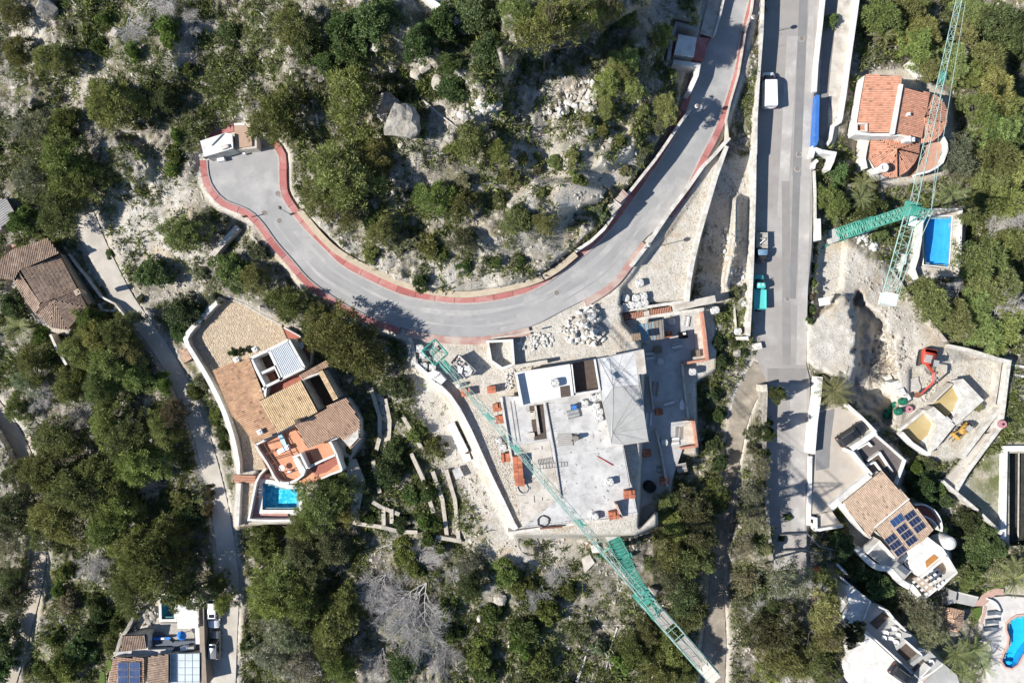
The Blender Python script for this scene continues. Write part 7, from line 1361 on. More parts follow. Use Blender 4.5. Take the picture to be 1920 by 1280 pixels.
def trunkmesh(C, seed, h=1.0):
    r = random.Random(seed); m = MB(); m.tube((r.uniform(-.08, .08), r.uniform(-.08, .08), -h), (0, 0, -.1), .055, 7, .04); 
    for c, k, t in C[::3]:
        e = Vector(c)*.92; s = Vector((0, 0, -.12-.25*r.random())); mid = s.lerp(e, .5)+Vector((0, 0, -.06)); m.tube(s, mid, .024, 4, .017, cap=False); m.tube(mid, e, .017, 4, .007, cap=False)
    return m.mesh('trunk', BARK)
PINE = []; DENSE = []; BUSH = []
for i in range(6): f, C = crown(100+i, 84, 190, .105, .034, .6, (.11, .23), .5); PINE.append((f, trunkmesh(C, i)))
for i in range(3): f, C = crown(130+i, 60, 130, .11, .032, .55, (.10, .22), .5); PINE.append((f, trunkmesh(C, 20+i)))       # thinner ones
for i in range(5): f, C = crown(200+i, 54, 190, .085, .065, .55, (.17, .27), .15); DENSE.append((f, trunkmesh(C, 40+i, .8)))
for i in range(5): f, C = crown(300+i, 26, 160, .15, .09, .65, (.22, .34), .2); BUSH.append((f, trunkmesh(C, 60+i, .45)))
def frond_palm(seed, n=26, droop=.9, wide=.065):
    r = random.Random(seed); m = MB()
    for k in range(n):
        a = 6.283*k/n*1.0+r.uniform(-.12, .12)+(k % 3)*.7; el = r.uniform(.1, 1.2); L = r.uniform(.75, 1.1); px = Vector((0, 0, 0)); d = Vector((math.cos(a)*math.cos(el), math.sin(a)*math.cos(el), math.sin(el)))
        sd_ = Vector((-math.sin(a), math.cos(a), 0)); t = r.uniform(.7, 1.3); st_ = 7
        for s in range(st_):
            q = px+d*(L/st_); d = (d+Vector((0, 0, -droop/st_))).normalized(); m.tube(px, q, .012, 3, .009, cap=False, tint=t*1.1); lw = wide*2.2*math.sin(math.pi*(s+1.2)/(st_+1.6)); up_ = sd_.cross(d)
            for j in (0, .5):
                c = px.lerp(q, j)
                for sg in (-1, 1): e = c+sd_*sg*lw+d*lw*.75-up_*lw*.25; m.add([c-d*.014, c+d*.014, e], [(0, 1, 2)], 0, t*r.uniform(.8, 1.2))
            px = q
    return m.mesh('fronds', LEAF)
PALM = [frond_palm(i) for i in range(3)]
pt = MB(); [pt.lathe((0, 0, -1.0+.1*k), [(.085, 0), (.075, .06), (.09, .1)], 8) for k in range(10)]; PALMT = pt.mesh('trunk', BARK)
def deadmesh(seed, spread=1.0, fine=1, mid_=None):
    r = random.Random(seed); m = MB(); segs = []
    def grow(p, d, L, rad, lvl):
        n = 4
        for s in range(n):
            q = p+d*(L/n); m.tube(p, q, rad*(1-s*.15), 3 if lvl > 1 else 5, rad*(1-(s+1)*.15), cap=False); p = q
            d = (d+Vector((r.uniform(-.16, .16), r.uniform(-.16, .16), r.uniform(-.10, .12)))).normalized()
            if lvl < 3 and (s > 0 or lvl == 0):
                for _ in range((3, 3, 2)[lvl]+(fine if lvl == 1 else 0)):
                    a = r.choice((-1, 1))*r.uniform(.35, .95)*spread; dd = Vector((d.x*math.cos(a)-d.y*math.sin(a), d.x*math.sin(a)+d.y*math.cos(a), d.z*.6+r.uniform(-.12, .25))).normalized(); grow(p, dd, L*r.uniform(.38, .62), rad*.5, lvl+1)
    grow(Vector((-.9, 0, 0)), Vector((1, 0, .18)).normalized(), 1.25, .022, 0); grow(Vector((-.9, 0, 0)), Vector((.85, .5, .2)).normalized(), 1.05, .018, 0); grow(Vector((-.9, 0, 0)), Vector((.85, -.5, .2)).normalized(), 1.0, .018, 0)
    return m.mesh('branches', DEADW)
DEAD = [deadmesh(i, 1, 1) for i in range(4)]
# ------------------------------------------------------------ where every tree and shrub stands (photo pixels: centre, radius)
g_ol, g_dk, g_br, g_gr, g_ye, g_br2 = (.205, .232, .076), (.115, .158, .055), (.165, .215, .058), (.22, .23, .13), (.25, .28, .098), (.17, .145, .08)
def pts_(fr, *a): return [(*fr(x, y), rr, k) for x, y, rr, k in a]
TREES = [(203,190,52,'p'),(305,185,30,'pd'),(90,108,34,'p'),(30,95,30,'p'),(20,22,30,'p'),(520,212,58,'p'),(115,222,26,'p'),(58,238,40,'pg'),(112,298,58,'p'),(60,332,46,'pg'),(152,342,42,'p'),(108,388,46,'p'),(38,412,26,'s'),(340,436,40,'p'),(548,44,44,'p'),(570,80,28,'d'),(640,52,40,'d'),(696,36,46,'d'),(655,96,32,'d'),(612,118,28,'d'),(655,178,56,'p'),(640,330,66,'p'),(700,300,38,'p'),(650,385,40,'p'),(590,365,34,'p'),(850,158,32,'d'),(826,48,36,'d'),(782,82,32,'dd'),(845,116,24,'d'),(892,20,40,'d'),(914,92,32,'d'),(1027,44,44,'p'),(977,28,34,'p'),(1085,24,38,'p'),(1137,18,28,'p'),(1176,30,22,'p'),(1141,152,30,'y'),(1174,106,25,'y'),(1186,166,27,'y'),(1136,196,20,'y'),(1250,200,27,'y'),(1243,66,24,'y'),(1160,130,24,'y'),
 (883,262,36,'p'),(934,284,28,'p'),(816,370,38,'p'),(862,382,34,'p'),(960,413,24,'p'),(1020,417,25,'p'),(715,432,28,'p'),(870,450,28,'pd'),(282,512,32,'d'),(339,585,36,'d'),(336,622,22,'d'),(430,508,36,'d'),(474,520,32,'p'),(540,566,38,'p'),(590,584,26,'p'),(650,640,66,'p'),(606,622,40,'p'),(684,676,38,'p'),(160,594,32,'p'),(218,620,40,'p'),(178,630,38,'p'),(145,660,40,'p'),(236,655,32,'p'),(202,682,42,'p'),(188,722,46,'p'),(130,718,38,'p'),(246,704,36,'p'),(54,680,32,'p'),(24,572,30,'d'),(46,718,28,'pg'),(28,764,26,'p'),(322,780,32,'b'),(102,818,46,'p'),(196,788,42,'p'),(302,806,36,'p'),(236,822,50,'p'),
 (86,886,52,'p'),(142,918,58,'p'),(190,893,56,'p'),(256,872,50,'p'),(214,944,46,'p'),(102,974,54,'p'),(70,992,34,'p'),(202,984,46,'p'),(280,1062,68,'p'),(252,1036,50,'p'),(320,1010,40,'p'),(242,1106,46,'p'),(354,1110,40,'pd'),(420,1126,26,'p'),(410,1094,22,'p'),(14,960,44,'pd'),(14,1014,38,'pg'),(24,1082,30,'pd'),(14,1122,36,'pd'),(4,1200,34,'d'),(-4,1250,34,'d'),(30,886,34,'pd'),
 (494,1008,32,'s'),(486,1034,26,'s'),(598,938,46,'p'),(630,922,40,'p'),(582,968,36,'p'),(564,986,30,'p'),(641,962,30,'p'),(564,1038,40,'pd'),(622,1026,36,'pd'),(582,1072,40,'pd'),(530,1086,50,'p'),(508,1126,50,'p'),(564,1136,50,'p'),(626,1172,45,'p'),(614,1208,36,'p'),(642,1126,34,'p'),(534,1184,50,'pg'),(508,1230,44,'pg'),(562,1252,40,'pg'),(632,1250,36,'p'),(756,1250,32,'d'),(877,1058,30,'pg'),(880,1094,30,'pd'),(728,885,36,'dd'),(738,846,26,'d'),(742,728,24,'d'),
 (1256,1038,36,'p'),(1309,968,42,'pd'),(1346,936,30,'p'),(1264,984,32,'p'),(1250,940,22,'p'),(1313,1012,36,'pd'),(1296,1052,40,'pd'),(1256,1080,32,'pd'),(1284,1112,40,'pd'),(1296,1152,40,'pd'),(1256,1186,36,'p'),(1216,1190,28,'p'),(1188,1222,32,'p'),(1262,1228,34,'p'),(1236,1268,34,'p'),(1284,1262,30,'p'),(1424,870,30,'pg'),(1410,930,34,'pg'),(1420,974,30,'pg'),(1396,1024,24,'pg'),(1398,1092,28,'pg'),(1398,1140,32,'pg'),
 (1598,1190,26,'dd'),(1470,1086,46,'pg'),(1504,1108,32,'pg'),(1548,1106,36,'p'),(1552,1146,38,'y'),(1554,1188,38,'y'),(1460,1186,50,'pd'),(1470,1228,46,'p'),(1564,1222,30,'pd'),(1548,1254,36,'p'),(1494,1248,36,'y'),(1440,1262,30,'p'),(1442,1140,34,'pd'),(1581,1024,26,'dd'),(1608,1066,26,'dd'),(1648,1098,34,'dd'),(1733,1152,42,'pg'),(1745,1190,36,'pg'),(1708,1164,28,'pg'),(1733,916,30,'dd'),(1818,980,26,'dd'),(1838,1006,30,'d'),(1838,1044,28,'d'),(1868,1026,24,'dd'),(1818,1082,26,'y'),
 (1744,560,46,'y'),(1796,594,40,'y'),(1834,570,40,'y'),(1858,542,40,'y'),(1844,486,46,'y'),(1890,458,46,'y'),(1888,536,40,'y'),(1844,616,40,'y'),(1890,606,40,'y'),(1868,644,28,'y'),(1654,438,15,'d'),
 (1656,26,36,'y'),(1708,18,36,'y'),(1733,57,36,'y'),(1722,84,36,'y'),(1790,112,36,'y'),(1854,112,42,'y'),(1824,136,30,'y'),(1868,162,40,'y'),(1844,204,36,'y'),(1886,190,36,'y'),(1872,242,42,'y'),(1898,234,34,'y'),(1800,288,36,'pg'),(1818,314,30,'pg'),(1880,292,46,'y'),(1904,320,40,'y'),(1868,338,36,'y'),(1846,386,36,'y'),(1892,378,42,'y'),(1826,20,32,'y'),(1876,40,50,'pd'),(1910,70,42,'pd'),(1812,60,26,'y'),(1574,324,24,'d'),(1566,378,30,'p'),(1630,388,30,'d'),(1560,38,15,'d'),(1742,122,26,'y')]
SHRUBS = [(195,36,18,'s'),(310,56,25,'s'),(318,68,18,'s'),(184,86,17,'s'),(250,96,20,'s'),(350,130,16,'s'),(325,288,20,'s'),(332,255,16,'s'),(322,315,17,'s'),(430,62,22,'d'),(1104,226,14,'y'),(1131,246,15,'y'),(1163,264,14,'y'),(1208,208,16,'y'),(1260,141,13,'y'),(980,297,12,'y'),(1007,292,9,'y'),(1042,302,14,'y'),(1076,295,16,'y'),(1010,317,11,'g'),(1078,334,17,'y'),(1093,340,12,'y'),(1017,361,10,'y'),(965,330,14,'y'),(980,410,24,'d'),(1138,366,17,'g'),(1175,318,13,'g'),(1202,292,14,'g'),(1238,238,13,'g'),(1125,398,16,'g'),(853,280,20,'p'),(954,330,18,'p'),(873,340,16,'g'),(934,372,18,'p'),(700,417,20,'p'),(759,449,26,'g'),(803,460,26,'p'),(829,476,18,'p'),(870,500,14,'d'),(930,492,12,'d'),(695,474,17,'p'),(788,530,17,'d'),(977,489,14,'d'),(480,470,20,'g'),(376,512,16,'g'),(402,560,14,'g'),(78,627,20,'s'),(310,721,22,'s'),(366,732,20,'s'),(374,714,16,'g'),(403,774,14,'s'),(402,790,11,'s'),(417,810,15,'d'),(420,835,13,'d'),
 (112,1106,20,'s'),(128,1128,24,'g'),(178,1130,24,'d'),(188,1152,24,'d'),(175,1180,26,'d'),(145,1220,28,'d'),(124,1248,30,'s'),(78,1258,20,'s'),(94,1266,22,'s'),(208,1206,18,'s'),(218,1172,16,'s'),(102,1196,18,'s'),(122,1072,20,'s'),(464,1206,16,'d'),(484,1152,14,'p'),(336,934,20,'p'),(356,964,22,'d'),(386,957,15,'b'),(395,925,14,'b'),(759,1038,26,'s'),(779,1066,22,'s'),(803,1012,20,'s'),(950,1078,28,'s'),(836,1146,22,'s'),(843,1186,26,'s'),(900,1232,28,'s'),(924,1152,24,'s'),(910,1260,26,'s'),(769,927,20,'d'),(695,970,15,'s'),(752,981,20,'d'),(796,978,17,'s'),(803,924,18,'d'),(819,984,14,'s'),(826,1028,17,'s'),(695,778,16,'p'),(782,811,18,'p'),(816,838,22,'p'),(745,781,13,'d'),(795,905,15,'d'),(690,800,12,'p'),
 (970,1099,24,'s'),(1067,1106,22,'s'),(1027,1146,28,'s'),(994,1092,18,'s'),(990,1186,30,'d'),(1014,1246,28,'s'),(980,1213,26,'s'),(1168,1246,22,'s'),(1100,1180,16,'g'),(1120,1215,16,'g'),(1216,1058,13,'s'),(1716,877,17,'s'),(1760,914,18,'d'),(1786,1015,14,'g'),(1793,1048,15,'b'),(1662,1130,20,'d'),(1524,470,9,'d'),(1526,500,9,'d'),(1524,530,9,'p'),(1521,556,9,'b'),(1520,580,10,'d'),(1518,602,9,'d'),(1380,552,14,'g'),(1395,540,9,'g'),(1345,640,14,'dd'),(1352,680,16,'dd'),(1335,740,18,'dd'),(1345,780,18,'dd'),(1338,830,20,'dd'),(1350,870,18,'dd'),(1375,640,12,'dd'),(1395,660,10,'dd'),(436,662,10,'dd'),(452,660,9,'dd'),(468,655,9,'dd'),(1408,812,14,'g'),(1412,840,14,'g'),(1440,790,11,'d'),(1432,850,13,'p'),(1428,905,12,'p'),(1440,1030,14,'g'),(1745,870,14,'dd'),(1775,940,16,'dd'),(1690,1090,14,'dd'),(1835,760,12,'g'),(700,850,14,'d'),(660,885,10,'d'),(646,868,10,'d'),(655,845,8,'d'),(262,560,8,'g'),(205,475,9,'g'),(1465,1008,8,'d'),(1477,968,9,'dd'),(1760,990,18,'dd'),(1720,905,14,'dd'),(1640,1060,18,'dd'),(1570,1008,16,'d')]
PALMS = [(34,613,30),(1652,68,24),(1564,732,36),(1618,345,24),(1612,372,26),(1780,366,30),(1904,1086,36),(1790,1224,34),(1824,1218,36),(1808,1262,26),(1845,1250,24),(1905,1060,22)]
CYPS = [(1448,752,24,(1440,735)),(1440,812,26,(1418,805))]
DEADS = [(300,8,42,0),(766,1138,64,-2.2),(738,1122,44,-2.9),(790,1165,50,-1.4),(803,1042,30,.8),(700,1098,34,-2.4),(826,1226,38,-1.2),(1008,1118,24,-2),(632,1050,20,-2.7),(708,1244,34,-1.9),(578,1250,34,2.4),(80,746,26,-.4),(146,776,32,-1.5),(289,907,22,2.8),(181,1056,28,-1),(1470,1088,46,2.0),(1420,1130,40,2.6),(1845,440,26,.5),(1870,410,26,.3),(1745,555,28,2.8),(1850,590,34,.6),(250,58,30,-1.2),(345,40,28,-.5),(20,230,24,.2),(1040,1075,22,-1.6),(1510,1120,34,-2.6),(1440,1220,30,-2.2),(860,1080,24,1.2)]
LM = [(430,265,'the guardhouse at the road end'),(750,235,'the huge boulder'),(1285,87,'the small white kiosk'),(1090,190,'the quarry rubble bank'),(1447,164,'the parked white van'),(1690,240,'the orange roofed villa'),(1765,450,'the rectangular blue pool'),(1570,440,'the right crane mast foot'),(80,520,'the brown roofed house'),(15,405,'the grey corrugated roof'),(420,620,'the cobbled forecourt'),(560,740,'the straw roofed villa'),(525,930,'the terracotta terrace pool'),(400,820,'the curving forecourt wall'),(300,640,'the shaded lane'),(200,460,'the upper lane'),(455,330,'the cul-de-sac'),(610,465,'the red bend pavement'),(855,545,'the bottom of the road bend'),(1035,505,'the sandy wall of the bend'),(1180,340,'the tall retaining wall'),(1090,610,'the big rubble heap'),(865,830,'the long white container'),(735,780,'the winding garden path'),(820,930,'the parallel terrace walls'),(1080,830,'the concrete house'),(1270,650,'the sunken terrace'),(1175,1060,'the left crane mast'),(1290,1200,'the crane counter jib'),(1345,1120,'the dirt track'),(1385,760,'the dirt track mouth'),(1430,545,'the turquoise truck'),(1480,1030,'the lower street end'),(1640,930,'the villa with solar panels'),(1600,815,'the parked black car'),(1780,780,'the white shell house'),(1730,690,'the red excavator'),(1900,930,'the dark empty basin'),(1900,1190,'the kidney shaped pool'),(1780,1160,'the hexagonal shelter'),(1640,1200,'the white flat roofed villa'),(300,1240,'the grey glazed house'),(397,1180,'the two parked cars below'),(60,1060,'the left footpath'),(45,860,'the upper left footpath'),(1820,30,'the green jib end'),(840,20,'the top centre white wall'),(1010,130,'the shaded cliff'),(430,1040,'the lower bend of the lane'),(766,1138,'the big grey dead tree'),(1040,1170,'the fallen grey logs'),(250,110,'the grey crag at top left'),(1860,720,'the excavated plot corner')]
SIZE = lambda r_: 'huge' if r_ > 54 else 'large' if r_ > 42 else 'mid-sized' if r_ > 31 else 'small' if r_ > 20 else 'tiny'
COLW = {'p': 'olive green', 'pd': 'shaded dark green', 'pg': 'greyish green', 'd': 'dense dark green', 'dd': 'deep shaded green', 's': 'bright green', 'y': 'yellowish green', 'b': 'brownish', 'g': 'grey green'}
ORD = ['', 'nearest', 'second nearest', 'third nearest', 'fourth nearest', 'fifth nearest', 'sixth nearest', 'seventh nearest', 'eighth nearest']
def labels(items, word):
    """(u,v,r,colour word) -> one label each, singled out by the nearest landmark"""
    keys = {}
    for i, (u, v, r_, c) in enumerate(items):
        lm = min(LM, key=lambda q: (q[0]-u)**2+(q[1]-v)**2); dx, dy = u-lm[0], v-lm[1]; d = math.hypot(dx, dy)
        rel = 'right at' if d < 14 else ('left of' if dx < 0 else 'right of') if abs(dx) > 2.2*abs(dy) else ('above' if dy < 0 else 'below') if abs(dy) > 2.2*abs(dx) else ('upper left of' if dx < 0 else 'upper right of') if dy < 0 else ('lower left of' if dx < 0 else 'lower right of')
        keys.setdefault(f'{SIZE(r_)} {c} {word} {rel} {lm[2]}', []).append((d, i))
    out = [None]*len(items)
    for k, q in keys.items():
        for n, (d, i) in enumerate(sorted(q)): out[i] = k if len(q) == 1 else k+', '+ORD[n+1]
    return out
COLR = {'p': g_ol, 'pd': (.13, .15, .064), 'pg': (.215, .22, .135), 'd': g_dk, 'dd': (.085, .115, .045), 's': g_br, 'y': g_ye, 'b': g_br2, 'g': g_gr}  # pd, dd: shaded copies of p and d, shade put into the leaf colour
def jit(c, k=.27): f = rng.uniform(1-k, 1+k); return tuple(x*f*rng.uniform(.90, 1.10) for x in c)
def plant(u, v, r_, kind, label, name, cat, group, protos, hmul, base_r=1.0):
    zg = zq(u, v); zc = zg
    for _ in range(3):
        Rm = r_/PPM*(HC_-zc)/HC_; zc = zg+Rm*hmul
        p = P(u, v, zc); zg = gz(p.x, p.y)
    base = Vector((p.x, p.y, zg)); f, tk = rng.choice(protos); a = rng.random()*6.28; s = Rm*base_r
    t = thing(name, label, cat, base, group); h = max(.2, zc-zg-.28*s)
    place('crown', f, (0, 0, h), a, (s*rng.uniform(.94, 1.08), s*rng.uniform(.94, 1.08), s*rng.uniform(.9, 1.15)), t, jit(COLR[kind])); place('trunk', tk, (0, 0, h), a, (s, s, max(s, (h+.3))), t); return t
tl_ = labels([(u, v, r_, COLW[k]) for u, v, r_, k in TREES], 'tree'); 
for (u, v, r_, k), l in zip(TREES, tl_):
    if k in ('d', 'dd', 's'): plant(u, v, r_, k, l, 'broadleaf_tree', 'tree', 'dense trees and tall bushes', DENSE, 3.4 if (u, v) == (1598, 1190) else 1.0, 1.12)
    else: plant(u, v, r_, k, l, 'pine_tree', 'tree', 'pine trees on the slopes', PINE[6:] if k == 'pg' else PINE[:6], 3.9 if (1530 < u < 1620 and v > 1130) else 2.2 if (1420 < u < 1620 and v > 1080) else 1.25 if k != 'y' else 1.5, 1.12)
for (u, v, r_, k), l in zip(SHRUBS, labels([(u, v, r_, COLW[k]) for u, v, r_, k in SHRUBS], 'shrub')): plant(u, v, r_, k, l, 'shrub', 'shrub', 'shrubs on the slopes', BUSH, .6, 1.05)
for (u, v, r_), l in zip(PALMS, labels([(u, v, r_, 'star shaped') for u, v, r_ in PALMS], 'palm')):
    zg = zq(u, v); Rm = r_/PPM*(HC_-zg)/HC_; p = P(u, v, zg+2.6); p.z = gz(p.x, p.y); t = thing('palm_tree', l, 'palm tree', p, 'palm trees'); place('fronds', rng.choice(PALM), (0, 0, 2.2), rng.random()*6, Rm*1.15, t, jit((.24, .265, .11), .12)); place('trunk', PALMT, (0, 0, 2.3), 0, (2.2, 2.2, 2.3), t)
for (u, v, r_, b), l in zip(CYPS, ('leaning cypress tree shading the lower street, upper of two', 'leaning cypress tree shading the lower street, lower of two')):
    p = G(*b); t = thing('cypress_tree', l, 'cypress tree', p, 'cypress trees'); place('crown', DENSE[0][0], (.3, -.1, 2.6), rng.random()*6, (1.35, 1.2, 5.2), t, jit((.075, .10, .036))); place('trunk', DENSE[0][1], (0, 0, 1.4), 0, (2, 2, 1.6), t)
for i, ((u, v, r_, a), l) in enumerate(zip(DEADS, labels([(u, v, r_, 'bare grey') for u, v, r_, a in DEADS], 'dead tree'))):
    zg = zq(u, v); Rm = r_/PPM*(HC_-zg)/HC_; p = P(u, v, zg+.9); zb = gz(p.x, p.y); t = thing('dead_tree', l, 'dead tree', Vector((p.x, p.y, zb)), 'bare dead trees'); hi = 4.5 if (u > 1430 and v < 620) or (u > 1400 and v > 1050) else .5
    place('branches', DEAD[i % 4], (0, 0, hi), a, (Rm, Rm, Rm), t, rot=(rng.uniform(-.1, .1), rng.uniform(-.1, .1), a))
# ------------------------------------------------------------ fallen logs
LOGS = [(C2F, [(330,830),(270,1000),(240,1170)], .16, 'long grey log pointing down in the log jam'),(C2F, [(165,900),(210,990),(250,1060),(290,1200)], .15, 'bent grey log left in the log jam'),(C2F, [(560,670),(530,780),(530,930),(545,1040)], .16, 'pale standing log below the green crane mast'),(C2F, [(500,800),(505,990),(560,1130)], .11, 'thin log left of the pale one below the mast'),(C2F, [(205,815),(455,812)], .1, 'thin straight log lying crosswise'),(C2F, [(60,1030),(170,960),(300,900)], .12, 'slanting log joining the log jam from the left'),(C2F, [(5,1260),(80,1050)], .28, 'thick grey trunk at the left of the log jam'),(C2F, [(150,740),(210,830)], .08, 'short thin log above the crosswise log'),(C2F, [(340,770),(410,860)], .08, 'short thin log crossing the long grey log'),(C2F, [(455,620),(490,760),(500,830)], .09, 'thin log just below the white mast cabinet'),(A1, [(400,0),(500,110),(560,190)], .12, 'bleached log running down the top left slope'),(A1, [(820,20),(790,150)], .1, 'thin bleached log at the top left'),(A2, [(0,50),(110,140),(215,310)], .14, 'long bleached log right of the top left dead tree'),(A2, [(340,640),(370,780),(390,910)], .2, 'pale leaning trunk between the pines right of the guardhouse'),(C2, [(0,560),(120,500),(200,440),(400,390)], .2, 'dark curving trunk below the pool pine'),(C2, [(0,660),(90,580),(160,540)], .14, 'second dark trunk below the pool pine'),(C2, [(690,525),(850,470)], .1, 'thin pale log below the terraced garden wall'),(C2, [(985,1040),(1060,1130),(1150,1230)], .13, 'grey log right of the big dead tree'),(C4, [(0,740),(90,850),(180,920)], .14, 'bare limb crossing the lower street pines'),(C4, [(0,960),(100,1060)], .12, 'bare limb at the dirt track side of the lower pines'),(C3, [(1240,950),(1320,1010),(1370,1070)], .1, 'curved bare branch at the edge of the dirt track'),(A1, [(1350,330),(1385,420),(1380,510)], .09, 'thin pale trunk left of the guardhouse pine'),(A1, [(1240,380),(1330,470)], .09, 'thin twisted branch on the slope above the guardhouse'),(A2, [(930,560),(1060,670),(1160,740)], .16, 'bleached ridge of root wood right of the huge boulder'),(B1, [(430,75),(490,170)], .08, 'thin pole beside the lane above the brown house')]
for fr, q, r_, l in LOGS:
    q = smoothline(fr(*q), 9, 2); m = MB(); w = [G(u, v, r_*1.2+(3.0 if fr is C4 else 0)) for u, v in q]
    for k in range(8): m.tube(w[k], w[k+1], r_*(1-.07*k), 6, r_*(1-.07*(k+1)))
    for k in (2, 4, 6): d = (w[k+1]-w[k]).normalized(); n_ = Vector((-d.y, d.x, .25))*rng.choice((-1, 1)); m.tube(w[k], w[k]+(n_+d)*rng.uniform(.4, 1.1), r_*.4, 4, r_*.15)
    m.build('fallen_log', DEADW, None, l, 'log', 'fallen logs and bare limbs')
# ------------------------------------------------------------ ground cover that nobody could count
def scatter(n, prob, seed, box=(-150, -130, 2070, 1410)):
    lo, hi = box[:2], box[2:]
    r = np.random.default_rng(seed); u, v = r.uniform(lo[0], hi[0], n), r.uniform(lo[1], hi[1], n); i, j = np.searchsorted(GU, u)-1, np.searchsorted(GV, v)-1; pr = prob(u, v, i, j); k = r.random(n) < pr; u, v, i, j = u[k], v[k], i[k], j[k]
    a = (u-GU[i])/(GU[i+1]-GU[i]); b = (v-GV[j])/(GV[j+1]-GV[j]); z = (ZZ[j, i]*(1-a)+ZZ[j, i+1]*a)*(1-b)+(ZZ[j+1, i]*(1-a)+ZZ[j+1, i+1]*a)*b; kk = (HC_-z)/HC_/PPM
    return np.stack([(u-960)*kk, (640-v)*kk, z], 1), u, v, r
def clear(i, j): return (WILD[j, i] > .9)*(1-.93*np.minimum(1, WORKM[j, i]))
def stuff(name, V, k, mat, tint, color=None, label=None):
    o = bpy.data.objects.new(name, nmesh(name, V, np.arange(len(V)).reshape(-1, k), mat, {'tint': tint})); COL.objects.link(o); o['kind'] = 'stuff'
    if color: o.color = (*color, 1)
    return o
def tufts(name, n, prob, seed, size, nl, color, wid=.4, h=.9):
    Pn, u, v, r = scatter(n, prob, seed); N_ = len(Pn); s = size*r.uniform(.45, 1.5, N_); t0 = r.uniform(.55, 1.35, N_)
    c = np.repeat(Pn, nl, 0); s2 = np.repeat(s, nl)[:, None]; M_ = len(c); d = r.normal(size=(M_, 3)); d[:, 2] = np.abs(d[:, 2])*h; d /= np.linalg.norm(d, axis=1)[:, None]
    b = c+d*s2*r.random((M_, 1))*.75; ax = d+r.normal(size=(M_, 3))*.5; ax /= np.linalg.norm(ax, axis=1)[:, None]; sd_ = np.cross(ax, r.normal(size=(M_, 3))); sd_ /= np.linalg.norm(sd_, axis=1)[:, None]; L = s2*.55*r.uniform(.6, 1.3, (M_, 1))
    stuff(name, np.stack([b-sd_*L*wid/2, b+sd_*L*wid/2, b+ax*L], 1).reshape(-1, 3), 3, LEAF, np.repeat(np.repeat(t0, nl)*r.uniform(.75, 1.25, M_), 3), color)
nz = lambda u, v, c, s: vnoise(np.asarray(u), np.asarray(v), c, s)
bsm = lambda i, j: np.clip(1-bare[j, i], 0, 1)
tufts('low_scrub', 105000, lambda u, v, i, j: clear(i, j)*sm((nz(u, v, 45, 31)*.6+nz(u, v, 16, 32)*.4-.47)*6)*(.15+.85*bsm(i, j)), 41, .5, 18, (.185, .21, .075))
tufts('green_undergrowth', 52000, lambda u, v, i, j: clear(i, j)*sm((nz(u, v, 85, 81)*.5+nz(u, v, 24, 82)*.5-.44)*7)*(.04+.96*bsm(i, j)), 48, .78, 22, (.165, .195, .062))
tufts('dark_scrub', 31000, lambda u, v, i, j: clear(i, j)*sm((nz(u, v, 60, 33)*.6+nz(u, v, 20, 34)*.4-.53)*7)*(.1+.9*bsm(i, j)), 42, .7, 30, (.12, .145, .055))
tufts('dry_brush', 78000, lambda u, v, i, j: clear(i, j)*sm((nz(u, v, 50, 35)*.5+nz(u, v, 14, 36)*.5-.45)*5)*(.12+.88*bsm(i, j)), 43, .5, 14, (.33, .305, .26), .18, .7)
tufts('dry_grass', 65000, lambda u, v, i, j: clear(i, j)*sm((nz(u, v, 38, 37)*.5+nz(u, v, 12, 38)*.5-.46)*5)*(.2+.8*bsm(i, j)), 44, .40, 12, (.29, .255, .14), .22, .9)
tufts('lawn_tufts', 9000, lambda u, v, i, j: green[j, i]*(green[j, i] > .45)*clear(i, j)*.9, 45, .4, 14, (.12, .145, .04), .3)
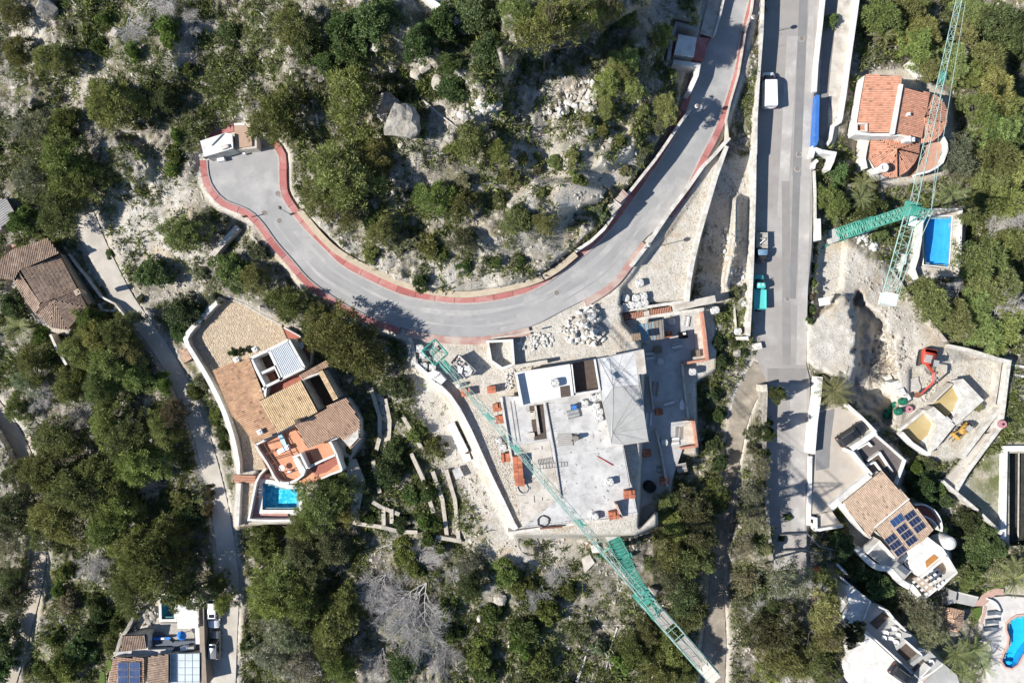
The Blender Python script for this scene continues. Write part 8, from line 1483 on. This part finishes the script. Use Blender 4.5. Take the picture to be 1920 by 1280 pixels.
def stones(name, n, prob, seed, smin, smax, mat, box=(-150, -130, 2070, 1410)):
    Pn, u, v, r = scatter(n, prob, seed, box); N_ = len(Pn); base = np.array([(1,0,0),(0,1,0),(-1,0,0),(0,-1,0),(0,0,.75)], float); fc = np.array([(0,1,4),(1,2,4),(2,3,4),(3,0,4)]); s = smin+(smax-smin)*r.random(N_)**3
    a = r.random(N_)*6.28; vs = base[None]*r.uniform(.55, 1.2, (N_, 5, 1))*s[:, None, None]/2; ca, sa = np.cos(a)[:, None], np.sin(a)[:, None]; x = vs[..., 0]*ca-vs[..., 1]*sa; y = vs[..., 0]*sa+vs[..., 1]*ca; vs = np.stack([x, y, vs[..., 2]-s[:, None]*.05], -1)+Pn[:, None]
    stuff(name, vs[:, fc].reshape(-1, 3), 3, mat, np.ones(N_*12))
stones('loose_stones', 76000, lambda u, v, i, j: (WILD[j, i] > .6)*sm((nz(u, v, 34, 51)-.30)*4)*.9, 61, .14, 1.0, STONE)
stones('white_gravel', 15000, lambda u, v, i, j: sm((nz(u, v, 40, 52)-.3)*4)*(sdf([(800,690),(900,640),(1160,560),(1215,600),(1215,640),(970,690),(965,985),(900,870)], u, v) < 0)*.9, 62, .06, .36, RUBBLE, (760, 540, 1230, 1000))
stones('plot_gravel', 9000, lambda u, v, i, j: (sdf([(1190,505),(1240,430),(1352,300),(1310,430),(1285,555),(1190,560)], u, v) < 0)*sm((u+v*.35-1390)/90)*.9, 66, .08, .38, STONE, (1170, 280, 1360, 580))
stones('lot_gravel', 16000, lambda u, v, i, j: WORKM[j, i]*sm((nz(u, v, 30, 53)-.35)*4)*.9, 67, .08, .42, STONE, (1330, 290, 1900, 940))
stones('strip_gravel', 7000, lambda u, v, i, j: (sdf(GF((10,720),(160,730),(225,1210),(170,1215)), u, v) < 0)*1.0, 63, .10, .4, STONE, (895, 800, 990, 1000))
stones('mud_clods', 500, lambda u, v, i, j: .12*sm((nz(u, v, 26, 71)-.45)*5)*(sdf([tuple(p) for p in rin[16:60]]+[tuple(p) for p in rout[60:16:-1]], u, v) < -8), 64, .15, .6, M('dark_mud', (.10, .09, .08), None), (1100, 150, 1420, 600))
